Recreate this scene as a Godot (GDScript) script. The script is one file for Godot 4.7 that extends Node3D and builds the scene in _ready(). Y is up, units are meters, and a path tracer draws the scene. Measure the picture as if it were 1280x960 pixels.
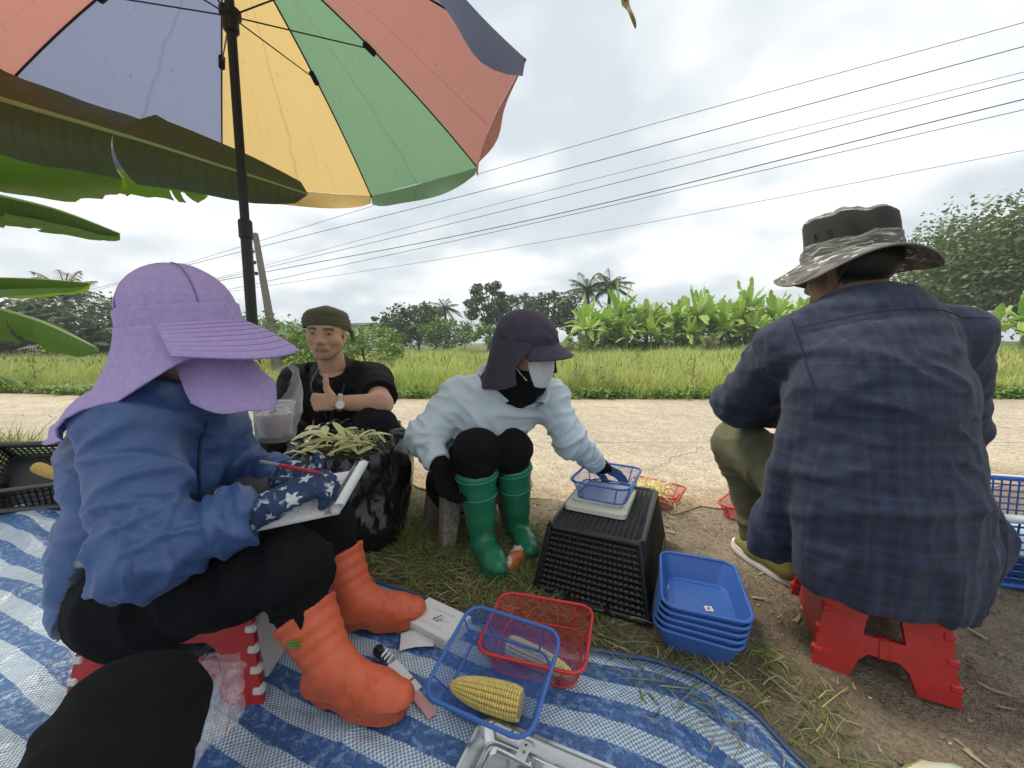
extends Node3D
# A roadside corn survey: four people on low stools and a striped tarp beside a concrete farm road.

var rng := RandomNumberGenerator.new()
var noise_a := FastNoiseLite.new()
var noise_b := FastNoiseLite.new()
var noise_c := FastNoiseLite.new()
var M := {}
var used := {}


# ---------------------------------------------------------------- geometry helpers
class Geo:
	var v := PackedVector3Array()
	var uv := PackedVector2Array()
	var c := PackedColorArray()
	var i := PackedInt32Array()
	var col := Color.WHITE

	func p(pos: Vector3, t := Vector2.ZERO) -> int:
		v.append(pos)
		uv.append(t)
		c.append(col)
		return v.size() - 1

	func tri(a: int, b: int, d: int) -> void:
		i.append(a)
		i.append(b)
		i.append(d)

	func quad(a: int, b: int, d: int, e: int) -> void:
		tri(a, b, d)
		tri(a, d, e)

	func box(at: Vector3, size: Vector3, basis := Basis(), bev := 0.0) -> void:
		var h := size / 2
		var e := minf(bev, minf(h.x, minf(h.y, h.z)) * 0.8)
		if e <= 0.0:
			for ax in 3:
				for s in [-1.0, 1.0]:
					var n := Vector3.ZERO
					n[ax] = s
					var u := Vector3.ZERO
					u[(ax + 1) % 3] = 1
					var w := n.cross(u)
					var q := []
					for k in [[-1, -1], [-1, 1], [1, 1], [1, -1]]:
						q.append(p(at + basis * ((n + u * k[0] + w * k[1]) * h), Vector2(k[0], k[1]) * 0.5 + Vector2(0.5, 0.5)))
					quad(q[0], q[1], q[2], q[3])
			return
		# chamfered box: each corner has three points
		var id := {}
		for sx in [-1, 1]:
			for sy in [-1, 1]:
				for sz in [-1, 1]:
					for ax in 3:
						var s := Vector3(sx, sy, sz)
						var q := (h - Vector3(e, e, e)) * s
						q[ax] = h[ax] * s[ax]
						id[[sx, sy, sz, ax]] = p(at + basis * q, Vector2(sx, sz) * 0.5 + Vector2(0.5, 0.5))
		var mid := at
		var face := func(a: Array) -> void:
			var n: Vector3 = (v[a[2]] - v[a[0]]).cross(v[a[1]] - v[a[0]])
			var o: Vector3 = (v[a[0]] + v[a[1]] + v[a[2]]) / 3.0 - mid
			if n.dot(o) < 0:
				a.reverse()
			tri(a[0], a[1], a[2])
			if a.size() > 3:
				tri(a[0], a[2], a[3])
		for ax in 3:
			var b := (ax + 1) % 3
			var d := (ax + 2) % 3
			for s in [-1, 1]:
				var a := []
				for k in [[-1, -1], [-1, 1], [1, 1], [1, -1]]:
					var key := [0, 0, 0, ax]
					key[ax] = s
					key[b] = k[0]
					key[d] = k[1]
					a.append(id[key])
				face.call(a)
			for s1 in [-1, 1]:
				for s2 in [-1, 1]:
					var a := []
					for k in [[-1, b], [1, b], [1, d], [-1, d]]:
						var key := [0, 0, 0, k[1]]
						key[ax] = k[0]
						key[b] = s1
						key[d] = s2
						a.append(id[key])
					face.call(a)
		for sx in [-1, 1]:
			for sy in [-1, 1]:
				for sz in [-1, 1]:
					face.call([id[[sx, sy, sz, 0]], id[[sx, sy, sz, 1]], id[[sx, sy, sz, 2]]])

	# rings of equal length; closed rings join end to start
	func loft(rings: Array, closed := true, cap0 := false, cap1 := false, uvs := Vector2.ONE) -> void:
		var n: int = rings[0].size()
		var base := v.size()
		for r in rings.size():
			for k in n:
				p(rings[r][k], Vector2(float(k) / (n if closed else n - 1) * uvs.x, float(r) / maxf(1, rings.size() - 1) * uvs.y))
		var m := n if closed else n - 1
		for r in rings.size() - 1:
			for k in m:
				var a := base + r * n + k
				var b := base + r * n + (k + 1) % n
				quad(a, b, b + n, a + n)
		for e in 2:
			if (cap0 if e == 0 else cap1):
				var ring: PackedVector3Array = rings[0 if e == 0 else rings.size() - 1]
				var mid := Vector3.ZERO
				for q in ring:
					mid += q
				var o := p(mid / n)
				var f := v.size()
				for q in ring:
					p(q)
				for k in n:
					if e == 0:
						tri(o, f + (k + 1) % n, f + k)
					else:
						tri(o, f + k, f + (k + 1) % n)

	func tube(pts: Array, radius, sides := 8, caps := true, squash := 1.0, squash_axis := Vector3.UP) -> void:
		var rings := []
		var up := Vector3.UP
		for k in pts.size():
			var t: Vector3 = (pts[mini(k + 1, pts.size() - 1)] - pts[maxi(k - 1, 0)]).normalized()
			if k == 0 and absf(t.dot(up)) > 0.9:
				up = Vector3.RIGHT
			var a := (up - t * up.dot(t)).normalized()
			up = a
			var b := a.cross(t)
			var r: float = radius[k] if radius is Array else radius
			var ring := PackedVector3Array()
			for s in sides:
				var ang := TAU * s / sides
				var o := (a * cos(ang) + b * sin(ang)) * r
				if squash != 1.0:
					o -= squash_axis * o.dot(squash_axis) * (1.0 - squash)
				ring.append(pts[k] + o)
			rings.append(ring)
		loft(rings, true, caps, caps)

	# a sheet given as rows of points, with thickness
	func sheet(rows: Array, thick: float, uvs := Vector2.ONE) -> void:
		var n: int = rows[0].size()
		var m := rows.size()
		var nor := []
		for r in m:
			var line := PackedVector3Array()
			for k in n:
				var du: Vector3 = rows[r][mini(k + 1, n - 1)] - rows[r][maxi(k - 1, 0)]
				var dv: Vector3 = rows[mini(r + 1, m - 1)][k] - rows[maxi(r - 1, 0)][k]
				line.append(dv.cross(du).normalized())
			nor.append(line)
		var base := v.size()
		for side in 2:
			for r in m:
				for k in n:
					p(rows[r][k] + nor[r][k] * thick * (0.5 if side == 0 else -0.5), Vector2(float(k) / (n - 1) * uvs.x, float(r) / (m - 1) * uvs.y))
		var off := n * m
		for r in m - 1:
			for k in n - 1:
				var a := base + r * n + k
				quad(a, a + n, a + n + 1, a + 1)
				quad(a + off, a + off + 1, a + off + n + 1, a + off + n)
		for k in n - 1:
			var a := base + k
			quad(a, a + 1, a + 1 + off, a + off)
			a = base + (m - 1) * n + k
			quad(a + 1, a, a + off, a + 1 + off)
		for r in m - 1:
			var a := base + r * n
			quad(a + n, a, a + off, a + n + off)
			a = base + r * n + n - 1
			quad(a, a + n, a + n + off, a + off)

	# a sheet without thickness, for cloth, film and leaves
	func film(rows: Array, uvs := Vector2.ONE) -> void:
		loft(rows, false, false, false, uvs)

	func ball(at: Vector3, r: Vector3, basis := Basis(), nu := 10, nv := 6) -> void:
		var rings := []
		for a in nv + 1:
			var th := PI * a / nv
			var ring := PackedVector3Array()
			for b in nu:
				var ph := TAU * b / nu
				ring.append(at + basis * (Vector3(sin(th) * cos(ph), cos(th), sin(th) * sin(ph)) * r))
			rings.append(ring)
		loft(rings)

	func blade(root: Vector3, dir: Vector3, side: Vector3, length: float, width: float, bend: Vector3, segs := 3) -> void:
		var last := []
		for s in segs + 1:
			var t := float(s) / segs
			var q := root + dir * length * t + bend * t * t * length
			var w := width * (1.0 - t * t) * 0.5
			if s == segs:
				var e := p(q, Vector2(0.5, 1))
				tri(last[0], e, last[1])
			else:
				var now := [p(q - side * w, Vector2(0, t)), p(q + side * w, Vector2(1, t))]
				if s > 0:
					quad(last[0], now[0], now[1], last[1])
				last = now

	func append(o: Geo, x := Transform3D()) -> void:
		var base := v.size()
		for q in o.v:
			v.append(x * q)
		uv.append_array(o.uv)
		c.append_array(o.c)
		for q in o.i:
			i.append(q + base)

	func mesh(crease := 180.0) -> ArrayMesh:
		var fn := PackedVector3Array()
		for f in range(0, i.size(), 3):
			fn.append((v[i[f + 2]] - v[i[f]]).cross(v[i[f + 1]] - v[i[f]]))
		var ov := v
		var ot := uv
		var oc := c
		var oi := i
		var nn := PackedVector3Array()
		if crease >= 180.0:
			nn.resize(v.size())
			for f in fn.size():
				for k in 3:
					nn[i[f * 3 + k]] += fn[f]
		else:
			var at := {}
			var key := PackedInt32Array()
			for k in v.size():
				var s := Vector3i((v[k] * 20000.0).round())
				if not at.has(s):
					at[s] = []
				key.append(0)
			for f in fn.size():
				for k in 3:
					at[Vector3i((v[i[f * 3 + k]] * 20000.0).round())].append(f)
			var lim := cos(deg_to_rad(crease))
			ov = PackedVector3Array()
			ot = PackedVector2Array()
			oc = PackedColorArray()
			oi = PackedInt32Array()
			for f in fn.size():
				var mine := fn[f].normalized()
				for k in 3:
					var q := i[f * 3 + k]
					var s := Vector3.ZERO
					for g in at[Vector3i((v[q] * 20000.0).round())]:
						if fn[g].normalized().dot(mine) >= lim:
							s += fn[g]
					ov.append(v[q])
					ot.append(uv[q])
					oc.append(c[q])
					nn.append(s)
					oi.append(oi.size())
		for k in nn.size():
			nn[k] = nn[k].normalized() if nn[k].length_squared() > 1e-20 else Vector3.UP
		var a := []
		a.resize(Mesh.ARRAY_MAX)
		a[Mesh.ARRAY_VERTEX] = ov
		a[Mesh.ARRAY_NORMAL] = nn
		a[Mesh.ARRAY_TEX_UV] = ot
		a[Mesh.ARRAY_COLOR] = oc
		a[Mesh.ARRAY_INDEX] = oi
		var m := ArrayMesh.new()
		if oi.size():
			m.add_surface_from_arrays(Mesh.PRIMITIVE_TRIANGLES, a)
		return m


func numbered(called: String) -> String:
	if not used.has(called):
		used[called] = 0
		return called
	used[called] += 1
	return "%s_%03d" % [called, used[called]]


func tag(o: Node, label: String, category := "", group := "", kind := "") -> Node:
	if label:
		o.set_meta("label", label)
	if category:
		o.set_meta("category", category)
	if group:
		o.set_meta("group", group)
	if kind:
		o.set_meta("kind", kind)
	return o


func thing(called: String, label: String, category: String, at := Vector3.ZERO, turn := 0.0, group := "") -> Node3D:
	var o := Node3D.new()
	o.name = numbered(called)
	add_child(o)
	o.position = at
	o.rotation.y = turn
	tag(o, label, category, group)
	return o


# meshes are given in the world's axes; put() moves them into their parent's
func put(called: String, g, m: Material, parent: Node = self, crease := 180.0) -> MeshInstance3D:
	var o := MeshInstance3D.new()
	o.mesh = g.mesh(crease) if g is Geo else g
	o.material_override = m
	var n := called
	if parent == self:
		n = numbered(called)
	else:
		var k := 0
		while parent.has_node(NodePath(n)):
			k += 1
			n = "%s_%03d" % [called, k]
	o.name = n
	parent.add_child(o, true)
	return o


# the same for geometry given in the world's axes
func putw(called: String, g, m: Material, parent: Node = self, crease := 180.0) -> MeshInstance3D:
	var o := put(called, g, m, parent, crease)
	var top: Node = o
	while top.get_parent() != self:
		top = top.get_parent()
	if top == o:
		# a lone mesh gets its own base as its origin
		var b := (o.mesh as ArrayMesh).get_aabb()
		var base := Vector3(b.get_center().x, b.position.y, b.get_center().z)
		o.mesh = shifted(o.mesh, Transform3D(Basis(), -base))
		o.position = base
	else:
		o.mesh = shifted(o.mesh, top.transform.affine_inverse())
	return o


func shifted(m: ArrayMesh, x: Transform3D) -> ArrayMesh:
	var a := m.surface_get_arrays(0)
	var v: PackedVector3Array = a[Mesh.ARRAY_VERTEX]
	var n: PackedVector3Array = a[Mesh.ARRAY_NORMAL]
	a[Mesh.ARRAY_VERTEX] = x * v
	a[Mesh.ARRAY_NORMAL] = Transform3D(x.basis, Vector3.ZERO) * n
	var r := ArrayMesh.new()
	r.add_surface_from_arrays(Mesh.PRIMITIVE_TRIANGLES, a)
	return r


func rrect(at: Vector3, w: float, d: float, r: float, x: Vector3, z: Vector3, seg := 4) -> PackedVector3Array:
	var out := PackedVector3Array()
	var c := [[1, 1], [-1, 1], [-1, -1], [1, -1]]
	for q in 4:
		for s in seg + 1:
			var a := (q + float(s) / seg) * PI / 2
			out.append(at + x * (c[q][0] * (w / 2 - r) + cos(a) * r) + z * (c[q][1] * (d / 2 - r) + sin(a) * r))
	return out


func curve(pts: Array, n: int) -> Array:
	var out := []
	for k in n + 1:
		var t := float(k) / n * (pts.size() - 1)
		var s := mini(int(t), pts.size() - 2)
		var f := t - s
		var a: Vector3 = pts[maxi(s - 1, 0)]
		var b: Vector3 = pts[s]
		var c: Vector3 = pts[s + 1]
		var d: Vector3 = pts[mini(s + 2, pts.size() - 1)]
		out.append(b.cubic_interpolate(c, a, d, f))
	return out


# ---------------------------------------------------------------- distance-field skinning (surface nets)
# bone: [a, b, radius_a, radius_b] or [a, b, ra, rb, axis, factor] flattened along axis
func skin(bones: Array, cell: float, k: float, cuts := [], wrinkle = null, color = null) -> Geo:
	var lo := Vector3.ONE * 1e9
	var hi := -lo
	for b in bones:
		for e in 2:
			var r: float = b[2 + e]
			lo = lo.min(b[e] - Vector3.ONE * r)
			hi = hi.max(b[e] + Vector3.ONE * r)
	lo -= Vector3.ONE * (cell * 2.5 + k * 0.5)
	hi += Vector3.ONE * (cell * 2.5 + k * 0.5)
	var nx := int((hi.x - lo.x) / cell) + 2
	var ny := int((hi.y - lo.y) / cell) + 2
	var nz := int((hi.z - lo.z) / cell) + 2
	var f := PackedFloat32Array()
	f.resize(nx * ny * nz)
	f.fill(1.0)
	var sx := ny * nz
	for bone in bones:
		var a: Vector3 = bone[0]
		var b: Vector3 = bone[1]
		var ra: float = bone[2]
		var rb: float = bone[3]
		var ba := b - a
		var l2 := maxf(ba.length_squared(), 1e-9)
		var flat: bool = bone.size() > 4
		var ax: Vector3 = bone[4] if flat else Vector3.ZERO
		var inv: float = (1.0 / bone[5] - 1.0) if flat else 0.0
		var m := maxf(ra, rb) + k + cell * 2.5
		var bl := ((a.min(b) - Vector3.ONE * m - lo) / cell).floor().max(Vector3.ZERO)
		var bh := ((a.max(b) + Vector3.ONE * m - lo) / cell).ceil().min(Vector3(nx - 1, ny - 1, nz - 1))
		var reach := k + cell * 3.5
		var pa := Vector2(ba.x, ba.y)
		var pl := maxf(pa.length_squared(), 1e-9)
		var m2 := m * m
		for x in range(int(bl.x), int(bh.x) + 1):
			for y in range(int(bl.y), int(bh.y) + 1):
				var at := x * sx + y * nz
				var q := Vector3(lo.x + x * cell, lo.y + y * cell, 0) - a
				var q2 := Vector2(q.x, q.y)
				if (q2 - pa * clampf(q2.dot(pa) / pl, 0.0, 1.0)).length_squared() > m2:
					continue
				for z in range(int(bl.z), int(bh.z) + 1):
					q.z = lo.z + z * cell - a.z
					var h := clampf(q.dot(ba) / l2, 0.0, 1.0)
					var o := q - ba * h
					if flat:
						o += ax * (o.dot(ax) * inv)
					var d := o.length() - (ra + (rb - ra) * h)
					if d < reach:
						var e := f[at + z]
						var w := k - absf(d - e)
						f[at + z] = minf(d, e) - (w * w / (4.0 * k) if w > 0.0 else 0.0)
	for c in cuts:  # [point, outward normal, radius]
		var at: Vector3 = c[0]
		var n: Vector3 = c[1].normalized()
		var r: float = c[2]
		var bl := ((at - Vector3.ONE * r - lo) / cell).floor().max(Vector3.ZERO)
		var bh := ((at + Vector3.ONE * r - lo) / cell).ceil().min(Vector3(nx - 1, ny - 1, nz - 1))
		for x in range(int(bl.x), int(bh.x) + 1):
			for y in range(int(bl.y), int(bh.y) + 1):
				for z in range(int(bl.z), int(bh.z) + 1):
					var q := lo + Vector3(x, y, z) * cell - at
					if q.length() < r:
						var j := x * sx + y * nz + z
						f[j] = maxf(f[j], q.dot(n))
	var g := Geo.new()
	var id := PackedInt32Array()
	id.resize(f.size())
	id.fill(-1)
	var off := [0, sx, nz, sx + nz, 1, sx + 1, nz + 1, sx + nz + 1]
	var pos := [Vector3(0, 0, 0), Vector3(1, 0, 0), Vector3(0, 1, 0), Vector3(1, 1, 0), Vector3(0, 0, 1), Vector3(1, 0, 1), Vector3(0, 1, 1), Vector3(1, 1, 1)]
	var ea := PackedInt32Array([0, 2, 4, 6, 0, 1, 4, 5, 0, 1, 2, 3])
	var eb := PackedInt32Array([1, 3, 5, 7, 2, 3, 6, 7, 4, 5, 6, 7])
	var d8 := PackedFloat32Array()
	d8.resize(8)
	var p8 := PackedVector3Array(pos)
	var o8 := PackedInt32Array(off)
	var far := cell * 3.5
	var list := PackedInt32Array()
	for x in nx - 1:
		for y in ny - 1:
			var j := x * sx + y * nz
			for z in nz - 1:
				var d0 := f[j + z]
				if d0 > far or d0 < -far:
					continue
				var s := 0
				for e in 8:
					var q := f[j + z + o8[e]]
					d8[e] = q
					if q < 0.0:
						s += 1
				if s == 0 or s == 8:
					continue
				var sum := Vector3.ZERO
				var cnt := 0
				for e in 12:
					var da := d8[ea[e]]
					var db := d8[eb[e]]
					if (da < 0.0) != (db < 0.0):
						sum += p8[ea[e]].lerp(p8[eb[e]], da / (da - db))
						cnt += 1
				id[j + z] = g.v.size()
				list.append(j + z)
				g.v.append(lo + (Vector3(x, y, z) + sum / cnt) * cell)
	for j in list:
		var inside := f[j] < 0.0
		for ax in 3:
			var st: int = [sx, nz, 1][ax]
			if j + st >= f.size() or (f[j + st] < 0.0) == inside:
				continue
			var u: int = [nz, 1, sx][ax]
			var w: int = [1, sx, nz][ax]
			if j - u - w < 0:
				continue
			var a := id[j]
			var b := id[j - u]
			var c := id[j - u - w]
			var d := id[j - w]
			if a < 0 or b < 0 or c < 0 or d < 0:
				continue
			if inside:
				g.quad(a, d, c, b)
			else:
				g.quad(a, b, c, d)
	g.uv.resize(g.v.size())
	g.c.resize(g.v.size())
	g.c.fill(Color.WHITE)
	if wrinkle != null:
		var nn := PackedVector3Array()
		nn.resize(g.v.size())
		for t in range(0, g.i.size(), 3):
			var n := (g.v[g.i[t + 2]] - g.v[g.i[t]]).cross(g.v[g.i[t + 1]] - g.v[g.i[t]])
			nn[g.i[t]] += n
			nn[g.i[t + 1]] += n
			nn[g.i[t + 2]] += n
		for q in g.v.size():
			var n := nn[q].normalized()
			g.v[q] += n * float(wrinkle.call(g.v[q], n))
	if color != null:
		for q in g.v.size():
			g.c[q] = color.call(g.v[q])
	return g


# soft cloth folds that run across the given direction
func fold(p: Vector3, along: Vector3, freq: float, amp: float, seed_off := 0.0) -> float:
	var q := p * freq * 0.20
	q += along * (p.dot(along) * freq * 0.46) + Vector3(seed_off, seed_off * 0.7, 0)
	var n := noise_c.get_noise_3dv(q)
	return amp * (exp(-n * n * 14.0) - 0.4 + n * 0.5)


func near_segment(p: Vector3, a: Vector3, b: Vector3) -> float:
	var ba := b - a
	var h := clampf((p - a).dot(ba) / maxf(ba.length_squared(), 1e-9), 0, 1)
	return (p - a - ba * h).length()


func folds(list: Array) -> Callable:  # each [a, b, reach, freq, amp]
	return func(p: Vector3, _n: Vector3) -> float:
		var s := 0.0
		for l in list:
			var d := near_segment(p, l[0], l[1])
			var w := exp(-pow(d / l[2], 4.0))
			if w > 0.02:
				s += w * fold(p, (l[1] - l[0]).normalized(), l[3], l[4], l[2] * 50.0)
		return s


# the outermost point of a surface along d above p, so that seams lie on the cloth
func drape(verts: Array, p: Vector3, d: Vector3, tol := 0.011) -> Vector3:
	var best := p
	var top := -1e9
	for q in verts:
		var o: Vector3 = q - p
		var along := o.dot(d)
		if along > top and (o - d * along).length_squared() < tol * tol:
			top = along
			best = p + d * along
	return best if top > -1e8 else Vector3.INF


# keeps a hanging cloth outside the body that it hangs on
func push_out(p: Vector3, bones: Array, margin: float) -> Vector3:
	for pass_n in 2:
		for b in bones:
			var ba: Vector3 = b[1] - b[0]
			var h := clampf((p - b[0]).dot(ba) / maxf(ba.length_squared(), 1e-9), 0.0, 1.0)
			var c: Vector3 = b[0] + ba * h
			var r: float = lerpf(b[2], b[3], h) + margin
			var o := p - c
			if o.length() < r:
				p = c + o.normalized() * r
	return p


func drape_line(verts: Array, pts: Array, d: Vector3, off: float, tol := 0.011) -> Array:
	var out := []
	for p in pts:
		var q := drape(verts, p, d, tol)
		if q != Vector3.INF:
			out.append(q + d * off)
	return out


# bones of a hand. f: wrist to knuckles, n: out of the palm, t: towards the thumb
func hand(wrist: Vector3, f: Vector3, n: Vector3, thumb_up: float, curls: Array, thumb: Array, s := 1.0, fat := 1.0) -> Array:
	f = f.normalized()
	n = (n - f * n.dot(f)).normalized()
	var t := f.cross(n) * thumb_up
	var out := []
	var offs := [0.029, 0.010, -0.009, -0.027]
	var base := [0.092, 0.096, 0.091, 0.083]
	var lens := [0.072, 0.080, 0.074, 0.058]
	for k in 4:
		var kn: Vector3 = wrist + (f * base[k] + t * offs[k]) * s
		out.append([wrist + (f * 0.012 + t * offs[k] * 0.72) * s, kn, 0.0145 * s * fat, 0.0115 * s * fat])
		var at := kn
		var ang := 0.0
		var part := [0.46, 0.30, 0.24]
		for j in 3:
			ang += curls[k][j]
			var d := f * cos(ang) + n * sin(ang) + t * (0.04 - 0.03 * k) * cos(ang)
			var e: Vector3 = at + d.normalized() * lens[k] * part[j] * s
			out.append([at, e, (0.0102 - 0.0010 * j) * s * fat, (0.0094 - 0.0012 * j) * s * fat])
			at = e
	var b0: Vector3 = wrist + (f * 0.018 + t * 0.026 + n * 0.006) * s
	var d0: Vector3 = (f * thumb[0].x + t * thumb[0].y + n * thumb[0].z).normalized()
	var d1: Vector3 = (f * thumb[1].x + t * thumb[1].y + n * thumb[1].z).normalized()
	var d2: Vector3 = (f * thumb[2].x + t * thumb[2].y + n * thumb[2].z).normalized()
	var b1 := b0 + d0 * 0.044 * s
	var b2 := b1 + d1 * 0.034 * s
	out.append([b0, b1, 0.0165 * s * fat, 0.0125 * s * fat])
	out.append([b1, b2, 0.0115 * s * fat, 0.0105 * s * fat])
	out.append([b2, b2 + d2 * 0.026 * s, 0.0105 * s * fat, 0.0080 * s * fat])
	return out


# ---------------------------------------------------------------- materials
func fnoise(f: float, octaves := 4, sd := 1, type := FastNoiseLite.TYPE_SIMPLEX_SMOOTH) -> FastNoiseLite:
	var n := FastNoiseLite.new()
	n.noise_type = type
	n.frequency = f
	n.seed = sd
	n.fractal_octaves = octaves
	return n


func ntex(f: float, octaves := 4, sd := 1, as_normal := false, bump := 4.0, ramp: Gradient = null, size := 256) -> NoiseTexture2D:
	var t := NoiseTexture2D.new()
	t.width = size
	t.height = size
	t.seamless = true
	t.noise = fnoise(f, octaves, sd)
	t.as_normal_map = as_normal
	t.bump_strength = bump
	if ramp:
		t.color_ramp = ramp
	return t


func grad(a: Array) -> Gradient:
	var g := Gradient.new()
	g.offsets = PackedFloat32Array(a.map(func(x): return x[0]))
	g.colors = PackedColorArray(a.map(func(x): return x[1]))
	return g


func lin(r: float, g: float, b: float) -> Color:
	return Color(r, g, b).linear_to_srgb()


func mat(albedo: Color, rough := 0.7, opts := {}) -> StandardMaterial3D:
	var m := StandardMaterial3D.new()
	m.albedo_color = albedo
	m.roughness = rough
	for key in opts:
		m.set(key, opts[key])
	if m.normal_texture:
		m.normal_enabled = true
	if m.heightmap_texture:
		m.heightmap_enabled = true
	if m.backlight != Color.BLACK:
		m.backlight_enabled = true
	return m


func tri(scale: float, world := true) -> Dictionary:
	return {"uv1_triplanar": true, "uv1_world_triplanar": world, "uv1_scale": Vector3.ONE * scale}


func with(a: Dictionary, b: Dictionary) -> Dictionary:
	var d := a.duplicate()
	d.merge(b, true)
	return d


# tileable grains: sums of wrapped value noise; layers are [cells, weight]. Returns values round 0.5
func grains(size: int, layers: Array, sd: int) -> PackedFloat32Array:
	var r := RandomNumberGenerator.new()
	r.seed = sd
	var out := PackedFloat32Array()
	out.resize(size * size)
	out.fill(0.5)
	for l in layers:
		var n: int = l[0]
		var w: float = l[1]
		var g := PackedFloat32Array()
		for k in n * n:
			g.append((r.randf() - 0.5) * w)
		var s := float(n) / size
		for y in size:
			var fy := y * s
			var y0 := int(fy)
			var y1 := (y0 + 1) % n
			fy -= y0
			for x in size:
				var fx := x * s
				var x0 := int(fx)
				var x1 := (x0 + 1) % n
				fx -= x0
				out[y * size + x] += lerpf(lerpf(g[y0 * n + x0], g[y0 * n + x1], fx), lerpf(g[y1 * n + x0], g[y1 * n + x1], fx), fy)
	return out


func grain_colors(v: PackedFloat32Array, size: int, ramp: Gradient) -> ImageTexture:
	var b := PackedByteArray()
	for k in v.size():
		var c := ramp.sample(clampf(v[k], 0, 1))
		b.append(int(c.r * 255))
		b.append(int(c.g * 255))
		b.append(int(c.b * 255))
	return ImageTexture.create_from_image(Image.create_from_data(size, size, false, Image.FORMAT_RGB8, b))


func grain_normals(v: PackedFloat32Array, size: int, scale: float) -> ImageTexture:
	var b := PackedByteArray()
	for k in v.size():
		b.append(int(clampf(v[k], 0, 1) * 255))
	var im := Image.create_from_data(size, size, false, Image.FORMAT_L8, b)
	im.convert(Image.FORMAT_RGBA8)
	im.bump_map_to_normal_map(scale)
	return ImageTexture.create_from_image(im)


# a picture computed pixel by pixel
func picture(w: int, h: int, f: Callable) -> ImageTexture:
	var b := PackedByteArray()
	b.resize(w * h * 4)
	for y in h:
		for x in w:
			var c: Color = f.call(x, y)
			var k := (y * w + x) * 4
			b[k] = int(clampf(c.r, 0, 1) * 255)
			b[k + 1] = int(clampf(c.g, 0, 1) * 255)
			b[k + 2] = int(clampf(c.b, 0, 1) * 255)
			b[k + 3] = int(clampf(c.a, 0, 1) * 255)
	return ImageTexture.create_from_image(Image.create_from_data(w, h, false, Image.FORMAT_RGBA8, b))


# ---------------------------------------------------------------- setting
func light_and_camera() -> void:
	var cam := Camera3D.new()
	cam.name = "camera"
	add_child(cam)
	cam.position = Vector3(0, 0.80, 0)
	cam.rotation_degrees.x = -6.183
	cam.fov = 90.0
	cam.near = 0.02
	cam.far = 2000.0
	cam.current = true
	var env := Environment.new()
	env.background_mode = Environment.BG_SKY
	env.tonemap_mode = Environment.TONE_MAPPER_LINEAR
	env.tonemap_exposure = 2.45
	env.sdfgi_enabled = true
	env.ssao_enabled = true
	env.ssil_enabled = true
	env.fog_enabled = true
	env.fog_density = 0.0022
	env.fog_light_color = Color(0.86, 0.90, 0.93)
	env.sky = Sky.new()
	var sky := PanoramaSkyMaterial.new()
	sky.panorama = overcast()
	env.sky.sky_material = sky
	var we := WorldEnvironment.new()
	we.name = "environment"
	we.environment = env
	add_child(we)
	var sun := DirectionalLight3D.new()
	sun.name = "sun"
	sun.light_energy = 0.5
	sun.light_color = Color(1.0, 0.96, 0.88)
	sun.light_angular_distance = 20.0
	sun.shadow_enabled = true
	add_child(sun)
	sun.look_at_from_position(Vector3.ZERO, -Vector3(-0.45, 1.0, -0.30), Vector3.FORWARD)


func overcast() -> ImageTexture:
	var w := 1024
	var h := 512
	var big := fnoise(0.9, 4, 11)
	var mid := fnoise(2.6, 5, 23)
	var b := PackedFloat32Array()
	b.resize(w * h * 3)
	for y in h:
		var el := (0.5 - (y + 0.5) / h) * PI
		for x in w:
			var az := TAU * (x + 0.5) / w
			var d := Vector3(cos(el) * cos(az), sin(el), cos(el) * sin(az))
			# clouds lie on a high sheet, so they flatten towards the horizon
			var q := Vector3(d.x, 0, d.z) / (maxf(d.y, 0.0) + 0.22)
			var n := big.get_noise_3dv(q * 0.9) * 0.75 + mid.get_noise_3dv(q * 0.8) * 0.55
			var t := smoothstep(-0.42, 0.40, n)
			var c := Color(0.290, 0.322, 0.346).lerp(Color(0.455, 0.463, 0.469), t)
			var k := (y * w + x) * 3
			b[k] = c.r
			b[k + 1] = c.g
			b[k + 2] = c.b
	return ImageTexture.create_from_image(Image.create_from_data(w, h, false, Image.FORMAT_RGBF, b.to_byte_array()))


func road_near(x: float) -> float:  # z of the road's near edge
	var base := -1.86 + 0.10 * sin(x * 1.7) + noise_a.get_noise_2d(x * 3.0, 4.0) * 0.10
	if x < 0.4:
		base -= 0.16 * pow(0.4 - x, 1.25)
	if x > 1.2:
		base -= 0.10 * (x - 1.2)
	return base


func road_far(x: float) -> float:
	return -5.32 - (0.0 if x > -1.0 else 0.013 * pow(-1.0 - x, 2.0))


func ground_y(x: float, z: float) -> float:
	var y := 0.0
	# the verge by the stool slopes off behind the tarp's edge a little; the field beyond the road rises to the right
	var far := clampf((-z - 6.5) / 25.0, 0.0, 1.0)
	y += far * clampf((x + 2.0) * 0.055, -0.35, 0.9)
	if z > -3.0:
		y += noise_a.get_noise_2d(x * 1.3 + 7.0, z * 1.3) * 0.022
		y += noise_b.get_noise_2d(x * 5.0, z * 5.0) * 0.010
	if z > -5.6 and z < -1.0:
		var a := clampf((road_near(x) - 0.06 - z) / 0.10, 0, 1)
		var b := clampf((z - road_far(x) - 0.05) / 0.1, 0, 1)
		y = lerpf(y, -0.04, minf(a, b))
	return y


func axis_steps(fine_lo: float, fine_hi: float, step: float, lo: float, hi: float, growth: float) -> Array:
	var out := []
	var x := fine_lo
	while x < fine_hi:
		out.append(x)
		x += step
	out.append(fine_hi)
	var s := step
	x = fine_hi
	while x < hi:
		s *= growth
		x = minf(x + s, hi)
		out.append(x)
	s = step
	x = fine_lo
	while x > lo:
		s *= growth
		x = maxf(x - s, lo)
		out.push_front(x)
	return out


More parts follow.
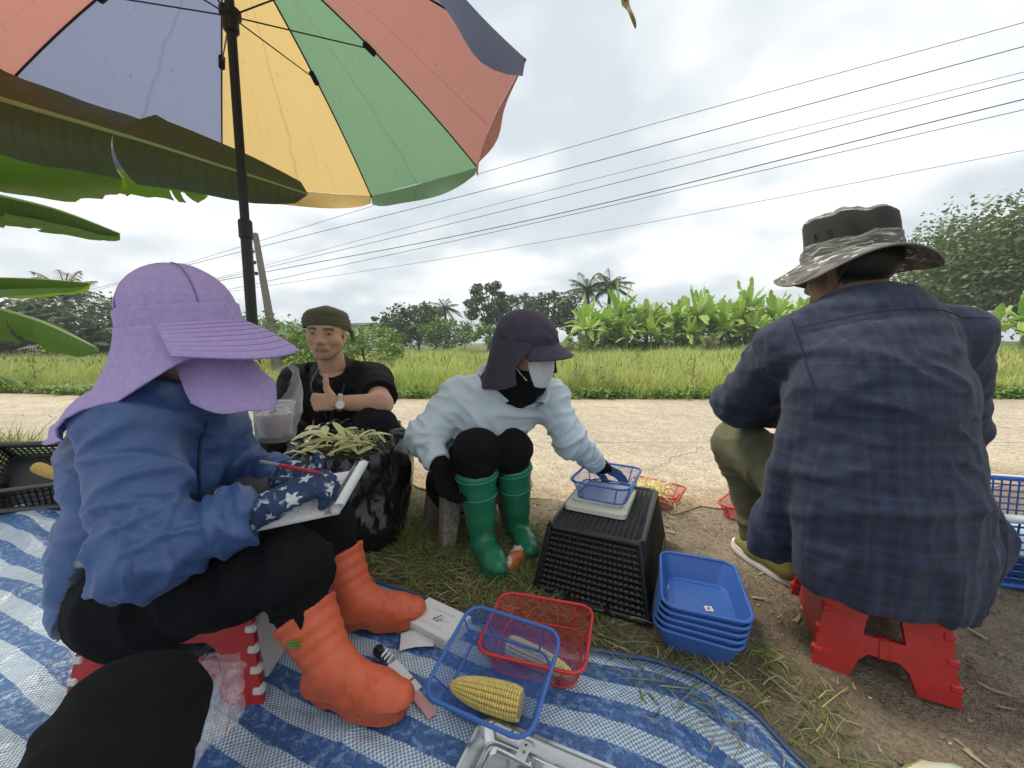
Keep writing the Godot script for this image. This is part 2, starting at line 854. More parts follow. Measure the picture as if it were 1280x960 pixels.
func ground() -> void:
	var xs := axis_steps(-2.2, 2.2, 0.028, -600, 600, 1.13)
	var zs := axis_steps(-2.3, -0.2, 0.028, -700, 300, 1.13)
	zs.reverse()
	var g := Geo.new()
	var rows := []
	for z in zs:
		for x in xs:
			var n := noise_b.get_noise_2d(x * 2.0, z * 2.0)
			var grassy := 0.0
			if z < road_far(x) - 0.1:
				grassy = 1.0
			elif z > -2.6:
				# bare soil on the right, cut grass in the middle, grass on the left
				grassy = clampf((0.32 - x + n * 0.6 - maxf(0.0, (-1.9 - z)) * 0.3) / 0.35, 0, 1)
			var soil := Color(0.245, 0.19, 0.132).lerp(Color(0.40, 0.33, 0.245), clampf(0.42 + n * 0.7 + (-z - 1.15) * 0.55 - maxf(x - 1.2, 0) * 0.1, 0, 1))
			g.col = soil.lerp(Color(0.15, 0.13, 0.065), grassy)
			if z < -7.0:
				g.col = Color(0.17, 0.23, 0.05)
			g.p(Vector3(x, ground_y(x, z), z), Vector2(x, z))
	var w := xs.size()
	for r in zs.size() - 1:
		for k in w - 1:
			var a := r * w + k
			g.quad(a, a + w, a + w + 1, a + 1)
	var v := grains(512, [[9, 0.16], [24, 0.26], [60, 0.36], [128, 0.40], [256, 0.40], [512, 0.35]], 5)
	var m := mat(Color.WHITE, 0.95, with(tri(1.25), {"vertex_color_use_as_albedo": true, "albedo_texture": grain_colors(v, 512, grad([[0.0, Color(0.50, 0.49, 0.48)], [0.5, Color(0.86, 0.85, 0.84)], [1.0, Color(1, 1, 1)]])), "normal_texture": grain_normals(v, 512, 9.0), "normal_scale": 1.0}))
	tag(put("ground", g, m), "", "", "", "structure")


func road() -> void:
	# two rows of concrete slabs with open joints; soil has washed over the near edge
	var road_root := Node3D.new()
	road_root.name = "road"
	add_child(road_root)
	tag(road_root, "", "", "", "structure")
	var gr := grains(512, [[16, 0.14], [64, 0.16], [128, 0.30], [256, 0.50], [512, 0.45]], 31)
	var ramp := grad([[0.0, Color(0.36, 0.315, 0.26)], [0.26, Color(0.60, 0.54, 0.46)], [0.45, Color(0.80, 0.745, 0.66)], [0.7, Color(0.91, 0.87, 0.79)], [1.0, Color(1.0, 0.99, 0.95)]])
	var m := mat(lin(0.84, 0.845, 0.845), 0.92, with(tri(1.1), {"albedo_texture": grain_colors(gr, 512, ramp), "normal_texture": grain_normals(gr, 512, 3.0), "vertex_color_use_as_albedo": true}))
	var cuts := [-30.0, -16.0, -6.2, 4.6, 15.0, 30.0]
	for s in cuts.size() - 1:
		for lane in 2:
			var g := Geo.new()
			var rows := []
			var n := int((cuts[s + 1] - cuts[s]) / (0.08 if s == 2 else 0.3))
			for v in 9:
				var row := PackedVector3Array()
				for k in n + 1:
					var x := lerpf(cuts[s] + 0.006, cuts[s + 1] - 0.006, float(k) / n)
					var mid := lerpf(road_near(0.8) if x > -1 else road_near(x), road_far(x), 0.33) - 0.08
					var z0 := road_near(x) if lane == 0 else mid - 0.010
					var z1 := mid if lane == 0 else road_far(x)
					var z := lerpf(z0, z1, clampf((v - 1) / 6.0, 0, 1))
					var y := 0.008 + noise_a.get_noise_2d(x, z) * 0.004
					if v == 0 or v == 8:
						y -= 0.05
					row.append(Vector3(x, y, z))
				rows.append(row)
			g.film(rows)
			for q in g.v.size():
				var p := g.v[q]
				var d := noise_b.get_noise_2d(p.x * 0.7, p.z * 1.6) * 0.22 + 0.9
				var e := smoothstep(0.0, 0.45, road_near(p.x) - p.z)
				var c := Color(d, d * 0.985, d * 0.96).lerp(Color(0.72, 0.62, 0.5) * d, 1.0 - e)
				# worn wheel tracks, and soil washed on at the far side
				var run := (road_near(0.8) - p.z) / 3.4
				c = c.lerp(Color(0.80, 0.79, 0.78), 0.45 * (exp(-pow((run - 0.40) / 0.07, 2.0)) + exp(-pow((run - 0.80) / 0.07, 2.0))) * clampf(0.7 + noise_b.get_noise_2d(p.x * 1.5, p.z * 5.0), 0, 1))
				c = c.lerp(Color(0.66, 0.55, 0.42), smoothstep(0.30, 0.0, p.z - road_far(p.x) + 0.12 * noise_b.get_noise_2d(p.x * 2.0, 3.0)) * 0.8)
				g.c[q] = c
			put("slab", g, m, road_root, 40.0)
	# hairline cracks
	var dark := mat(lin(0.16, 0.135, 0.105), 0.95)
	for k in 4:
		var g := Geo.new()
		var p := Vector3([-2.6, -0.9, 0.55, 1.6, 3.3, 5.2][k], 0, [-2.9, -3.4, -2.2, -3.9, -2.6, -3.3][k])
		var d := Vector3([1.0, 0.5, 0.9, -0.6, 1.0, 0.7][k], 0, [-0.5, -1.0, -0.7, -1.0, 0.2, -0.9][k]).normalized()
		var line := []
		for j in 22:
			p += d.rotated(Vector3.UP, rng.randf_range(-0.7, 0.7)) * 0.055
			line.append(Vector3(p.x, 0.0125, p.z))
		g.tube(line, 0.0014, 4, true, 0.5, Vector3.UP)
		put("crack", g, dark, road_root)


func tuft(n: int, h: float, spread: float, w: float, lean: float, base_c: Color, tip_c: Color, heads := 0) -> Geo:
	var g := Geo.new()
	for k in n:
		var a := rng.randf() * TAU
		var r := sqrt(rng.randf()) * spread
		var o := Vector3(cos(a) * r, -0.01, sin(a) * r)
		var b := rng.randf() * TAU
		var out := Vector3(cos(b), 0, sin(b))
		var side := Vector3(-sin(b), 0, cos(b)).rotated(Vector3.UP, rng.randf_range(-0.9, 0.9))
		g.col = base_c.lerp(tip_c, rng.randf())
		var hh := h * rng.randf_range(0.45, 1.0)
		g.blade(o, (Vector3.UP + out * rng.randf_range(0.0, lean)).normalized(), side, hh, w * rng.randf_range(0.6, 1.2), (out * rng.randf_range(0.1, 0.6) - Vector3.UP * rng.randf_range(0.0, 0.35)), 3)
		if k < heads:
			g.col = Color(0.34, 0.27, 0.13)
			var d := (Vector3.UP + out * 0.15).normalized()
			g.blade(o, d, side, hh * 1.25, w * 0.4, out * 0.1, 2)
			g.tube([o + d * hh * 1.1, o + d * hh * 1.2, o + d * hh * 1.32], [w * 0.4, w * 0.9, w * 0.2], 4)
	return g


func scatter(called: String, tufts: Array, m: Material, spots: Array) -> void:
	# spots: [position, size, tint]; one MultiMesh per tuft shape
	for t in tufts.size():
		var mm := MultiMesh.new()
		mm.transform_format = MultiMesh.TRANSFORM_3D
		mm.use_colors = true
		mm.mesh = tufts[t].mesh()
		var mine := []
		for k in spots.size():
			if k % tufts.size() == t:
				mine.append(spots[k])
		mm.instance_count = mine.size()
		for k in mine.size():
			var s: float = mine[k][1]
			mm.set_instance_transform(k, Transform3D(Basis(Vector3.UP, rng.randf() * TAU).scaled(Vector3(s, s * rng.randf_range(0.8, 1.15), s)), mine[k][0]))
			mm.set_instance_color(k, mine[k][2])
		var o := MultiMeshInstance3D.new()
		o.name = numbered(called)
		o.multimesh = mm
		o.material_override = m
		add_child(o)
		tag(o, "", "", "", "stuff")


func field() -> void:
	var gm := mat(Color.WHITE, 0.75, {"vertex_color_use_as_albedo": true, "backlight": Color(0.7, 0.7, 0.7)})
	M.blade = gm
	var tall := []
	for k in 3:
		tall.append(tuft(46, 0.50, 0.26, 0.011, 0.35, Color(0.36, 0.43, 0.09), Color(0.60, 0.65, 0.24), 1 if k == 0 else 0))
	var spots := []
	var z := -5.75
	while z > -46.0:
		var step := 0.17 + (-z - 5.5) * 0.022
		var half := -z * 1.35 + 1.5
		var x := -half
		while x < half:
			var q := Vector3(x + rng.randf_range(-0.5, 0.5) * step, 0, z + rng.randf_range(-0.5, 0.5) * step)
			if q.z < road_far(q.x) - 0.12 and not (q.x > 4.0 and q.z < -24) and not (q.z < -17 + q.x * 0.05 and q.x > -3):
				q.y = ground_y(q.x, q.z)
				var n := noise_a.get_noise_2d(q.x * 0.5, q.z * 0.5)
				var m := noise_b.get_noise_2d(q.x * 0.8, q.z * 0.8)
				var edge := clampf((road_far(q.x) - q.z) / 0.7, 0.0, 1.0)
				var sc := (0.42 + 0.58 * edge) * (0.95 + n * 0.55)
				var left := clampf((-q.x - 5.0) / 4.0, 0, 1)
				var tint := Color(1.0, 1.0, 1.0).lerp(Color(1.12, 1.02, 0.9), clampf(m * 1.2, 0, 1)).lerp(Color(0.62, 0.85, 0.7), clampf(-m * 1.2, 0, 1))
				tint = tint.lerp(Color(0.75, 0.8, 0.8), left * 0.6)
				spots.append([q, sc * (1.0 + (-z - 5.0) * 0.012), tint])
			x += step
		z -= step * 0.9
	scatter("field_grass", tall, gm, spots)
	# taller dark weeds and pale dry stalks here and there
	var rank := []
	for k in 3:
		var g := Geo.new()
		for j in (26 if k < 2 else 12):
			var a := rng.randf() * TAU
			var h := rng.randf_range(0.15, 0.85)
			var o := Vector3(cos(a) * 0.05, h * 0.75, sin(a) * 0.05)
			g.col = (Color(0.11, 0.19, 0.035) if k == 0 else Color(0.22, 0.33, 0.06)).lerp(Color(0.26, 0.36, 0.08), rng.randf())
			if k == 2:
				g.col = Color(0.34, 0.28, 0.15)
				g.blade(Vector3(cos(a), 0, sin(a)) * 0.05, (Vector3.UP + Vector3(cos(a), 0, sin(a)) * 0.2).normalized(), Vector3(-sin(a), 0, cos(a)), 0.8 + h * 0.3, 0.010, Vector3(cos(a), -0.2, sin(a)) * 0.2, 3)
			else:
				var d := Vector3(cos(a), rng.randf_range(-0.1, 0.8), sin(a)).normalized()
				g.blade(o, d, d.cross(Vector3.UP).normalized(), rng.randf_range(0.08, 0.20), 0.05, Vector3.DOWN * 0.35, 3)
		if k < 2:
			g.col = Color(0.16, 0.17, 0.05)
			for j in 4:
				var a := j * 1.7
				g.blade(Vector3.ZERO, (Vector3.UP + Vector3(cos(a), 0, sin(a)) * 0.12).normalized(), Vector3(-sin(a), 0, cos(a)), 0.8, 0.012, Vector3.ZERO, 2)
		rank.append(g)
	spots = []
	for k in 620:
		var wz := -5.6 - 16.0 * pow(rng.randf(), 1.6)
		var x := rng.randf_range(-1.3, 1.3) * -wz
		if wz < road_far(x) - 0.1 and noise_a.get_noise_2d(x * 0.6 + 30.0, wz * 0.6) > -0.1:
			spots.append([Vector3(x, ground_y(x, wz), wz), rng.randf_range(0.35, 0.85), Color.WHITE.lerp(Color(0.75, 0.8, 0.7), rng.randf())])
	scatter("field_weeds", rank, gm, spots)
	# low weeds with broader leaves along the far edge of the road
	var weed := []
	for k in 2:
		var g := Geo.new()
		for j in 40:
			var a := rng.randf() * TAU
			var o := Vector3(cos(a), 0, sin(a)) * rng.randf() * 0.16 + Vector3.UP * rng.randf() * 0.12
			g.col = Color(0.10, 0.19, 0.03).lerp(Color(0.2, 0.32, 0.06), rng.randf())
			var d := Vector3(rng.randf_range(-1, 1), rng.randf_range(0.1, 1), rng.randf_range(-1, 1)).normalized()
			g.blade(o, d, d.cross(Vector3.UP).normalized(), 0.08, 0.035, Vector3.DOWN * 0.3, 2)
		weed.append(g)
	spots = []
	for k in 300:
		var x := rng.randf_range(-9, 10)
		spots.append([Vector3(x, 0, road_far(x) - rng.randf_range(0.02, 0.5)), rng.randf_range(0.5, 1.3), Color.WHITE])
	scatter("roadside_weeds", weed, gm, spots)


# ---------------------------------------------------------------- far vegetation
func leaf_cloud(g: Geo, at: Vector3, r: Vector3, n: int, size: float, c0: Color, c1: Color) -> void:
	for k in n:
		var d := Vector3(rng.randfn(), rng.randfn(), rng.randfn()).normalized()
		var q := at + d * r * pow(rng.randf(), 0.4)
		var u := Vector3(rng.randfn(), rng.randfn() * 0.6, rng.randfn()).normalized()
		var w := (d + Vector3(rng.randfn(), rng.randfn() + 0.6, rng.randfn()) * 0.6).cross(u).normalized()
		var s := size * rng.randf_range(0.6, 1.3)
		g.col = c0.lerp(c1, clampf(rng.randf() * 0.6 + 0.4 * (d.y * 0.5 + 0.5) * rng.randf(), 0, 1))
		var a := g.p(q - u * s * 0.5)
		var b := g.p(q + w * s * 0.28)
		var c := g.p(q + u * s * 0.5)
		var e := g.p(q - w * s * 0.28)
		g.quad(a, b, c, e)


func tree(called: String, label: String, at: Vector3, h: float, w: float, trunk_h: float, lumps: int, per: int, leaf: float, c0: Color, c1: Color, group := "") -> Node3D:
	at.y = ground_y(at.x, at.z)
	var t := thing(called, label, "bush" if trunk_h < 0.4 else "tree", at, rng.randf() * TAU, group)
	var g := Geo.new()
	var wood := Geo.new()
	var top := Vector3(rng.randf_range(-0.1, 0.1) * w, trunk_h + (h - trunk_h) * 0.55, rng.randf_range(-0.1, 0.1) * w)
	var tr := maxf(h * 0.022, 0.03)
	wood.tube(curve([Vector3(0, -0.1, 0), top * 0.35 + Vector3(tr, 0, tr), top * 0.7, top], 8), [tr * 1.5, tr * 1.2, tr * 1.1, tr, tr * 0.9, tr * 0.8, tr * 0.7, tr * 0.5, tr * 0.3], 8)
	for k in lumps:
		var f := (k + 0.5) / lumps
		var a := k * 2.39996 + rng.randf() * 0.6
		var el := lerpf(-0.75, 1.0, f)
		var rr := sqrt(maxf(0.05, 1.0 - el * el * 0.8)) * rng.randf_range(0.62, 1.0)
		var c := Vector3(cos(a) * rr * w * 0.5, trunk_h + (h - trunk_h) * (0.5 + el * 0.42 * rng.randf_range(0.85, 1.05)), sin(a) * rr * w * 0.5)
		var r := w * rng.randf_range(0.12, 0.22)
		leaf_cloud(g, c, Vector3(r, r * 0.72, r), per, leaf, c0, c1)
		wood.tube(curve([top * rng.randf_range(0.35, 0.95), top.lerp(c, 0.5) + Vector3.UP * -0.06 * h, c], 5), [tr * 0.5, tr * 0.4, tr * 0.35, tr * 0.3, tr * 0.2, tr * 0.12], 5)
	put("trunk", wood, M.bark, t)
	put("crown", g, M.leaf, t)
	return t


# a banana leaf: a midrib with two half-blades cut into strips where the wind has torn it
func banana_leaf(rows: Array, half: float, up: Vector3, vfold: float, tears: int, seed_n: int, c: Color, ragged := 0.0) -> Array:
	var r := RandomNumberGenerator.new()
	r.seed = seed_n
	var blade := Geo.new()
	var rib := Geo.new()
	blade.col = c
	var n := rows.size()
	var cuts := {}
	for k in tears:
		cuts[[r.randi_range(1, n - 3), r.randi_range(0, 1)]] = true
	var rad := []
	for k in n:
		rad.append(half * 0.075 * (1.05 - float(k) / n) + 0.002)
	rib.tube(rows, rad, 6)
	for side in 2:
		var s := 1.0 if side == 0 else -1.0
		var strip := []
		var tilt := 0.0
		for k in n:
			var t := float(k) / (n - 1)
			var tan: Vector3 = (rows[mini(k + 1, n - 1)] - rows[maxi(k - 1, 0)]).normalized()
			var u := (up - tan * up.dot(tan)).normalized()
			var w := u.cross(tan) * s
			var width := half * pow(maxf(sin(PI * clampf(t * 0.90 + 0.10, 0, 1)), 0.0), 0.55)
			var here := func(extra: float, shift: float) -> PackedVector3Array:
				var row := PackedVector3Array()
				for j in 7:
					var f := j / 6.0
					var ang: float = vfold - f * 0.9 * absf(vfold) + extra * f
					var jag: float = 1.0 - (ragged * r.randf() if j == 6 else 0.0)
					row.append(rows[k] + (w * cos(ang) + u * sin(ang)) * width * f * jag + tan * (width * (0.22 + shift) * f * f) + u * sin(t * 40.0 + side) * half * 0.02 * f)
				return row
			strip.append(here.call(tilt, 0.0))
			if cuts.has([k, side]) or k == n - 1:
				if strip.size() > 1:
					if s < 0:
						strip.reverse()
					blade.film(strip, Vector2(1, float(strip.size()) / n))
				tilt = r.randf_range(-0.55, 0.25)
				strip = [here.call(tilt, r.randf_range(0.05, 0.25))]
	return [blade, rib]


func banana_plant(called: String, label: String, at: Vector3, h: float, leaves: int, length: float, seed_n: int, group := "") -> Node3D:
	var r := RandomNumberGenerator.new()
	r.seed = seed_n
	at.y = ground_y(at.x, at.z)
	var t := thing(called, label, "banana plant", at, r.randf() * TAU, group)
	var st := Geo.new()
	st.tube(curve([Vector3(0, -0.1, 0), Vector3(0.03, h * 0.3, 0), Vector3(-0.02, h * 0.65, 0.02), Vector3(0, h, 0)], 6), [0.14, 0.13, 0.12, 0.11, 0.1, 0.085, 0.05], 8)
	put("stem", st, M.banana_stem, t)
	for k in leaves:
		var a := k * 2.4 + r.randf_range(-0.3, 0.3)
		var rise := lerpf(1.40, -0.05, float(k) / leaves) + r.randf_range(-0.12, 0.12)
		var d := Vector3(cos(a) * cos(rise), sin(rise), sin(a) * cos(rise))
		var l := length * r.randf_range(0.8, 1.2)
		var droop := r.randf_range(0.18, 0.45) * (1.2 - rise * 0.6)
		var rows := []
		for j in 13:
			var f := j / 12.0
			rows.append(Vector3(0, h * r.randf_range(0.96, 0.97), 0) + d * l * f + Vector3.DOWN * droop * l * f * f * 1.4)
		var g := banana_leaf(rows, length * 0.125, Vector3.UP + d * 0.2, 0.35, r.randi_range(4, 12), seed_n * 31 + k, Color(0.24, 0.40, 0.07).lerp(Color(0.40, 0.54, 0.13), r.randf()) if r.randf() > 0.12 else Color(0.36, 0.30, 0.10))
		var leaf := put("leaf", g[0], M.leaf, t)
		put("midrib", g[1], M.midrib, leaf)
	return t


func palm(called: String, label: String, at: Vector3, h: float, fronds: int, length: float, seed_n: int, group := "", c := Color(0.09, 0.14, 0.06)) -> Node3D:
	var r := RandomNumberGenerator.new()
	r.seed = seed_n
	at.y = ground_y(at.x, at.z)
	var t := thing(called, label, "palm tree", at, r.randf() * TAU, group)
	var st := Geo.new()
	st.tube(curve([Vector3(0, -0.1, 0), Vector3(0.12, h * 0.4, 0), Vector3(0, h, 0)], 8), [0.2, 0.17, 0.15, 0.14, 0.13, 0.13, 0.12, 0.12, 0.1], 8)
	put("trunk", st, M.bark, t)
	for k in fronds:
		var a := k * 2.39996
		var rise := lerpf(1.25, -0.35, float(k) / fronds) + r.randf_range(-0.15, 0.15)
		var d := Vector3(cos(a) * cos(rise), sin(rise), sin(a) * cos(rise))
		var side := Vector3(-sin(a), 0, cos(a))
		var g := Geo.new()
		g.col = c.lerp(c * 1.7, r.randf()) if r.randf() > 0.12 else Color(0.22, 0.17, 0.09)
		var l := length * r.randf_range(0.8, 1.1)
		var pts := []
		for j in 9:
			var f := j / 8.0
			pts.append(Vector3(0, h, 0) + d * l * f + Vector3.DOWN * l * 0.42 * f * f)
		g.tube(pts, 0.022, 4)
		for j in 26:
			var f := 0.12 + 0.88 * j / 25.0
			var q: Vector3 = Vector3(0, h, 0) + d * l * f + Vector3.DOWN * l * 0.42 * f * f
			var ll := l * 0.24 * sin(PI * clampf(f * 0.85 + 0.12, 0, 1))
			for s in [-1.0, 1.0]:
				var ld: Vector3 = (side * s + d * 0.55 + Vector3.DOWN * r.randf_range(0.1, 0.7)).normalized()
				g.blade(q, ld, ld.cross(Vector3.UP).normalized(), ll, 0.075, Vector3.DOWN * 0.4, 2)
		put("frond", g, M.leaf, t)
	return t


func copy(o: Node3D, at: Vector3, turn: float, size: float, label := "") -> Node3D:
	var d: Node3D = o.duplicate()
	var stem := String(o.name)
	if stem.length() > 4 and stem.right(3).is_valid_int():
		stem = stem.left(-4)
	d.name = numbered(stem)
	add_child(d)
	at.y = ground_y(at.x, at.z)
	d.position = at
	d.rotation.y = turn
	d.scale = Vector3.ONE * size
	if label:
		d.set_meta("label", label)
	return d


func far_plants() -> void:
	M.bark = mat(lin(0.17, 0.14, 0.11), 0.95, with(tri(3.0), {"normal_texture": ntex(0.04, 5, 41, true, 10.0), "albedo_texture": ntex(0.05, 4, 42, false, 4, grad([[0, Color(0.5, 0.5, 0.5)], [1, Color(1, 1, 1)]]))}))
	M.leaf = mat(Color.WHITE, 0.55, {"vertex_color_use_as_albedo": true, "backlight": Color(0.75, 0.8, 0.6)})
	M.midrib = mat(lin(0.36, 0.46, 0.14), 0.5)
	M.banana_stem = mat(lin(0.20, 0.22, 0.09), 0.6, with(tri(4.0, false), {"albedo_texture": ntex(0.03, 4, 43, false, 4, grad([[0, Color(0.45, 0.35, 0.25)], [0.55, Color(0.9, 0.95, 0.8)], [1, Color(1, 1, 1)]]))}))
	# the grove: three kinds of plant, copied
	var kinds := []
	var grove := "banana plants of the grove across the field"
	var glabel := "banana plant in the dense bright green grove beyond the field"
	for k in 4:
		kinds.append(banana_plant("banana_plant", glabel, Vector3(4.6 + k * 2.3, 0, -19.2 - (k % 2) * 0.7), 1.75 + 0.25 * (k % 3), 13, 1.75 + 0.1 * k, 100 + k, grove))
	for o in kinds:
		o.scale = Vector3.ONE * 0.8
	for k in 45:
		var row := k / 15
		var x := 3.6 + (k % 15) * 0.92 + rng.randf_range(-0.4, 0.4) + row * 0.3
		copy(kinds[k % 4], Vector3(x, 0, -19.6 - row * 1.7 - x * 0.08 + rng.randf_range(-0.5, 0.5)), rng.randf() * TAU, rng.randf_range(0.58, 0.90))
	# the low leaves and suckers at the foot of the grove
	for k in 26:
		copy(kinds[(k + 1) % 4], Vector3(3.7 + k * 0.53 + rng.randf_range(-0.4, 0.4), 0, -18.2 - k * 0.03 - 0.5 * (k % 3)), rng.randf() * TAU, rng.randf_range(0.38, 0.66))
	var under := Geo.new()
	for k in 46:
		leaf_cloud(under, Vector3(3.4 + k * 0.31, 0.45, -18.9 - k * 0.02 - 0.4 * (k % 3)), Vector3(0.6, 0.65, 0.5), 60, 0.34, Color(0.10, 0.17, 0.04), Color(0.28, 0.38, 0.10))
	tag(put("undergrowth", under, M.leaf), "", "", "", "stuff")
	copy(kinds[0], Vector3(15.6, 0, -12.6), 0.4, 0.62, "lone young banana plant before the big tree at the right edge")
	copy(kinds[2], Vector3(17.3, 0, -13.1), 2.4, 0.55, "banana plant with low leaves under the big tree, outermost at the right").set_meta("group", "")
	var dark := Color(0.035, 0.065, 0.018)
	var green := Color(0.09, 0.15, 0.035)
	tree("big_tree", "big spreading tree with feathery crown behind the man in the camouflage hat", Vector3(27.6, 0, -20.0), 7.0, 12.0, 0.8, 70, 520, 0.26, Color(0.075, 0.11, 0.035), Color(0.19, 0.25, 0.08))
	tree("round_tree", "dark round-crowned tree left of the small palm, beyond the field", Vector3(-7.8, 0, -32), 4.3, 5.0, 0.6, 26, 150, 0.30, dark, green)
	tree("tall_tree", "tallest dark tree of the far row, behind the stooping woman's cap", Vector3(-2.1, 0, -34), 6.2, 3.9, 1.4, 22, 150, 0.30, dark, green)
	tree("slender_tree", "thin open tree beside the white roof in the distance", Vector3(-11.2, 0, -33), 3.6, 1.7, 1.6, 8, 60, 0.28, dark, green)
	tree("rounded_tree", "low dark tree just right of the stooping woman's cap", Vector3(3.4, 0, -31), 4.6, 5.0, 0.5, 24, 140, 0.30, dark, green)
	tree("far_tree", "distant tree showing right above the stooping woman's cap", Vector3(1.2, 0, -44), 6.3, 5.0, 1.4, 18, 100, 0.4, dark, Color(0.07, 0.11, 0.04))
	tree("pale_bush", "pale green bushy tree under the small palm in the far row", Vector3(-5.0, 0, -30), 2.7, 4.2, 0.3, 18, 130, 0.26, Color(0.10, 0.16, 0.04), Color(0.22, 0.32, 0.08))
	tree("light_bush", "light green bush between the tallest far tree and the stooping woman", Vector3(-1.2, 0, -27), 2.2, 3.0, 0.3, 14, 110, 0.24, Color(0.12, 0.19, 0.05), Color(0.24, 0.34, 0.09))
	tree("green_bush", "bright bush behind the black-shirted man's shoulder, by the field's edge", Vector3(-3.6, 0, -9.6), 1.2, 1.9, 0.15, 14, 120, 0.11, Color(0.11, 0.19, 0.04), Color(0.25, 0.36, 0.08))
	tree("leafy_bush", "leafy bush behind the leaning utility pole", Vector3(-5.2, 0, -8.4), 1.35, 2.2, 0.15, 20, 150, 0.10, Color(0.10, 0.18, 0.03), Color(0.24, 0.36, 0.07))
	tree("little_bush", "small round bush at the foot of the banana grove", Vector3(3.0, 0, -17.5), 1.0, 1.2, 0.1, 8, 90, 0.12, Color(0.12, 0.2, 0.05), Color(0.24, 0.36, 0.09))
	tree("dry_bush", "pale straw-coloured bush in front of the banana grove", Vector3(8.9, 0, -17.8), 0.95, 1.2, 0.1, 8, 90, 0.12, Color(0.2, 0.22, 0.08), Color(0.36, 0.38, 0.15))
	tree("thicket_tree", "dark thicket tree under the palm at the far left", Vector3(-22.5, 0, -20), 3.0, 7.0, 0.4, 26, 130, 0.34, Color(0.04, 0.065, 0.025), Color(0.11, 0.15, 0.06))
	tree("thicket_shrub", "dark shrub at the left edge beyond the road", Vector3(-29.5, 0, -20), 2.4, 6.0, 0.3, 20, 130, 0.34, Color(0.04, 0.065, 0.025), Color(0.11, 0.15, 0.06))
	palm("coconut_palm", "coconut palm with drooping fronds above the thicket at the left", Vector3(-24.5, 0, -21.5), 3.7, 22, 2.3, 7, "", Color(0.08, 0.10, 0.05))
	palm("oil_palm", "low oil palm with long arching fronds in the left thicket", Vector3(-20.4, 0, -18.6), 0.7, 24, 2.5, 9, "", Color(0.08, 0.12, 0.05))
	palm("oil_palm", "low oil palm with fronds to the ground at the picture's left edge", Vector3(-24.0, 0, -17.6), 0.5, 22, 2.4, 10, "", Color(0.07, 0.11, 0.045))
	palm("small_palm", "small upright palm between the round tree and the tallest far tree", Vector3(-6.2, 0, -36), 4.2, 16, 1.8, 12, "", Color(0.07, 0.09, 0.04))
	palm("tall_palm", "left one of the two coconut palms at the end of the grove", Vector3(5.2, 0, -27), 4.1, 20, 2.0, 14, "", Color(0.08, 0.11, 0.05))
	palm("tall_palm", "right one of the two coconut palms at the end of the grove", Vector3(6.9, 0, -27.5), 4.3, 20, 2.0, 15, "", Color(0.08, 0.11, 0.05))
	# a low row of trees far behind everything
	var far_row := [[-60, 9], [-46, 7], [-34, 6], [-20, 5.5], [18, 7], [30, 8], [44, 8], [58, 9]]
	for k in far_row.size():
		tree("distant_tree", "tree of the dark row on the horizon", Vector3(far_row[k][0], 0, -66), far_row[k][1] * 0.7, far_row[k][1] * 2.0, 0.5, 20, 60, 0.8, dark, Color(0.08, 0.12, 0.05), "trees on the horizon")


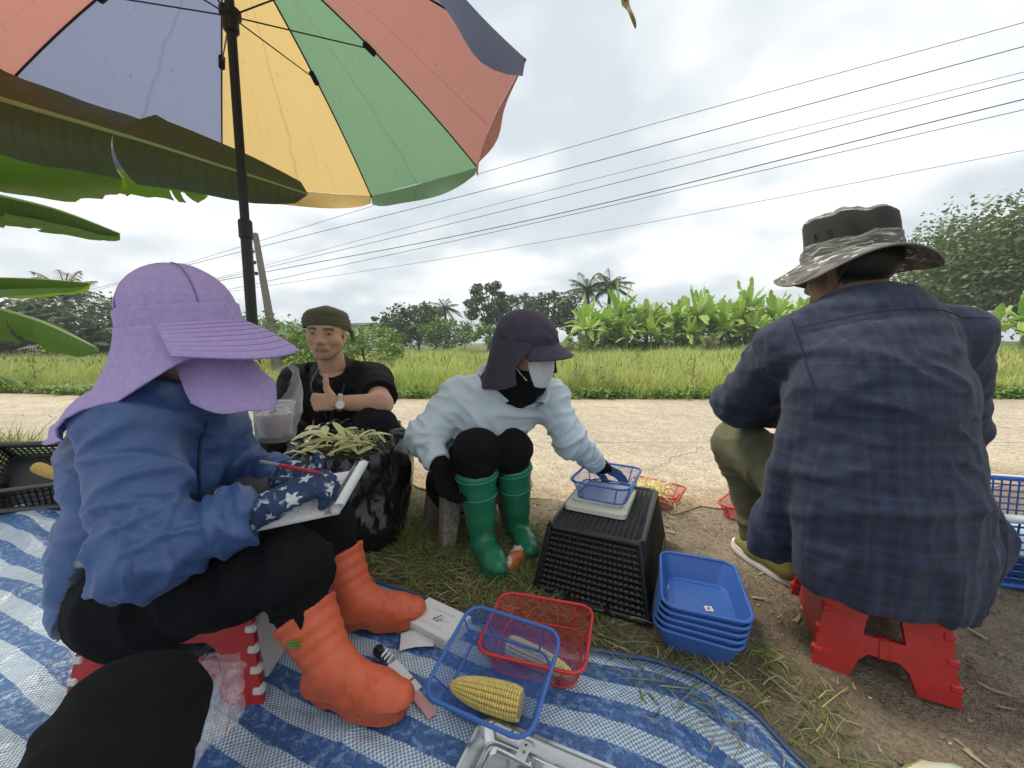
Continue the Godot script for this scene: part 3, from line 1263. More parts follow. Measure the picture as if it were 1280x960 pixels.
func utility_line() -> void:
	var foot := Vector3(-4.576, 0.076, -7.566)
	foot.y = 0.0
	var top := Vector3(-5.082, 2.941, -7.876)
	var conc := mat(lin(0.36, 0.34, 0.31), 0.9, with(tri(2.0, false), {"albedo_texture": ntex(0.06, 5, 51, false, 4, grad([[0, Color(0.6, 0.58, 0.55)], [1, Color(1, 1, 1)]])), "normal_texture": ntex(0.1, 4, 52, true, 5.0)}))
	var pole := thing("utility_pole", "leaning concrete utility pole beyond the road with insulators near its top", "utility pole", foot)
	var d := (top - foot).normalized()
	var g := Geo.new()
	var x := Vector3(1, 0, 0) - d * d.x
	x = x.normalized()
	var z := x.cross(d)
	var rings := []
	for k in 9:
		var t := k / 8.0
		var w := lerpf(0.135, 0.085, t)
		rings.append(rrect(foot + (top - foot) * t - d * (0.2 if k == 0 else 0.0), w, w, 0.015, x, z, 2))
	g.loft(rings, true, true, true)
	putw("shaft", g, conc, pole, 35.0)
	var dark := mat(lin(0.05, 0.045, 0.04), 0.4)
	var steel := mat(lin(0.3, 0.3, 0.3), 0.5, {"metallic": 0.6})
	# insulators on the side that faces the wires
	for k in 4:
		var q := top - d * (0.12 + 0.22 * k) - x * 0.10
		g = Geo.new()
		g.tube([q + x * 0.05, q], 0.012, 6)
		var b := putw("bracket", g, steel, pole)
		g = Geo.new()
		for j in 3:
			g.ball(q - x * 0.015 + d * (j - 1) * 0.024, Vector3(0.035, 0.013, 0.035), Basis(), 8, 5)
		putw("insulator", g, dark, b)
	# wires: each ends beyond the frame at the right and at the next pole on the left
	var wm := mat(lin(0.14, 0.15, 0.16), 0.6)
	var ends := [[28, 340], [58, 349], [90, 372], [100, 378], [124, 392], [137, 398], [188, 404]]
	var rights := [Vector3.ZERO]
	var names := ["topmost overhead wire, alone above the others", "second overhead wire from the top", "thin third overhead wire, upper one of the middle pair", "fourth overhead wire, lower one of the middle pair", "darkest overhead wire, fifth from the top", "sixth overhead wire, just under the darkest one", "lowest overhead wire, set apart below the rest"]
	var near := [Vector3(6.267, 4.694, -5.149), Vector3(6.267, 4.402, -5.118), Vector3(6.533, 4.23, -5.3), Vector3(6.267, 4.003, -5.074), Vector3(6.267, 3.759, -5.048), Vector3(6.533, 3.753, -5.249), Vector3(6.533, 3.236, -5.193)]
	var far := [Vector3(-7.917, 2.787, -9.771), Vector3(-7.917, 2.728, -9.764), Vector3(-7.917, 2.217, -9.709), Vector3(-7.917, 2.197, -9.707), Vector3(-7.917, 2.187, -9.706), Vector3(-7.917, 1.902, -9.675), Vector3(-7.917, 1.902, -9.675)]
	var mids := [Vector3(0, 3.848, -6.969), Vector3(0, 3.52, -6.933), Vector3(0, 3.307, -7.111), Vector3(0, 3.083, -6.886), Vector3(0, 2.823, -6.858), Vector3(0, 2.814, -7.058), Vector3(0, 2.476, -7.021)]
	for k in 7:
		g = Geo.new()
		var a: Vector3 = near[k] + (near[k] - mids[k]) * 0.9
		var e: Vector3 = far[k] + (far[k] - mids[k]) * 3.0
		g.tube(curve([a, near[k], mids[k], far[k], e], 40), [0.0045, 0.0058, 0.0036, 0.005, 0.0072, 0.005, 0.0036][k], 5)
		tag(putw("power_line", g, wm), names[k], "power line", "overhead power lines")


func far_building() -> void:
	var t := thing("white_building", "long low white building with a flat roof behind the black-shirted man", "building", Vector3(-17.5, -0.2, -39.0))
	var g := Geo.new()
	g.box(Vector3(0, 1.25, 0), Vector3(9, 2.5, 5))
	put("wall", g, mat(lin(0.62, 0.64, 0.66), 0.8), t, 20.0)
	g = Geo.new()
	g.box(Vector3(0, 2.62, 0), Vector3(9.6, 0.22, 5.6), Basis(Vector3.BACK, 0.02))
	put("roof", g, mat(lin(0.36, 0.38, 0.40), 0.6), t, 20.0)
	for k in 4:
		g = Geo.new()
		g.box(Vector3(-3.2 + k * 2.1, 1.3, 2.53), Vector3(0.9, 0.9, 0.06))
		put("window", g, mat(lin(0.06, 0.07, 0.08), 0.2), t, 20.0)
	var post := thing("white_post", "white marker post standing in the field before the lone banana plant", "post", Vector3(11.0, ground_y(11.0, -8.9), -8.9))
	g = Geo.new()
	var rings := []
	for k in 4:
		rings.append(rrect(Vector3(-0.05 * k / 3.0, [0.0, 0.5, 1.1, 1.42][k], 0), 0.075, 0.075, 0.008, Vector3.RIGHT, Vector3.BACK, 2))
	g.loft(rings, true, true, true)
	put("shaft", g, mat(lin(0.62, 0.62, 0.58), 0.8, with(tri(3.0, false), {"albedo_texture": ntex(0.05, 4, 55, false, 4, grad([[0, Color(0.6, 0.6, 0.55)], [1, Color(1, 1, 1)]]))})), post, 35.0)
	g = Geo.new()
	g.box(Vector3(-0.05, 1.435, 0), Vector3(0.085, 0.03, 0.085), Basis(), 0.008)
	put("cap", g, mat(lin(0.5, 0.5, 0.47), 0.8), post, 20.0)


# ---------------------------------------------------------------- parasol and near leaves
func parasol() -> void:
	var foot := Vector3(-0.872, 0.0, -1.303)
	var top := Vector3(-0.884, 2.114, -1.323)
	var t := thing("beach_umbrella", "faded red, blue, yellow and green beach umbrella on a dark pole", "umbrella", foot)
	var ax := (top - foot).normalized()
	var u := ax.cross(Vector3.BACK).normalized()
	var v := u.cross(ax)
	var radius := 0.927
	var drop := 0.495
	var rib_at := func(k: float, s: float) -> Vector3:
		var a := -1.465 + k * PI / 4
		return top + (u * cos(a) + v * sin(a)) * radius * s - ax * drop * (s * 0.616 + 0.384 * s * s)
	var metal := mat(lin(0.022, 0.021, 0.022), 0.45, {"metallic": 0.3})
	var g := Geo.new()
	g.tube([foot - ax * 0.15, foot + ax * 0.7, foot + ax * 1.2], 0.0165, 14)
	g.tube([foot + ax * 1.15, top - ax * 0.02], 0.0135, 14)
	var pole := putw("pole", g, metal, t, 50.0)
	g = Geo.new()
	g.tube([foot + ax * 1.14, foot + ax * 1.145, foot + ax * 1.195, foot + ax * 1.2], [0.018, 0.0205, 0.0205, 0.018], 14)
	putw("collar", g, metal, pole, 40.0)
	# runner with its crown of stretchers
	var run := top - ax * 0.30
	g = Geo.new()
	g.tube([run - ax * 0.045, run - ax * 0.04, run - ax * 0.005, run + ax * 0.0, run + ax * 0.018, run + ax * 0.02], [0.019, 0.022, 0.022, 0.030, 0.030, 0.02], 16)
	putw("runner", g, metal, t, 40.0)
	g = Geo.new()
	g.tube([top - ax * 0.03, top - ax * 0.005, top + ax * 0.02, top + ax * 0.06], [0.03, 0.032, 0.018, 0.006], 14)
	putw("finial", g, metal, t, 40.0)
	var cols := [lin(0.52, 0.25, 0.225), lin(0.225, 0.27, 0.44), lin(0.72, 0.545, 0.245), lin(0.215, 0.39, 0.255)]
	var names := ["red panel", "blue panel", "yellow panel", "green panel"]
	# stains and mildew on the cloth
	var dirt := picture(512, 512, func(x: int, y: int) -> Color:
		var a := clampf(1.0 - maxf(0.0, noise_b.get_noise_2d(x * 0.006, y * 0.009)) * 0.30, 0, 1)
		var spot := noise_b.get_noise_2d(x * 0.06 + 90.0, y * 0.05)
		var spots := smoothstep(0.52, 0.66, spot) * smoothstep(0.05, 0.25, noise_a.get_noise_2d(x * 0.008, y * 0.008 + 50.0))
		var streak := smoothstep(0.38, 0.62, noise_b.get_noise_2d(x * 0.035, y * 0.004 + 30.0)) * 0.16
		var crease := 0.10 * exp(-pow((x - 262 + 14.0 * noise_a.get_noise_1d(y * 0.01)) / 5.0, 2.0))
		var w := (1.0 - spots * 0.22 - streak * 0.15 - crease * 0.8)
		return Color(w, w * 0.985, w * 0.96, 1.0))
	for k in 8:
		# panel k lies between rib k-1 and rib k; yellow ends at rib 0
		var kind: int = posmod(2 + k, 4)
		var m := mat(cols[kind], 0.8, {"backlight": Color(1, 1, 1), "albedo_texture": dirt, "uv1_offset": Vector3(0, k * 0.37, 0), "normal_texture": M.cloth_normal, "normal_scale": 0.25, "uv1_scale": Vector3(1, 1, 1)})
		g = Geo.new()
		var rows := []
		for a in 21:
			var s := maxf(0.02, a / 20.0)
			var row := PackedVector3Array()
			for b in 15:
				var f := b / 14.0
				var p: Vector3 = rib_at.call(k - 1.0, s).lerp(rib_at.call(k + 0.0, s), f)
				# taut cloth dips between the ribs; the free edge cuts in
				p += ax * (-0.020 * sin(f * PI) * s) - (p - top).slide(ax) * 0.035 * sin(f * PI) * s * s
				p += ax * 0.006 * noise_a.get_noise_2d(f * 3.0 + k * 7.0, s * 4.0) * sin(f * PI)
				row.append(p)
			rows.append(row)
		g.film(rows)
		var pa := putw("canopy_panel", g, m, t)
		pa.set_meta("label", names[kind])
		# valance: a short scalloped flap sewn to the edge
		g = Geo.new()
		rows = []
		var edge: PackedVector3Array = g_last(rows, rib_at, k, ax, top)
		for a in 6:
			var s := a / 5.0
			var row := PackedVector3Array()
			for b in 15:
				var f := b / 14.0
				var o := (edge[b] - top).slide(ax).normalized()
				var scal := 0.55 + 0.45 * pow(absf(sin(f * PI)), 0.6)
				row.append(edge[b] + (-ax * 0.085 * scal + o * 0.02 * sin(f * PI * 3.0 + k) * s - o * 0.012) * s + Vector3(0, 0.004 * sin(f * 9.0 + k), 0) * s)
			rows.append(row)
		g.film(rows, Vector2(1, 0.15))
		putw("valance", g, m, pa)
	for k in 8:
		g = Geo.new()
		var pts := []
		for a in 13:
			pts.append(rib_at.call(float(k), a / 12.0 * 0.995) - ax * 0.006)
		g.tube(pts, 0.0032, 6)
		var rib := putw("rib", g, metal, t)
		g = Geo.new()
		g.ball(pts[12], Vector3(0.006, 0.006, 0.006), Basis(), 8, 5)
		putw("tip", g, metal, rib)
		var mid: Vector3 = rib_at.call(float(k), 0.47) - ax * 0.014
		g = Geo.new()
		g.tube([run + (mid - run).slide(ax).normalized() * 0.026 + ax * 0.008, mid], 0.0024, 6)
		putw("stretcher", g, metal, t)
		# dark cloth sleeve over the joint
		var along: Vector3 = (rib_at.call(float(k), 0.55) - rib_at.call(float(k), 0.45)).normalized()
		g = Geo.new()
		g.tube([mid - along * 0.026, mid - along * 0.022, mid + along * 0.022, mid + along * 0.026], [0.006, 0.011, 0.011, 0.007], 8)
		putw("joint_sleeve", g, mat(lin(0.012, 0.012, 0.016), 0.9), rib)


func g_last(_rows: Array, rib_at: Callable, k: int, ax: Vector3, top: Vector3) -> PackedVector3Array:
	var row := PackedVector3Array()
	for b in 15:
		var f := b / 14.0
		var p: Vector3 = rib_at.call(k - 1.0, 1.0).lerp(rib_at.call(k + 0.0, 1.0), f)
		p += ax * (-0.020 * sin(f * PI)) - (p - top).slide(ax) * 0.035 * sin(f * PI)
		row.append(p)
	return row


func near_banana() -> void:
	# a banana plant just outside the frame at the left; its leaves reach in under the umbrella
	var foot := Vector3(-3.1, 0.0, -1.75)
	var t := thing("banana_plant", "large banana plant at the left whose broad torn leaves hang before the umbrella", "banana plant", foot)
	var crown := Vector3(-3.05, 1.55, -1.8)
	var g := Geo.new()
	g.tube(curve([foot - Vector3(0, 0.1, 0), foot + Vector3(0.03, 0.6, 0), foot + Vector3(0.0, 1.2, 0), crown + Vector3(0, 0.15, 0)], 8), [0.16, 0.15, 0.14, 0.135, 0.13, 0.12, 0.11, 0.1, 0.07], 14)
	putw("stem", g, M.banana_stem, t)
	var fibre := ntex(0.02, 3, 71, true, 5.0)
	var m := mat(Color.WHITE, 0.42, {"vertex_color_use_as_albedo": true, "backlight": Color(0.85, 0.9, 0.55), "normal_texture": fibre, "normal_scale": 0.2, "uv1_scale": Vector3(0.15, 26, 1), "albedo_texture": ntex(0.012, 4, 72, false, 4, grad([[0.0, Color(0.86, 0.87, 0.82)], [0.5, Color(0.95, 0.96, 0.93)], [1.0, Color(1, 1, 1)]]))})
	# midrib points, half width, up, fold angle, tears, seed, colour
	var green := Color(0.105, 0.12, 0.06)
	var fresh := Color(0.22, 0.36, 0.05)
	var list := [
		[[crown, Vector3(-2.03, 1.684, -1.263), Vector3(-1.609, 1.551, -1.258), Vector3(-1.2, 1.457, -1.359), Vector3(-0.754, 1.344, -1.487)], 0.165, Vector3(0.15, 0.6, 1.0), -0.15, 3, 5, green],
		[[crown, Vector3(-3.25, 1.882, -2.079), Vector3(-2.612, 1.792, -2.019), Vector3(-2.209, 1.732, -1.972), Vector3(-1.917, 1.646, -1.942)], 0.30, Vector3(0.1, 0.75, 0.9), -0.75, 2, 8, fresh],
		[[crown, Vector3(-3.333, 1.724, -2.112), Vector3(-2.681, 1.559, -2.044), Vector3(-2.28, 1.46, -2.003), Vector3(-1.94, 1.335, -1.969)], 0.16, Vector3(0, 1, 0.35), -1.0, 5, 11, Color(0.17, 0.29, 0.045)],
		[[crown + Vector3(0, 0, -0.4), Vector3(-3.938, 2.522, -2.902), Vector3(-3.036, 2.15, -2.812), Vector3(-2.492, 2.001, -2.745), Vector3(-2.04, 1.804, -2.674)], 0.26, Vector3(0.1, 0.7, 0.7), -0.6, 9, 14, fresh],
		[[crown + Vector3(0, -0.2, 0), Vector3(-3.642, 1.172, -2.354), Vector3(-3.071, 1.165, -2.252), Vector3(-2.665, 1.152, -2.201), Vector3(-2.31, 1.122, -2.147)], 0.13, Vector3(0, 1, 0.1), -1.15, 4, 17, fresh],
		[[crown + Vector3(0, -0.3, 0), Vector3(-3.331, 1.131, -2.098), Vector3(-2.792, 1.007, -2.034), Vector3(-2.421, 0.906, -1.993), Vector3(-2.106, 0.776, -1.949)], 0.19, Vector3(0, 0.85, 0.6), -0.65, 4, 20, Color(0.19, 0.32, 0.05)],
		[[crown, Vector3(-3.587, 0.835, -2.116), Vector3(-3.032, 0.685, -2.05), Vector3(-2.708, 0.626, -1.993), Vector3(-2.633, 0.585, -1.988)], 0.10, Vector3(0, 0.85, 0.6), -0.65, 2, 23, fresh],
		[[crown, Vector3(-3.133, 2.55, -1.799), Vector3(-2.625, 2.627, -1.707), Vector3(-2.304, 2.621, -1.605)], 0.22, Vector3(0, 1, 0.2), -0.4, 4, 26, fresh],
		[[crown, crown + Vector3(-0.5, 0.5, 0.4), crown + Vector3(-1.1, 0.5, 0.8), crown + Vector3(-1.6, 0.1, 1.1)], 0.24, Vector3(0, 1, 0.1), -0.5, 5, 29, fresh]]
	for e in list:
		var r := banana_leaf(curve(e[0], 26), e[1], e[2], e[3], e[4], e[5], e[6], 0.05)
		var leaf := putw("leaf", r[0], m, t)
		putw("midrib", r[1], M.midrib, leaf)
	# dry leaf hanging in from above at the top of the picture
	var dry := thing("dry_banana_leaf", "withered brown leaf tip hanging in at the top of the picture", "leaf", Vector3(0.5, 2.254, -1.666))
	var brown := mat(Color.WHITE, 0.8, {"vertex_color_use_as_albedo": true, "backlight": Color(0.5, 0.4, 0.25), "normal_texture": fibre, "uv1_scale": Vector3(0.3, 14, 1)})
	var rows := []
	g = Geo.new()
	g.col = Color(0.075, 0.055, 0.045)
	for k in 13:
		var v := k / 12.0
		var a: Vector3 = Vector3(0.444, 2.148, -1.655).lerp(Vector3(1.041, 2.075, -1.496), v)
		var row := PackedVector3Array()
		for j in 6:
			var f := j / 5.0
			row.append(a + Vector3(0.01 * sin(v * 9.0), lerpf(-0.018, 0.22, f) + 0.012 * sin(v * 7.0 + f * 3.0), -0.06 * f + 0.02 * sin(f * 4.0 + v * 5.0)))
		rows.append(row)
	g.sheet(rows, 0.002)
	putw("blade", g, brown, dry)
	g = Geo.new()
	g.col = Color(0.40, 0.30, 0.12)
	rows = []
	var path := curve([Vector3(0.444, 2.316, -1.673), Vector3(0.441, 2.155, -1.656), Vector3(0.447, 2.071, -1.636), Vector3(0.478, 2.008, -1.62)], 12)
	for k in 13:
		var w := 0.020 * pow(1.0 - k / 12.0, 0.6) + 0.001
		var row := PackedVector3Array()
		for j in 5:
			var f := j / 4.0 - 0.5
			row.append(path[k] + Vector3(f * w * 2.0, 0.008 * sin(k * 1.3) * f, 0.02 * absf(f) + 0.01 * sin(k * 0.9)))
		rows.append(row)
	g.sheet(rows, 0.0015)
	putw("curled_tip", g, brown, dry)
	g = Geo.new()
	g.tube(curve([Vector3(0.444, 2.148, -1.655), Vector3(0.375, 2.361, -1.376), Vector3(0.5, 2.6, 0.2), Vector3(0.6, 2.4, 1.6), Vector3(0.7, 0, 2.4)], 24), 0.012, 8)
	putw("stalk", g, M.bark, dry)


# ---------------------------------------------------------------- people
func cloth(c: Color, rough := 0.85, weave := 9.0, micro := 1.0, extra := {}) -> StandardMaterial3D:
	var o := with(tri(weave, false), {"uv1_triplanar_sharpness": 3.0, "normal_texture": M.cloth_normal, "normal_scale": micro * 0.45, "albedo_texture": M.cloth_tone, "rim_enabled": true, "rim": 0.12})
	return mat(c, rough, with(o, extra))


func people_materials() -> void:
	M.cloth_normal = ntex(0.09, 3, 61, true, 5.0, null, 512)
	M.cloth_tone = ntex(0.02, 5, 62, false, 4, grad([[0.0, Color(0.90, 0.90, 0.90)], [1.0, Color(1, 1, 1)]]), 256)
	M.skin = mat(Color.WHITE, 0.5, {"vertex_color_use_as_albedo": true, "subsurf_scatter_enabled": true, "subsurf_scatter_strength": 0.12})
	M.black_cloth = cloth(lin(0.010, 0.010, 0.0115), 0.9, 7.0, 1.0, {"rim_enabled": false, "metallic_specular": 0.25})
	M.black_glove = cloth(lin(0.008, 0.008, 0.009), 0.95, 10.0, 1.0, {"rim_enabled": false, "metallic_specular": 0.25})
	M.eye = mat(lin(0.22, 0.17, 0.14), 0.3)
	M.pupil = mat(lin(0.012, 0.008, 0.006), 0.15)


func head_bones(c: Vector3, f: Vector3, u: Vector3, neck: Vector3, s := 1.0) -> Array:
	var r := u.cross(f)  # the head's left
	var at := func(x: float, y: float, z: float) -> Vector3:
		return c + (r * x + u * y + f * z) * s
	var out := [
		[at.call(0, 0.032, -0.034), at.call(0, 0.034, 0.018), 0.079 * s, 0.072 * s],
		[at.call(0, 0.0, 0.026), at.call(0, -0.05, 0.040), 0.063 * s, 0.048 * s],
		[at.call(0, -0.07, 0.030), at.call(0, -0.088, 0.058), 0.040 * s, 0.024 * s],
		[at.call(0, 0.012, 0.084), at.call(0, -0.024, 0.104), 0.008 * s, 0.012 * s],
		[at.call(-0.018, -0.058, 0.083), at.call(0.018, -0.058, 0.083), 0.008 * s, 0.008 * s],
		[at.call(0, -0.05, -0.02), neck, 0.054 * s, 0.058 * s]]
	for k in [-1.0, 1.0]:
		out.append([at.call(0.044 * k, -0.048, 0.008), at.call(0.014 * k, -0.086, 0.050), 0.029 * s, 0.023 * s])
		out.append([at.call(0.034 * k, -0.020, 0.052), at.call(0.042 * k, -0.024, 0.034), 0.031 * s, 0.031 * s])
		out.append([at.call(0.010 * k, -0.030, 0.092), at.call(0.012 * k, -0.031, 0.088), 0.009 * s, 0.008 * s])
		out.append([at.call(0.014 * k, 0.027, 0.080), at.call(0.046 * k, 0.024, 0.062), 0.011 * s, 0.010 * s])
		out.append([at.call(0.077 * k, 0.004, -0.008), at.call(0.075 * k, -0.026, -0.004), 0.021 * s, 0.014 * s, r, 0.4])
	return out


# a body as one surface: trunk and limbs, with the head on a finer grid
func body(bones: Array, head: Array, tone: Callable, fine := 0.006) -> Geo:
	var g := skin(bones, 0.013, 0.03, [], null, tone)
	g.append(skin(head, fine, 0.016, [], null, tone))
	return g


# a rubber boot: shaft, foot, moulded ribs; returns [upper, sole]
func boot(top: Vector3, ankle: Vector3, ahead: Vector3, sole_y: float, r_top: float, length: float, cell := 0.006, ribs := 5.0) -> Array:
	ahead.y = 0
	ahead = ahead.normalized()
	var side := ahead.cross(Vector3.UP)
	var base := Vector3(ankle.x, sole_y, ankle.z)
	var r := length / 0.27
	var heel := base - ahead * 0.035 * r + Vector3.UP * 0.05 * r
	var ball := base + ahead * 0.115 * r + Vector3.UP * 0.042 * r
	var toe := base + ahead * 0.165 * r + Vector3.UP * 0.040 * r
	var d := (top - ankle).normalized()
	var bones := [[top + d * 0.03, ankle, r_top, 0.046 * r], [ankle, heel, 0.045 * r, 0.040 * r], [ankle + ahead * 0.01, ball, 0.042 * r, 0.034 * r], [ball, toe, 0.037 * r, 0.033 * r], [heel, ball, 0.034 * r, 0.040 * r],
		[base + Vector3.UP * 0.024 - ahead * 0.025 * r, base + Vector3.UP * 0.024 + ahead * 0.145 * r, 0.036 * r, 0.040 * r, Vector3.UP, 0.7]]
	var len := (top - ankle).length()
	var soil := Vector3(base.x * 3.0, 2.0, 0.0)
	var up := skin(bones, cell, 0.022, [[top, d, 0.2], [base + Vector3.UP * 0.030, Vector3.DOWN, 0.4]], func(p: Vector3, n: Vector3) -> float:
		var h := (p - ankle).dot(d) / len
		var w := smoothstep(0.0, 0.25, h) * smoothstep(1.02, 0.9, h)
		var s := 0.0013 * w * sin(h * TAU * ribs) + 0.0025 * smoothstep(0.93, 0.96, h)
		return s + fold(p, d, 14.0, 0.0026) * smoothstep(0.35, 0.05, absf(h - 0.15)), func(p: Vector3) -> Color:
		# dried mud splashed up from the welt
		var n := noise_b.get_noise_3dv(p * 16.0 + soil) + 0.5 * noise_c.get_noise_3dv(p * 60.0)
		return Color.WHITE.lerp(Color(0.80, 0.75, 0.68), 0.55 * smoothstep(0.10, 0.45, n - (p.y - sole_y) * 2.6 + 0.16)))
	var g := Geo.new()
	var rings := []
	var hs := [0.0, 0.003, 0.030, 0.036]
	for k in 4:
		var ring := PackedVector3Array()
		for j in 28:
			var a := TAU * j / 28.0
			var x := cos(a)
			var t := (0.121 * x + 0.060) * r
			var w := (0.050 + 0.008 * x - 0.010 * maxf(0.0, -x - 0.2) - 0.006 * (1.0 - absf(x + 0.15))) * r
			var e: float = [-0.004, 0.0, 0.001, -0.004][k]
			var q := base + ahead * (t + signf(x) * e) + side * (pow(absf(sin(a)), 0.75) * signf(sin(a)) * (w + e))
			var arch := 0.012 if (k < 2 and t > -0.012 * r and t < 0.045 * r) else 0.0
			ring.append(q + Vector3.UP * (hs[k] + arch))
		rings.append(ring)
	g.loft(rings, true, true, true)
	return [up, g]


func lump(p: Vector3, f: float, a: float) -> float:
	return noise_b.get_noise_3dv(p * f) * a


# --- the woman who writes
func person_writing() -> void:
	var pelvis := Vector3(-0.934, 0.177, -0.908)
	var waist := Vector3(-0.918, 0.353, -0.907)
	var chest := Vector3(-0.863, 0.539, -0.897)
	var neck := Vector3(-0.771, 0.673, -0.881)
	var head := Vector3(-0.729, 0.8, -0.875)
	var sh_r := Vector3(-0.777, 0.617, -0.775)
	var el_r := Vector3(-0.687, 0.412, -0.682)
	var wr_r := Vector3(-0.525, 0.449, -0.767)
	var sh_l := Vector3(-0.819, 0.587, -1.023)
	var el_l := Vector3(-0.782, 0.42, -1.085)
	var wr_l := Vector3(-0.612, 0.454, -0.988)
	var hip_r := Vector3(-0.813, 0.23, -0.803)
	var kn_r := Vector3(-0.475, 0.311, -0.802)
	var an_r := Vector3(-0.388, 0.10, -0.762)
	var hip_l := Vector3(-0.98, 0.154, -0.986)
	var kn_l := Vector3(-0.521, 0.306, -1.003)
	var an_l := Vector3(-0.425, 0.10, -0.985)
	var tops := [Vector3(-0.464, 0.2, -0.8), Vector3(-0.482, 0.219, -1.013)]
	var f := Vector3(0.97, -0.10, -0.18).normalized()
	var u := (Vector3(0.12, 1, 0.03) - f * f.dot(Vector3(0.12, 1, 0.03))).normalized()
	var lat := Vector3(0.18, 0, 0.98).normalized()
	var t := thing("person", "seated person in a purple sun hat and blue jacket writing on a notepad", "person", Vector3(pelvis.x, 0.0, pelvis.z))
	var tone := func(p: Vector3) -> Color: return Color(0.42, 0.25, 0.17)
	var b := [[pelvis, waist, 0.12, 0.11], [waist, chest, 0.11, 0.12], [chest, neck, 0.11, 0.055], [chest, sh_r, 0.09, 0.05], [chest, sh_l, 0.09, 0.05], [sh_r, el_r, 0.045, 0.036], [el_r, wr_r, 0.036, 0.024],
		[sh_l, el_l, 0.045, 0.036], [el_l, wr_l, 0.036, 0.024], [hip_r, kn_r, 0.075, 0.05], [kn_r, tops[0], 0.036, 0.030], [tops[0], an_r, 0.030, 0.026], [hip_l, kn_l, 0.075, 0.05], [kn_l, tops[1], 0.036, 0.030], [tops[1], an_l, 0.030, 0.026], [pelvis, hip_r, 0.1, 0.08], [pelvis, hip_l, 0.1, 0.08]]
	putw("body", body(b, head_bones(head, f, u, neck), tone, 0.007), M.skin, t)

	# jacket
	var back := chest - waist
	var sag := (lat.cross(back)).normalized()
	var cuff_r := el_r.lerp(wr_r, 0.97)
	var jb := [[pelvis + Vector3(-0.035, 0.02, 0), waist + Vector3(-0.02, 0, 0), 0.150, 0.148, sag, 0.80], [waist + Vector3(-0.01, 0, 0), chest, 0.150, 0.150, sag, 0.80], [chest, neck.lerp(chest, 0.25), 0.155, 0.085],
		[chest.lerp(neck, 0.5), sh_r, 0.10, 0.082], [chest.lerp(neck, 0.5), sh_l, 0.10, 0.080], [sh_r, el_r, 0.082, 0.075], [el_r, el_r.lerp(wr_r, 0.8), 0.078, 0.056], [el_r.lerp(wr_r, 0.8), wr_r, 0.054, 0.040],
		[sh_l, el_l, 0.080, 0.066], [el_l, wr_l, 0.066, 0.042], [neck.lerp(chest, 0.3), neck, 0.095, 0.085], [neck, head - u * 0.085 - f * 0.02, 0.085, 0.080]]
	var hem := pelvis.lerp(waist, -0.12)
	var jw := folds([[sh_r, el_r, 0.12, 20.0, 0.012], [el_r, wr_r, 0.10, 30.0, 0.016], [waist, chest, 0.2, 14.0, 0.007], [pelvis, waist, 0.22, 18.0, 0.008], [sh_l, el_l, 0.1, 24.0, 0.008], [el_l, wr_l, 0.09, 28.0, 0.008]])
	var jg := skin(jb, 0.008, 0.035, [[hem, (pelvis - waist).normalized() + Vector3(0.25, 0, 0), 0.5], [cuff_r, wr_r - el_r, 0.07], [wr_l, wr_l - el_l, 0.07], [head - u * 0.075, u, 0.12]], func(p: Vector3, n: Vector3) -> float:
		var s: float = jw.call(p, n)
		# gathered cuff and hem
		var c := near_segment(p, wr_r, el_r.lerp(wr_r, 0.9))
		s += 0.004 * sin(p.y * 420.0 + p.z * 300.0) * smoothstep(0.06, 0.03, c)
		s += fold(p, (el_r - sh_r).normalized(), 36.0, 0.0020, 5.0)
		return s + 0.008 * noise_c.get_noise_3dv(p * 5.0), func(p: Vector3) -> Color:
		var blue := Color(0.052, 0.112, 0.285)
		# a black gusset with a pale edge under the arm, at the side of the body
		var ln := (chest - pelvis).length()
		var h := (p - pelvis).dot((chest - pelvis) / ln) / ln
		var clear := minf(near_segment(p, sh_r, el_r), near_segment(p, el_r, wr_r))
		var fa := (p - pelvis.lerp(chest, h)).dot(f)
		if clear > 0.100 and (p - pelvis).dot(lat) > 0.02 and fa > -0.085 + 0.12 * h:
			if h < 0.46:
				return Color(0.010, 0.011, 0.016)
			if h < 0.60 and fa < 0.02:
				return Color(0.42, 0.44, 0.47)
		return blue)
	M.jacket_blue = cloth(Color.WHITE, 0.42, 6.0, 0.9, {"rim": 0.1, "vertex_color_use_as_albedo": true})
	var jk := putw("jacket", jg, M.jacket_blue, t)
	var g := Geo.new()
	var rows := []
	# a zip up the front and a drawn seam over the shoulder
	g = Geo.new()
	var zl := []
	for k in 9:
		var v := k / 8.0
		zl.append(pelvis.lerp(neck, 0.25 + 0.66 * v) + lat * 0.03)
	g.tube(drape_line(Array(jg.v), zl, (f + lat * 0.15).normalized(), 0.001), 0.0035, 5)
	putw("zip", g, mat(lin(0.03, 0.05, 0.10), 0.4), jk)

	# trousers
	var tb := [[pelvis, waist.lerp(pelvis, 0.4), 0.138, 0.138], [hip_r + Vector3(-0.03, 0, 0), kn_r, 0.108, 0.078], [hip_l, kn_l, 0.105, 0.078], [kn_r, tops[0], 0.078, 0.052], [tops[0], tops[0].lerp(an_r, 0.3), 0.050, 0.044], [kn_l, tops[1], 0.078, 0.050], [tops[1], tops[1].lerp(an_l, 0.3), 0.048, 0.042], [hip_r, hip_l, 0.115, 0.115]]
	var tw := folds([[hip_r, kn_r, 0.16, 15.0, 0.014], [hip_l, kn_l, 0.16, 15.0, 0.014], [kn_r, an_r, 0.1, 26.0, 0.008]])
	putw("trousers", skin(tb, 0.010, 0.022, [], tw), M.black_cloth, t)

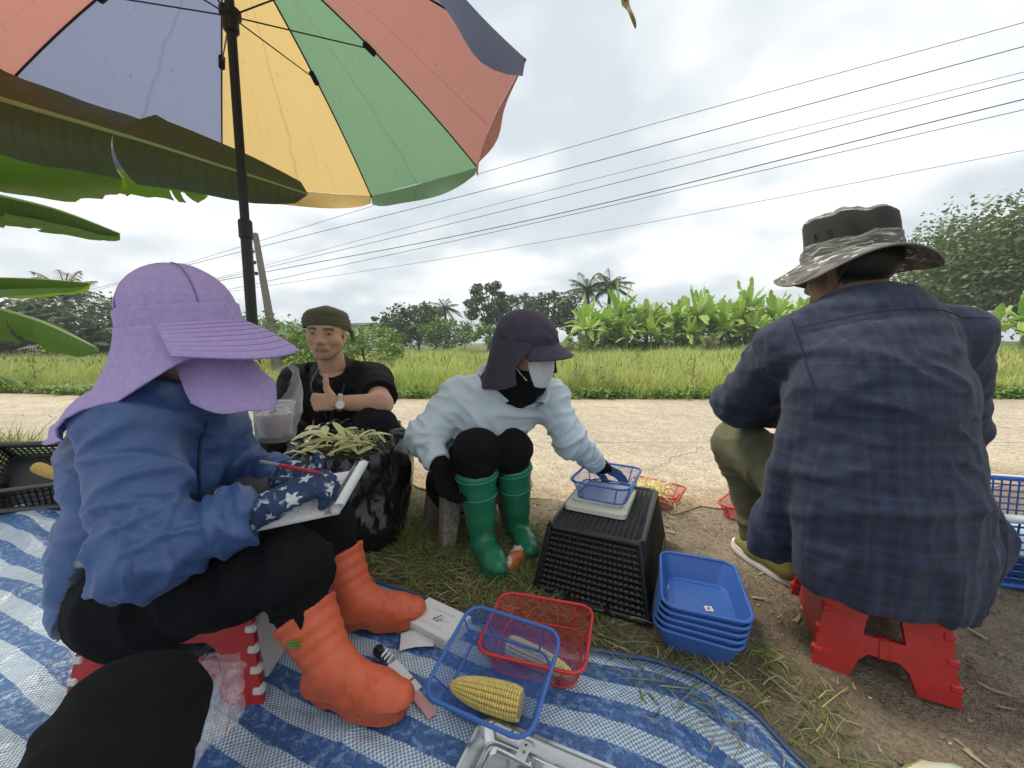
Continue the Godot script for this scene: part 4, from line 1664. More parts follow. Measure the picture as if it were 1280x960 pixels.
	# orange rubber boots
	M.orange = mat(lin(0.72, 0.135, 0.055), 0.48, with(tri(3.0, false), {"vertex_color_use_as_albedo": true, "albedo_texture": ntex(0.03, 5, 64, false, 4, grad([[0.0, Color(0.86, 0.82, 0.80)], [0.4, Color(0.98, 0.97, 0.97)], [1.0, Color(1, 1, 1)]]))}))
	M.orange_sole = mat(lin(0.55, 0.115, 0.05), 0.75, with(tri(14.0, false), {"albedo_texture": ntex(0.03, 4, 66, false, 4, grad([[0.0, Color(0.82, 0.76, 0.72)], [0.6, Color(0.97, 0.96, 0.95)], [1.0, Color(1, 1, 1)]]))}))
	var anks := [an_r, an_l]
	var dirs := [Vector3(0.97, 0, 0.18), Vector3(0.99, 0, -0.12)]
	for k in 2:
		var bt := boot(tops[k], anks[k], dirs[k], 0.022, 0.072 if k == 0 else 0.068, 0.252, 0.005, 4.5)
		var up := putw("boot", bt[0], M.orange, t)
		putw("sole", bt[1], M.orange_sole, up, 40.0)
		if k == 0:
			# small green leaf emblem near the top of the shaft
			g = Geo.new()
			var at: Vector3 = drape(Array(bt[0].v), tops[0].lerp(anks[0], 0.24) + Vector3(-0.004, 0, 0.0), Vector3(0, 0.1, 1).normalized()) + Vector3(0, 0, 0.001)
			for j in 3:
				rows = []
				for v in 3:
					var row := PackedVector3Array()
					for w in 5:
						var x := (w / 4.0 - 0.5)
						row.append(at + Vector3(x * 0.034, (j - 1) * 0.006 + (v - 1) * 0.0026 * (1.0 - absf(x) * 1.6) + x * 0.006 * (j - 1), 0.002 - x * x * 0.006))
					rows.append(row)
				g.sheet(rows, 0.0012)
			putw("emblem", g, mat(lin(0.10, 0.30, 0.03), 0.5), up)

	# gloves printed with white stars
	var star := picture(224, 224, func(x: int, y: int) -> Color:
		var c := Color(0.17, 0.27, 0.42) * (0.92 + 0.16 * noise_b.get_noise_2d(x * 0.03, y * 0.03))
		for s in [[52, 56, 40], [157, 41, 29], [175, 146, 41], [64, 169, 33], [117, 105, 18], [12, 111, 16], [216, 221, 20]]:
			var d := Vector2(fposmod(x - s[0] + 112.0, 224.0) - 112.0, fposmod(y - s[1] + 112.0, 224.0) - 112.0)
			if d.length() < s[2]:
				var a := fposmod(d.angle() + s[2], TAU / 5.0) - TAU / 10.0
				if d.length() < s[2] * lerpf(0.42, 1.0, pow(absf(a) / (TAU / 10.0), 1.5)):
					c = Color(0.80, 0.82, 0.82)
		c.a = 1.0
		return c)
	M.star_glove = mat(Color.WHITE, 0.85, with(tri(9.0, false), {"uv1_triplanar_sharpness": 6.0, "albedo_texture": star, "normal_texture": M.cloth_normal, "normal_scale": 0.8}))
	var fr := (Vector3(-0.444, 0.488, -0.831) - wr_r).normalized()
	var nr := Vector3(0.15, -0.85, -0.35).normalized()
	var hb := hand(wr_r + fr * 0.015, fr, nr, 1.0, [[0.55, 0.75, 0.5], [0.7, 0.85, 0.6], [0.85, 0.9, 0.6], [0.95, 0.9, 0.6]], [Vector3(0.75, 0.45, 0.55), Vector3(0.9, 0.0, 0.6), Vector3(0.85, -0.25, 0.6)], 1.04, 1.22)
	hb.append([el_r.lerp(wr_r, 0.86), wr_r + fr * 0.02, 0.034, 0.033])
	var gl := putw("glove", skin(hb, 0.0034, 0.010, [], func(p: Vector3, _n: Vector3) -> float: return fold(p, fr, 70.0, 0.0018)), M.star_glove, t)
	var fl := (Vector3(-0.486, 0.467, -0.95) - wr_l).normalized()
	var hl := hand(wr_l, fl, Vector3(0.1, 0.8, 0.5), 1.0, [[0.3, 0.5, 0.3], [0.35, 0.5, 0.3], [0.4, 0.5, 0.3], [0.5, 0.5, 0.3]], [Vector3(0.8, 0.5, 0.3), Vector3(0.95, 0.2, 0.2), Vector3(1, 0.0, 0.2)], 1.0, 1.25)
	hl.append([el_l.lerp(wr_l, 0.8), wr_l + fl * 0.02, 0.036, 0.033])
	putw("glove", skin(hl, 0.0042, 0.010, [], func(p: Vector3, _n: Vector3) -> float: return fold(p, fl, 70.0, 0.0018)), M.star_glove, t)
	# grey knitted cuff of the far glove
	g = Geo.new()
	g.tube([el_l.lerp(wr_l, 0.35) + Vector3(0, -0.03, 0.02), el_l.lerp(wr_l, 0.8) + Vector3(0, -0.025, 0.02), wr_l + Vector3(0, -0.02, 0.01)], [0.050, 0.046, 0.038], 14)
	putw("cuff", g, cloth(lin(0.20, 0.19, 0.18), 0.95, 14.0), t)

	sun_hat(t, head, f, u, jb)


func around(c: Vector3, f: Vector3, l: Vector3, u: Vector3, ang: float, rf: float, rl: float, h: float) -> Vector3:
	return c + f * cos(ang) * rf + l * sin(ang) * rl + u * h


# a wide-visored hat with a neck flap and a face veil
func sun_hat(t: Node3D, head: Vector3, f: Vector3, u: Vector3, under: Array) -> void:
	var l := u.cross(f).normalized()  # the wearer's left: away from the camera
	var m := cloth(lin(0.46, 0.35, 0.66), 0.85, 9.0, 0.7, {"rim": 0.25})
	var level := f
	f = (f + u * 0.20).normalized()
	u = f.cross(l).normalized() if f.cross(l).y > 0 else l.cross(f).normalized()
	var c := head + u * 0.055 - f * 0.006
	var hat := Geo.new()
	var rings := []
	for k in 13:
		var th := k / 12.0 * PI / 2
		var ring := PackedVector3Array()
		for j in 48:
			var a := TAU * j / 48.0
			var pleat := 1.0 - 0.012 * pow(absf(cos(a * 3.0)), 12.0) + 0.02 * noise_a.get_noise_2d(a * 1.5, th * 6.0)
			ring.append(around(c, f, l, u, a, sin(th) * 0.108 * pleat, sin(th) * 0.094 * pleat, 0.018 + 0.100 * cos(th) * (1.0 - 0.05 * sin(a * 6.0) * sin(th))))
		rings.append(ring)
	hat.loft(rings)
	var crown := putw("hat", hat, m, t)
	var band := Geo.new()
	rings = []
	for k in 4:
		var ring := PackedVector3Array()
		var rr: float = [0.0, 0.005, 0.006, 0.003][k]
		for j in 48:
			var a := TAU * j / 48.0
			ring.append(around(c, f, l, u, a, 0.1085 + rr, 0.0945 + rr, [0.026, 0.022, -0.014, -0.020][k] + 0.003 * noise_a.get_noise_2d(a * 2.0, 3.0)))
		rings.append(ring)
	band.loft(rings)
	putw("band", band, m, crown, 60.0)
	# visor: slopes down and out, stitched in concentric rows
	var vis := Geo.new()
	var rows := []
	for k in 25:
		var v := k / 24.0
		var row := PackedVector3Array()
		for j in 41:
			var a := lerpf(-1.52, 1.52, j / 40.0)
			var e := (0.066 * pow(maxf(cos(a * 0.9), 0.0), 0.6) + 0.042) * v
			var st := 0.0014 * absf(sin(v * PI * 8.0))
			row.append(around(c, f, l, u, a, 0.112, 0.098, -0.014 - 0.052 * v - 0.030 * v * v * cos(a) - 0.012 * v * absf(sin(a)) + st + 0.003 * sin(a * 3.0) * v) + (f * (cos(a) + 0.75) + l * sin(a) * 0.85).normalized() * e)
		rows.append(row)
	vis.sheet(rows, 0.004)
	var visor := putw("visor", vis, m, crown)
	var edge := Geo.new()
	edge.tube(Array(rows[24]), 0.0032, 6)
	putw("piping", edge, m, visor)
	var thread := mat(lin(0.20, 0.13, 0.36), 0.9)
	var sew := Geo.new()
	for k in [3, 6, 9, 12, 15, 18, 21]:
		var line := []
		for q in rows[k]:
			line.append(q + u * 0.0022)
		sew.tube(line, 0.0011, 4)
	putw("stitching", sew, thread, visor)
	sew = Geo.new()
	for k in 4:
		var line := []
		for j in 11:
			var th := lerpf(0.03, 1.5, j / 10.0)
			line.append(around(c, f, l, u, k * PI / 2 + 0.78, sin(th) * 0.1085, sin(th) * 0.0945, 0.0185 + 0.1005 * cos(th)))
		sew.tube(line, 0.0013, 4)
	putw("crown_seam", sew, thread, crown)
	# neck flap, from temple to temple round the back, spread over the shoulders
	var flap := Geo.new()
	rows = []
	for k in 19:
		var v := k / 18.0
		var row := PackedVector3Array()
		for j in 45:
			var a := lerpf(0.95, TAU - 0.95, j / 44.0)
			var s := absf(a - PI) / (PI - 0.95)  # 0 at the back, 1 at the temples
			var drop := lerpf(0.215, 0.070, smoothstep(0.25, 1.0, s))
			var out := lerpf(0.135, 0.035, smoothstep(0.1, 1.0, s)) * v * v + 0.012 * v + 0.010 * sin(a * 7.0 + 1.0) * v
			var p := around(c, f, l, u, a, 0.1155 + out * 0.85, 0.1015 + out * 0.55, -0.014)
			p += Vector3.DOWN * drop * v
			row.append(push_out(p, under, 0.019 + 0.004 * sin(a * 5.0)))
		rows.append(row)
	flap.sheet(rows, 0.0022)
	var fl := putw("neck_flap", flap, m, crown)
	edge = Geo.new()
	edge.tube(Array(rows[18]), 0.0026, 6)
	putw("piping", edge, m, fl)
	for k in 2:
		var b := Geo.new()
		var row: PackedVector3Array = rows[3 + k * 9]
		b.ball(row[43 - 2 * k] - l * 0.004, Vector3(0.0042, 0.0042, 0.0042), Basis(), 8, 5)
		putw("press_stud", b, mat(lin(0.6, 0.5, 0.75), 0.25, {"metallic": 0.5}), fl)
	u = (u - f * 0.20).normalized()
	f = level
	# face veil: close over the nose, then flared below the chin
	var veil := Geo.new()
	rows = []
	for k in 17:
		var v := k / 16.0
		var row := PackedVector3Array()
		for j in 33:
			var a := lerpf(-1.62, 1.62, j / 32.0)
			var nose := 0.026 * exp(-pow(a / 0.30, 2.0)) * exp(-pow((v - 0.24) / 0.2, 2.0))
			var hem := 0.40 + 0.60 * pow(cos((a + 0.80) * 0.60), 2.0)
			var r := lerpf(0.088, 0.084, smoothstep(0.0, 0.45, v)) + 0.020 * smoothstep(0.42, 1.0, v) + nose
			var p := around(head, f, l, u, a, r + 0.014, r * 0.92, 0.024 - 0.172 * v * hem) + f * 0.012 * v * v + l * 0.016 * smoothstep(0.0, 0.8, a) * v * v
			p += u * 0.006 * sin(a * 6.0) * v
			row.append(p)
		rows.append(row)
	veil.sheet(rows, 0.002)
	var ve := putw("face_veil", veil, m, t)
	edge = Geo.new()
	edge.tube(Array(rows[16]), 0.0028, 6)
	putw("piping", edge, m, ve)


# --- the man in black with his thumb up
func person_thumb_up() -> void:
	var pelvis := Vector3(-0.932, 0.102, -2.017)
	var waist := Vector3(-0.918, 0.303, -2.008)
	var chest := Vector3(-0.908, 0.535, -1.983)
	var neck := Vector3(-0.91, 0.671, -1.947)
	var head := Vector3(-0.909, 0.843, -1.896)
	var sh_r := Vector3(-1.086, 0.597, -1.949)
	var el_r := Vector3(-1.116, 0.407, -1.828)
	var wr_r := Vector3(-0.963, 0.335, -1.66)
	var sh_l := Vector3(-0.706, 0.604, -1.96)
	var el_l := Vector3(-0.588, 0.526, -1.7)
	var wr_l := Vector3(-0.755, 0.545, -1.622)
	var kn_l := Vector3(-0.602, 0.421, -1.649)
	var an_l := Vector3(-0.682, 0.066, -1.731)
	var kn_r := Vector3(-0.996, 0.398, -1.626)
	var an_r := Vector3(-1.075, 0.018, -1.706)
	var f := Vector3(0.18, -0.10, 1.0).normalized()
	var u := (Vector3(0.06, 1, 0.05) - f * f.dot(Vector3(0.06, 1, 0.05))).normalized()
	var l := u.cross(f).normalized()
	var t := thing("person", "squatting person in a black t-shirt and green head cloth giving a thumbs up", "person", Vector3(pelvis.x, 0, pelvis.z))
	var tone := func(p: Vector3) -> Color:
		var q := (p - head) / 1.1
		var x := q.dot(l)
		var y := q.dot(u)
		var z := q.dot(f)
		var c := Color(0.50, 0.285, 0.185)
		if q.length() < 0.16:
			c = c.lerp(Color(0.36, 0.17, 0.125), smoothstep(0.014, 0.006, absf(y + 0.058)) * smoothstep(0.030, 0.018, absf(x)) * smoothstep(0.06, 0.075, z))
			c = c.lerp(Color(0.02, 0.016, 0.013), smoothstep(0.0065, 0.003, absf(y - 0.027 + 0.12 * absf(absf(x) - 0.028))) * smoothstep(0.021, 0.017, absf(absf(x) - 0.032)) * smoothstep(0.03, 0.05, z))
			c = c.lerp(Color(0.40, 0.235, 0.16), smoothstep(0.02, 0.008, absf(y - 0.008)) * smoothstep(0.022, 0.012, absf(absf(x) - 0.032)) * smoothstep(0.03, 0.05, z))
			if y > -0.02 and z < 0.012 and absf(x) < 0.074:
				c = c.lerp(Color(0.02, 0.018, 0.016), 0.85)
			c = c.lerp(Color(0.34, 0.21, 0.15), 0.4 * smoothstep(-0.062, -0.085, y) * smoothstep(0.0, 0.04, z))
		return c * (1.0 + 0.1 * noise_b.get_noise_3dv(p * 40.0))
	var b := [[pelvis, waist, 0.13, 0.12], [waist, chest, 0.125, 0.13], [chest, neck, 0.10, 0.06], [chest, sh_r, 0.09, 0.06], [chest, sh_l, 0.09, 0.06], [sh_r, el_r, 0.055, 0.044], [el_r, wr_r, 0.044, 0.029],
		[sh_l, el_l, 0.056, 0.050], [el_l, wr_l, 0.049, 0.029], [pelvis, kn_l, 0.09, 0.06], [kn_l, an_l, 0.055, 0.04], [pelvis, kn_r, 0.09, 0.06], [kn_r, an_r, 0.055, 0.04]]
	for k in [[an_l, 0.25], [an_r, -0.2]]:
		b.append([k[0] + Vector3(0, -0.03, -0.03), k[0] + Vector3(k[1] * 0.3, -0.045, 0.15), 0.04, 0.03])
	var g := body(b, head_bones(head, f, u, neck, 1.10), tone, 0.0044)
	# the fist with the thumb up, and the other hand resting by the knee
	var fw := (Vector3(-0.847, 0.545, -1.622) - wr_l).normalized()
	var nw := Vector3(0.25, -0.1, -1.0).normalized()
	g.append(skin(hand(wr_l, fw, nw, 1.0 if fw.cross(nw).y > 0 else -1.0, [[1.35, 1.6, 1.0], [1.4, 1.6, 1.0], [1.45, 1.6, 1.0], [1.5, 1.6, 1.0]], [Vector3(0.55, 0.8, 0.1), Vector3(0.1, 1.0, -0.05), Vector3(-0.05, 1.0, -0.12)], 0.95, 1.12), 0.0036, 0.008, [], null, tone))
	g.append(skin(hand(wr_r, (Vector3(-0.871, 0.307, -1.576) - wr_r), Vector3(0, -0.7, 0.4), -1.0, [[0.5, 0.5, 0.3], [0.5, 0.5, 0.3], [0.5, 0.5, 0.3], [0.5, 0.5, 0.3]], [Vector3(0.7, 0.6, 0.2), Vector3(0.9, 0.2, 0.3), Vector3(1, 0, 0.3)], 1.0, 1.1), 0.005, 0.008, [], null, tone))
	var bo := putw("body", g, M.skin, t)
	# narrow eyes
	for s in [-1.0, 1.0]:
		g = Geo.new()
		var e: Vector3 = head + l * 0.035 * s + u * 0.006 + f * 0.0905
		g.ball(e, Vector3(0.0125, 0.0030, 0.006), Basis(l, u, f), 10, 6)
		var w := putw("eye", g, M.eye, bo)
		g = Geo.new()
		g.ball(e + f * 0.0035 + l * 0.001, Vector3(0.0072, 0.0030, 0.0034), Basis(l, u, f), 8, 5)
		putw("iris", g, M.pupil, w)
	var hem_l := sh_l.lerp(el_l, 0.72)
	var tb := [[pelvis + Vector3(0, 0.0, 0.02), waist, 0.19, 0.185, Vector3(0, 0, 1), 0.8], [waist, chest, 0.185, 0.18, Vector3(0, 0, 1), 0.8], [chest, chest.lerp(neck, 0.85), 0.17, 0.105], [chest.lerp(neck, 0.7), sh_r, 0.10, 0.088], [chest.lerp(neck, 0.7), sh_l, 0.10, 0.090],
		[sh_r, sh_r.lerp(el_r, 0.75), 0.085, 0.082], [sh_l, hem_l, 0.088, 0.086], [pelvis + Vector3(0.17, -0.0, 0.1), pelvis + Vector3(0.20, -0.10, 0.12), 0.06, 0.07]]
	var shirt := putw("t_shirt", skin(tb, 0.0105, 0.035, [[hem_l, el_l - sh_l, 0.14], [sh_r.lerp(el_r, 0.75), el_r - sh_r, 0.14], [neck, (neck - chest) + f * 0.05, 0.12]], folds([[waist, chest, 0.25, 13.0, 0.008], [sh_l, el_l, 0.13, 13.0, 0.006], [sh_r, el_r, 0.13, 13.0, 0.006]])), M.black_cloth, t)
	var trb := [[pelvis, pelvis + Vector3(0, -0.03, 0), 0.16, 0.15], [pelvis + Vector3(0.07, 0, 0), kn_l, 0.115, 0.088], [pelvis + Vector3(-0.07, 0, 0), kn_r, 0.115, 0.088], [kn_l, an_l, 0.088, 0.062], [kn_r, an_r, 0.088, 0.062]]
	putw("trousers", skin(trb, 0.012, 0.04, [[an_l, Vector3.DOWN, 0.15], [an_r, Vector3.DOWN, 0.15]], folds([[pelvis, kn_l, 0.16, 13.0, 0.010], [pelvis, kn_r, 0.16, 13.0, 0.010], [kn_l, an_l, 0.12, 15.0, 0.008], [kn_r, an_r, 0.12, 15.0, 0.008]])), M.black_cloth, t)
	for k in [[an_l, 0.25], [an_r, -0.2]]:
		g = Geo.new()
		g.ball(k[0] + Vector3(k[1] * 0.2, -0.05, 0.06), Vector3(0.05, 0.045, 0.13), Basis(), 14, 8)
		putw("shoe", g, mat(lin(0.02, 0.02, 0.02), 0.6), t)
	# olive head cloth tied round the skull
	var olive := cloth(lin(0.105, 0.105, 0.052), 0.9, 9.0, 1.0)
	g = Geo.new()
	var rings := []
	for k in 12:
		var th := lerpf(0.0, 1.72, k / 11.0)
		var ring := PackedVector3Array()
		for j in 40:
			var a := TAU * j / 40.0
			var rr := sin(th) * (1.0 + 0.05 * noise_a.get_noise_2d(a * 1.6 + th * 2.5, th * 5.0))
			var low := (0.020 * cos(a) - 0.014) * smoothstep(1.0, 1.72, th)
			ring.append(around(head - f * 0.012 + u * 0.064, f, l, u, a, rr * 0.119, rr * 0.103, signf(cos(th)) * pow(absf(cos(th)), 0.5) * 0.066 + low + 0.006 * sin(a * 2.0 + 1.0)))
		rings.append(ring)
	g.loft(rings)
	var cap := putw("head_cloth", g, olive, t)
	g = Geo.new()
	rings = []
	for k in 6:
		var v := k / 5.0
		var ring := PackedVector3Array()
		for j in 40:
			var a := TAU * j / 40.0
			var rr := 0.004 * sin(v * PI) + 0.002 + 0.0025 * sin(v * 14.0 + a)
			ring.append(around(head - f * 0.012 + u * 0.064, f, l, u, a, 0.119 + rr, 0.103 + rr, lerpf(0.022, -0.018, v) + (0.022 * cos(a) - 0.014) + 0.005 * sin(a * 2.0)))
		rings.append(ring)
	g.loft(rings)
	putw("rolled_hem", g, olive, cap)
	# knot with tails behind the ear
	g = Geo.new()
	var kn := head - f * 0.07 + l * 0.085 + u * 0.03
	g.ball(kn, Vector3(0.018, 0.016, 0.02), Basis(), 8, 6)
	g.tube([kn, kn + Vector3(0.02, -0.03, 0), kn + Vector3(0.024, -0.07, 0.01)], [0.010, 0.012, 0.004], 6)
	putw("knot", g, olive, cap)
	# wrist watch
	var wd := (wr_l - el_l).normalized()
	var wc := wr_l - wd * 0.018
	var steel := mat(lin(0.62, 0.61, 0.58), 0.28, {"metallic": 0.9})
	g = Geo.new()
	var px := wd.cross(Vector3.UP).normalized()
	var py := px.cross(wd)
	var ro := []
	for e in [[0.036, -0.009], [0.039, -0.009], [0.039, 0.009], [0.036, 0.009]]:
		var ring := PackedVector3Array()
		for j in 28:
			var a := TAU * j / 28.0
			ring.append(wc + wd * e[1] + (px * cos(a) * 0.95 + py * sin(a)) * e[0])
		ro.append(ring)
	g.loft(ro)
	var watch := putw("wrist_watch", g, steel, t, 40.0)
	var nz := Vector3(0.12, 0.0, 1.0)
	nz = (nz - wd * nz.dot(wd)).normalized()
	var bx := Basis(wd, nz, wd.cross(nz))
	g = Geo.new()
	g.tube([wc + nz * 0.034, wc + nz * 0.045], 0.020, 20)
	putw("case", g, steel, watch, 40.0)
	g = Geo.new()
	g.tube([wc + nz * 0.0452, wc + nz * 0.0462], 0.0165, 20)
	putw("dial", g, mat(lin(0.78, 0.78, 0.76), 0.3), watch, 40.0)
	# lanyard cord and small light print on the chest
	g = Geo.new()
	for s in [-1.0, 1.0]:
		g.tube(curve([neck + l * 0.055 * s + u * 0.01, chest.lerp(neck, 0.5) + l * 0.075 * s + f * 0.140, chest + l * 0.035 * s + f * 0.176, chest.lerp(waist, 0.5) + f * 0.180], 10), 0.0045, 5)
	putw("lanyard", g, mat(lin(0.02, 0.018, 0.018), 0.7), t)
	g = Geo.new()
	var pc := chest + l * 0.095 + f * 0.168 + u * 0.004
	g.ball(pc + u * 0.022, Vector3(0.006, 0.010, 0.003), Basis(l, u, f), 8, 5)
	g.ball(pc, Vector3(0.012, 0.014, 0.003), Basis(l, u, f), 8, 5)
	g.tube([pc + l * 0.008 - u * 0.005 + f * 0.003, pc - l * 0.008 - u * 0.016 + f * 0.002], 0.003, 5)
	putw("chest_print", g, mat(lin(0.55, 0.55, 0.55), 0.7), shirt)


# --- the woman in the pale blue jacket
func person_weighing() -> void:
	var pelvis := Vector3(-0.23, 0.194, -1.644)
	var waist := Vector3(-0.162, 0.34, -1.58)
	var chest := Vector3(-0.057, 0.532, -1.5)
	var neck := Vector3(0, 0.651, -1.432)
	var head := Vector3(0.051, 0.76, -1.374)
	var sh_r := Vector3(-0.197, 0.592, -1.486)
	var el_r := Vector3(-0.327, 0.442, -1.41)
	var wr_r := Vector3(-0.258, 0.377, -1.322)
	var sh_l := Vector3(0.146, 0.573, -1.504)
	var el_l := Vector3(0.221, 0.435, -1.439)
	var wr_l := Vector3(0.348, 0.306, -1.516)
	var hip_r := Vector3(-0.259, 0.191, -1.604)
	var kn_r := Vector3(-0.122, 0.42, -1.327)
	var an_r := Vector3(-0.109, 0.082, -1.351)
	var hip_l := Vector3(-0.124, 0.187, -1.644)
	var kn_l := Vector3(-0.006, 0.4, -1.405)
	var an_l := Vector3(0.026, 0.06, -1.469)
	var f := Vector3(0.70, -0.20, 0.66).normalized()
	var u := (Vector3(0.10, 1, 0.30) - f * f.dot(Vector3(0.10, 1, 0.30))).normalized()
	var l := u.cross(f).normalized()
	var lat := (sh_l - sh_r).normalized()
	var t := thing("person", "person in a pale blue jacket and green rubber boots leaning towards a weighing scale", "person", Vector3(pelvis.x, 0, pelvis.z))
	var tone := func(p: Vector3) -> Color:
		var q := p - head
		var c := Color(0.42, 0.25, 0.17)
		var x := q.dot(l)
		var y := q.dot(u)
		var z := q.dot(f)
		if q.length() < 0.15:
			c = c.lerp(Color(0.02, 0.015, 0.013), smoothstep(0.007, 0.003, absf(y - 0.027 + 0.12 * absf(absf(x) - 0.028))) * smoothstep(0.021, 0.017, absf(absf(x) - 0.032)) * smoothstep(0.03, 0.05, z))
			if y > 0.0 and z < 0.03:
				c = Color(0.015, 0.012, 0.011)
		return c
	var b := [[pelvis, waist, 0.11, 0.10], [waist, chest, 0.10, 0.11], [chest, neck, 0.09, 0.05], [chest, sh_r, 0.08, 0.048], [chest, sh_l, 0.08, 0.048], [sh_r, el_r, 0.042, 0.034], [el_r, wr_r, 0.034, 0.023],
		[sh_l, el_l, 0.042, 0.034], [el_l, wr_l, 0.034, 0.023], [hip_r, kn_r, 0.07, 0.048], [kn_r, an_r, 0.046, 0.034], [hip_l, kn_l, 0.07, 0.048], [kn_l, an_l, 0.046, 0.034], [hip_r, hip_l, 0.09, 0.09]]
	var bo := putw("body", body(b, head_bones(head, f, u, neck, 0.97), tone, 0.0055), M.skin, t)
	for s in [-1.0, 1.0]:
		var g := Geo.new()
		g.ball(head + l * 0.031 * s + u * 0.006 + f * 0.081, Vector3(0.0125, 0.0035, 0.006), Basis(l, u, f), 10, 6)
		putw("eye", g, M.pupil, bo)
	var sag := lat.cross(chest - waist).normalized()
	var jb := [[pelvis.lerp(waist, 0.55), waist, 0.165, 0.165, sag, 0.8], [waist, chest, 0.165, 0.160, sag, 0.78], [chest, chest.lerp(neck, 0.7), 0.14, 0.085], [chest.lerp(neck, 0.5), sh_r, 0.09, 0.078], [chest.lerp(neck, 0.5), sh_l, 0.09, 0.078],
		[sh_r, el_r, 0.078, 0.066], [el_r, wr_r, 0.064, 0.044], [sh_l, el_l, 0.076, 0.060], [el_l, wr_l, 0.060, 0.044]]
	var pale := cloth(lin(0.55, 0.64, 0.70), 0.6, 9.0, 0.12, {"rim": 0.0, "albedo_texture": null})
	var jw := folds([[sh_r, el_r, 0.11, 22.0, 0.013], [el_r, wr_r, 0.09, 30.0, 0.012], [sh_l, el_l, 0.1, 24.0, 0.012], [el_l, wr_l, 0.09, 28.0, 0.011], [waist, chest, 0.2, 18.0, 0.013]])
	var jk := putw("jacket", skin(jb, 0.0085, 0.032, [[waist.lerp(pelvis, 0.42), pelvis - waist, 0.4], [wr_r, wr_r - el_r, 0.07], [wr_l, wr_l - el_l, 0.07], [chest.lerp(neck, 0.9), neck - chest, 0.12]], func(p: Vector3, n: Vector3) -> float:
		return float(jw.call(p, n)) + 0.008 * noise_c.get_noise_3dv(p * 6.0)), pale, t)
	# open stand collar round the scarf
	var front := f.slide((chest - waist).normalized()).normalized()
	var g := Geo.new()
	var rows := []
	var cb := chest.lerp(neck, 0.80)
	var cu := (neck - chest).normalized()
	for k in 9:
		var v := k / 8.0
		var row := PackedVector3Array()
		for j in 37:
			var a := lerpf(0.42, TAU - 0.42, j / 36.0)
			var s := pow(absf(a - PI) / PI, 4.0)
			var r := 0.098 + 0.022 * sin(v * PI) - 0.012 * v + 0.020 * s
			row.append(cb + (front * cos(a) + lat * sin(a)) * r + cu * (0.052 * sin(v * 2.3) - 0.012 - 0.03 * s * v))
		rows.append(row)
	g.sheet(rows, 0.004)
	putw("collar", g, pale, jk)
	var tops := [Vector3(-0.129, 0.343, -1.339), Vector3(0.003, 0.34, -1.419)]
	# trousers and boots
	var trb := [[pelvis, pelvis.lerp(waist, 0.5), 0.145, 0.13], [hip_r, kn_r, 0.10, 0.080], [hip_l, kn_l, 0.10, 0.078], [kn_r, tops[0], 0.080, 0.064], [tops[0], tops[0].lerp(an_r, 0.35), 0.062, 0.055], [kn_l, tops[1], 0.078, 0.060], [tops[1], tops[1].lerp(an_l, 0.35), 0.058, 0.052]]
	putw("trousers", skin(trb, 0.010, 0.028, [], folds([[hip_r, kn_r, 0.15, 16.0, 0.007], [hip_l, kn_l, 0.15, 16.0, 0.007]])), M.black_cloth, t)
	M.green_rubber = mat(lin(0.025, 0.235, 0.125), 0.34, with(tri(9.0, false), {"vertex_color_use_as_albedo": true, "normal_texture": M.cloth_normal, "normal_scale": 0.25, "albedo_texture": M.cloth_tone}))
	var green_sole := mat(lin(0.02, 0.17, 0.09), 0.6)
	var dirs := [Vector3(0.42, 0, 0.9), Vector3(0.25, 0, 0.97)]
	var anks := [Vector3(-0.111, 0.054, -1.368), Vector3(0.029, 0.037, -1.487)]
	for k in 2:
		var bt := boot(tops[k], anks[k], dirs[k], 0.004, 0.079 if k == 0 else 0.074, 0.25, 0.006, 3.5)
		var up := putw("boot", bt[0], M.green_rubber, t)
		putw("sole", bt[1], green_sole, up, 40.0)
		g = Geo.new()
		for h in [0.06, 0.30]:
			var ring := []
			var d: Vector3 = (tops[k] - anks[k]).normalized()
			var o: Vector3 = tops[k].lerp(anks[k], h)
			var a0 := d.cross(Vector3.RIGHT).normalized()
			var a1 := a0.cross(d)
			for j in 25:
				var a := TAU * j / 24.0
				ring.append(o + (a0 * cos(a) + a1 * sin(a)) * lerpf(0.080 if k == 0 else 0.075, 0.052, h))
			g.tube(ring, 0.0024, 5, false)
		putw("moulded_band", g, mat(lin(0.05, 0.33, 0.19), 0.3), up)
	# black gloves
	var fr := (Vector3(-0.222, 0.266, -1.28) - wr_r).normalized()
	var hb := hand(wr_r, fr, Vector3(0.7, 0.0, 0.5), -1.0, [[0.35, 0.5, 0.35], [0.4, 0.6, 0.4], [0.5, 0.6, 0.4], [0.55, 0.6, 0.4]], [Vector3(0.8, 0.5, 0.4), Vector3(0.9, 0.15, 0.45), Vector3(0.9, -0.1, 0.5)], 1.02, 1.25)
	hb.append([el_r.lerp(wr_r, 0.82), wr_r + fr * 0.02, 0.040, 0.034])
	putw("glove", skin(hb, 0.0042, 0.009, [], func(p: Vector3, _n: Vector3) -> float: return fold(p, fr, 60.0, 0.0018)), M.black_glove, t)
	var fl := (Vector3(0.5, 0.227, -1.547) - wr_l).normalized()
	var hl := hand(wr_l, fl, Vector3(-0.1, -1.0, 0.25), 1.0, [[0.15, 0.3, 0.3], [0.15, 0.35, 0.3], [0.2, 0.4, 0.3], [0.3, 0.4, 0.3]], [Vector3(0.7, 0.6, 0.3), Vector3(0.9, 0.2, 0.4), Vector3(1, 0, 0.3)], 1.0, 1.2)
	hl.append([el_l.lerp(wr_l, 0.9), wr_l + fl * 0.02, 0.036, 0.032])
	putw("glove", skin(hl, 0.0045, 0.009), M.black_glove, t)
	# white mask with an ear loop
	g = Geo.new()
	rows = []
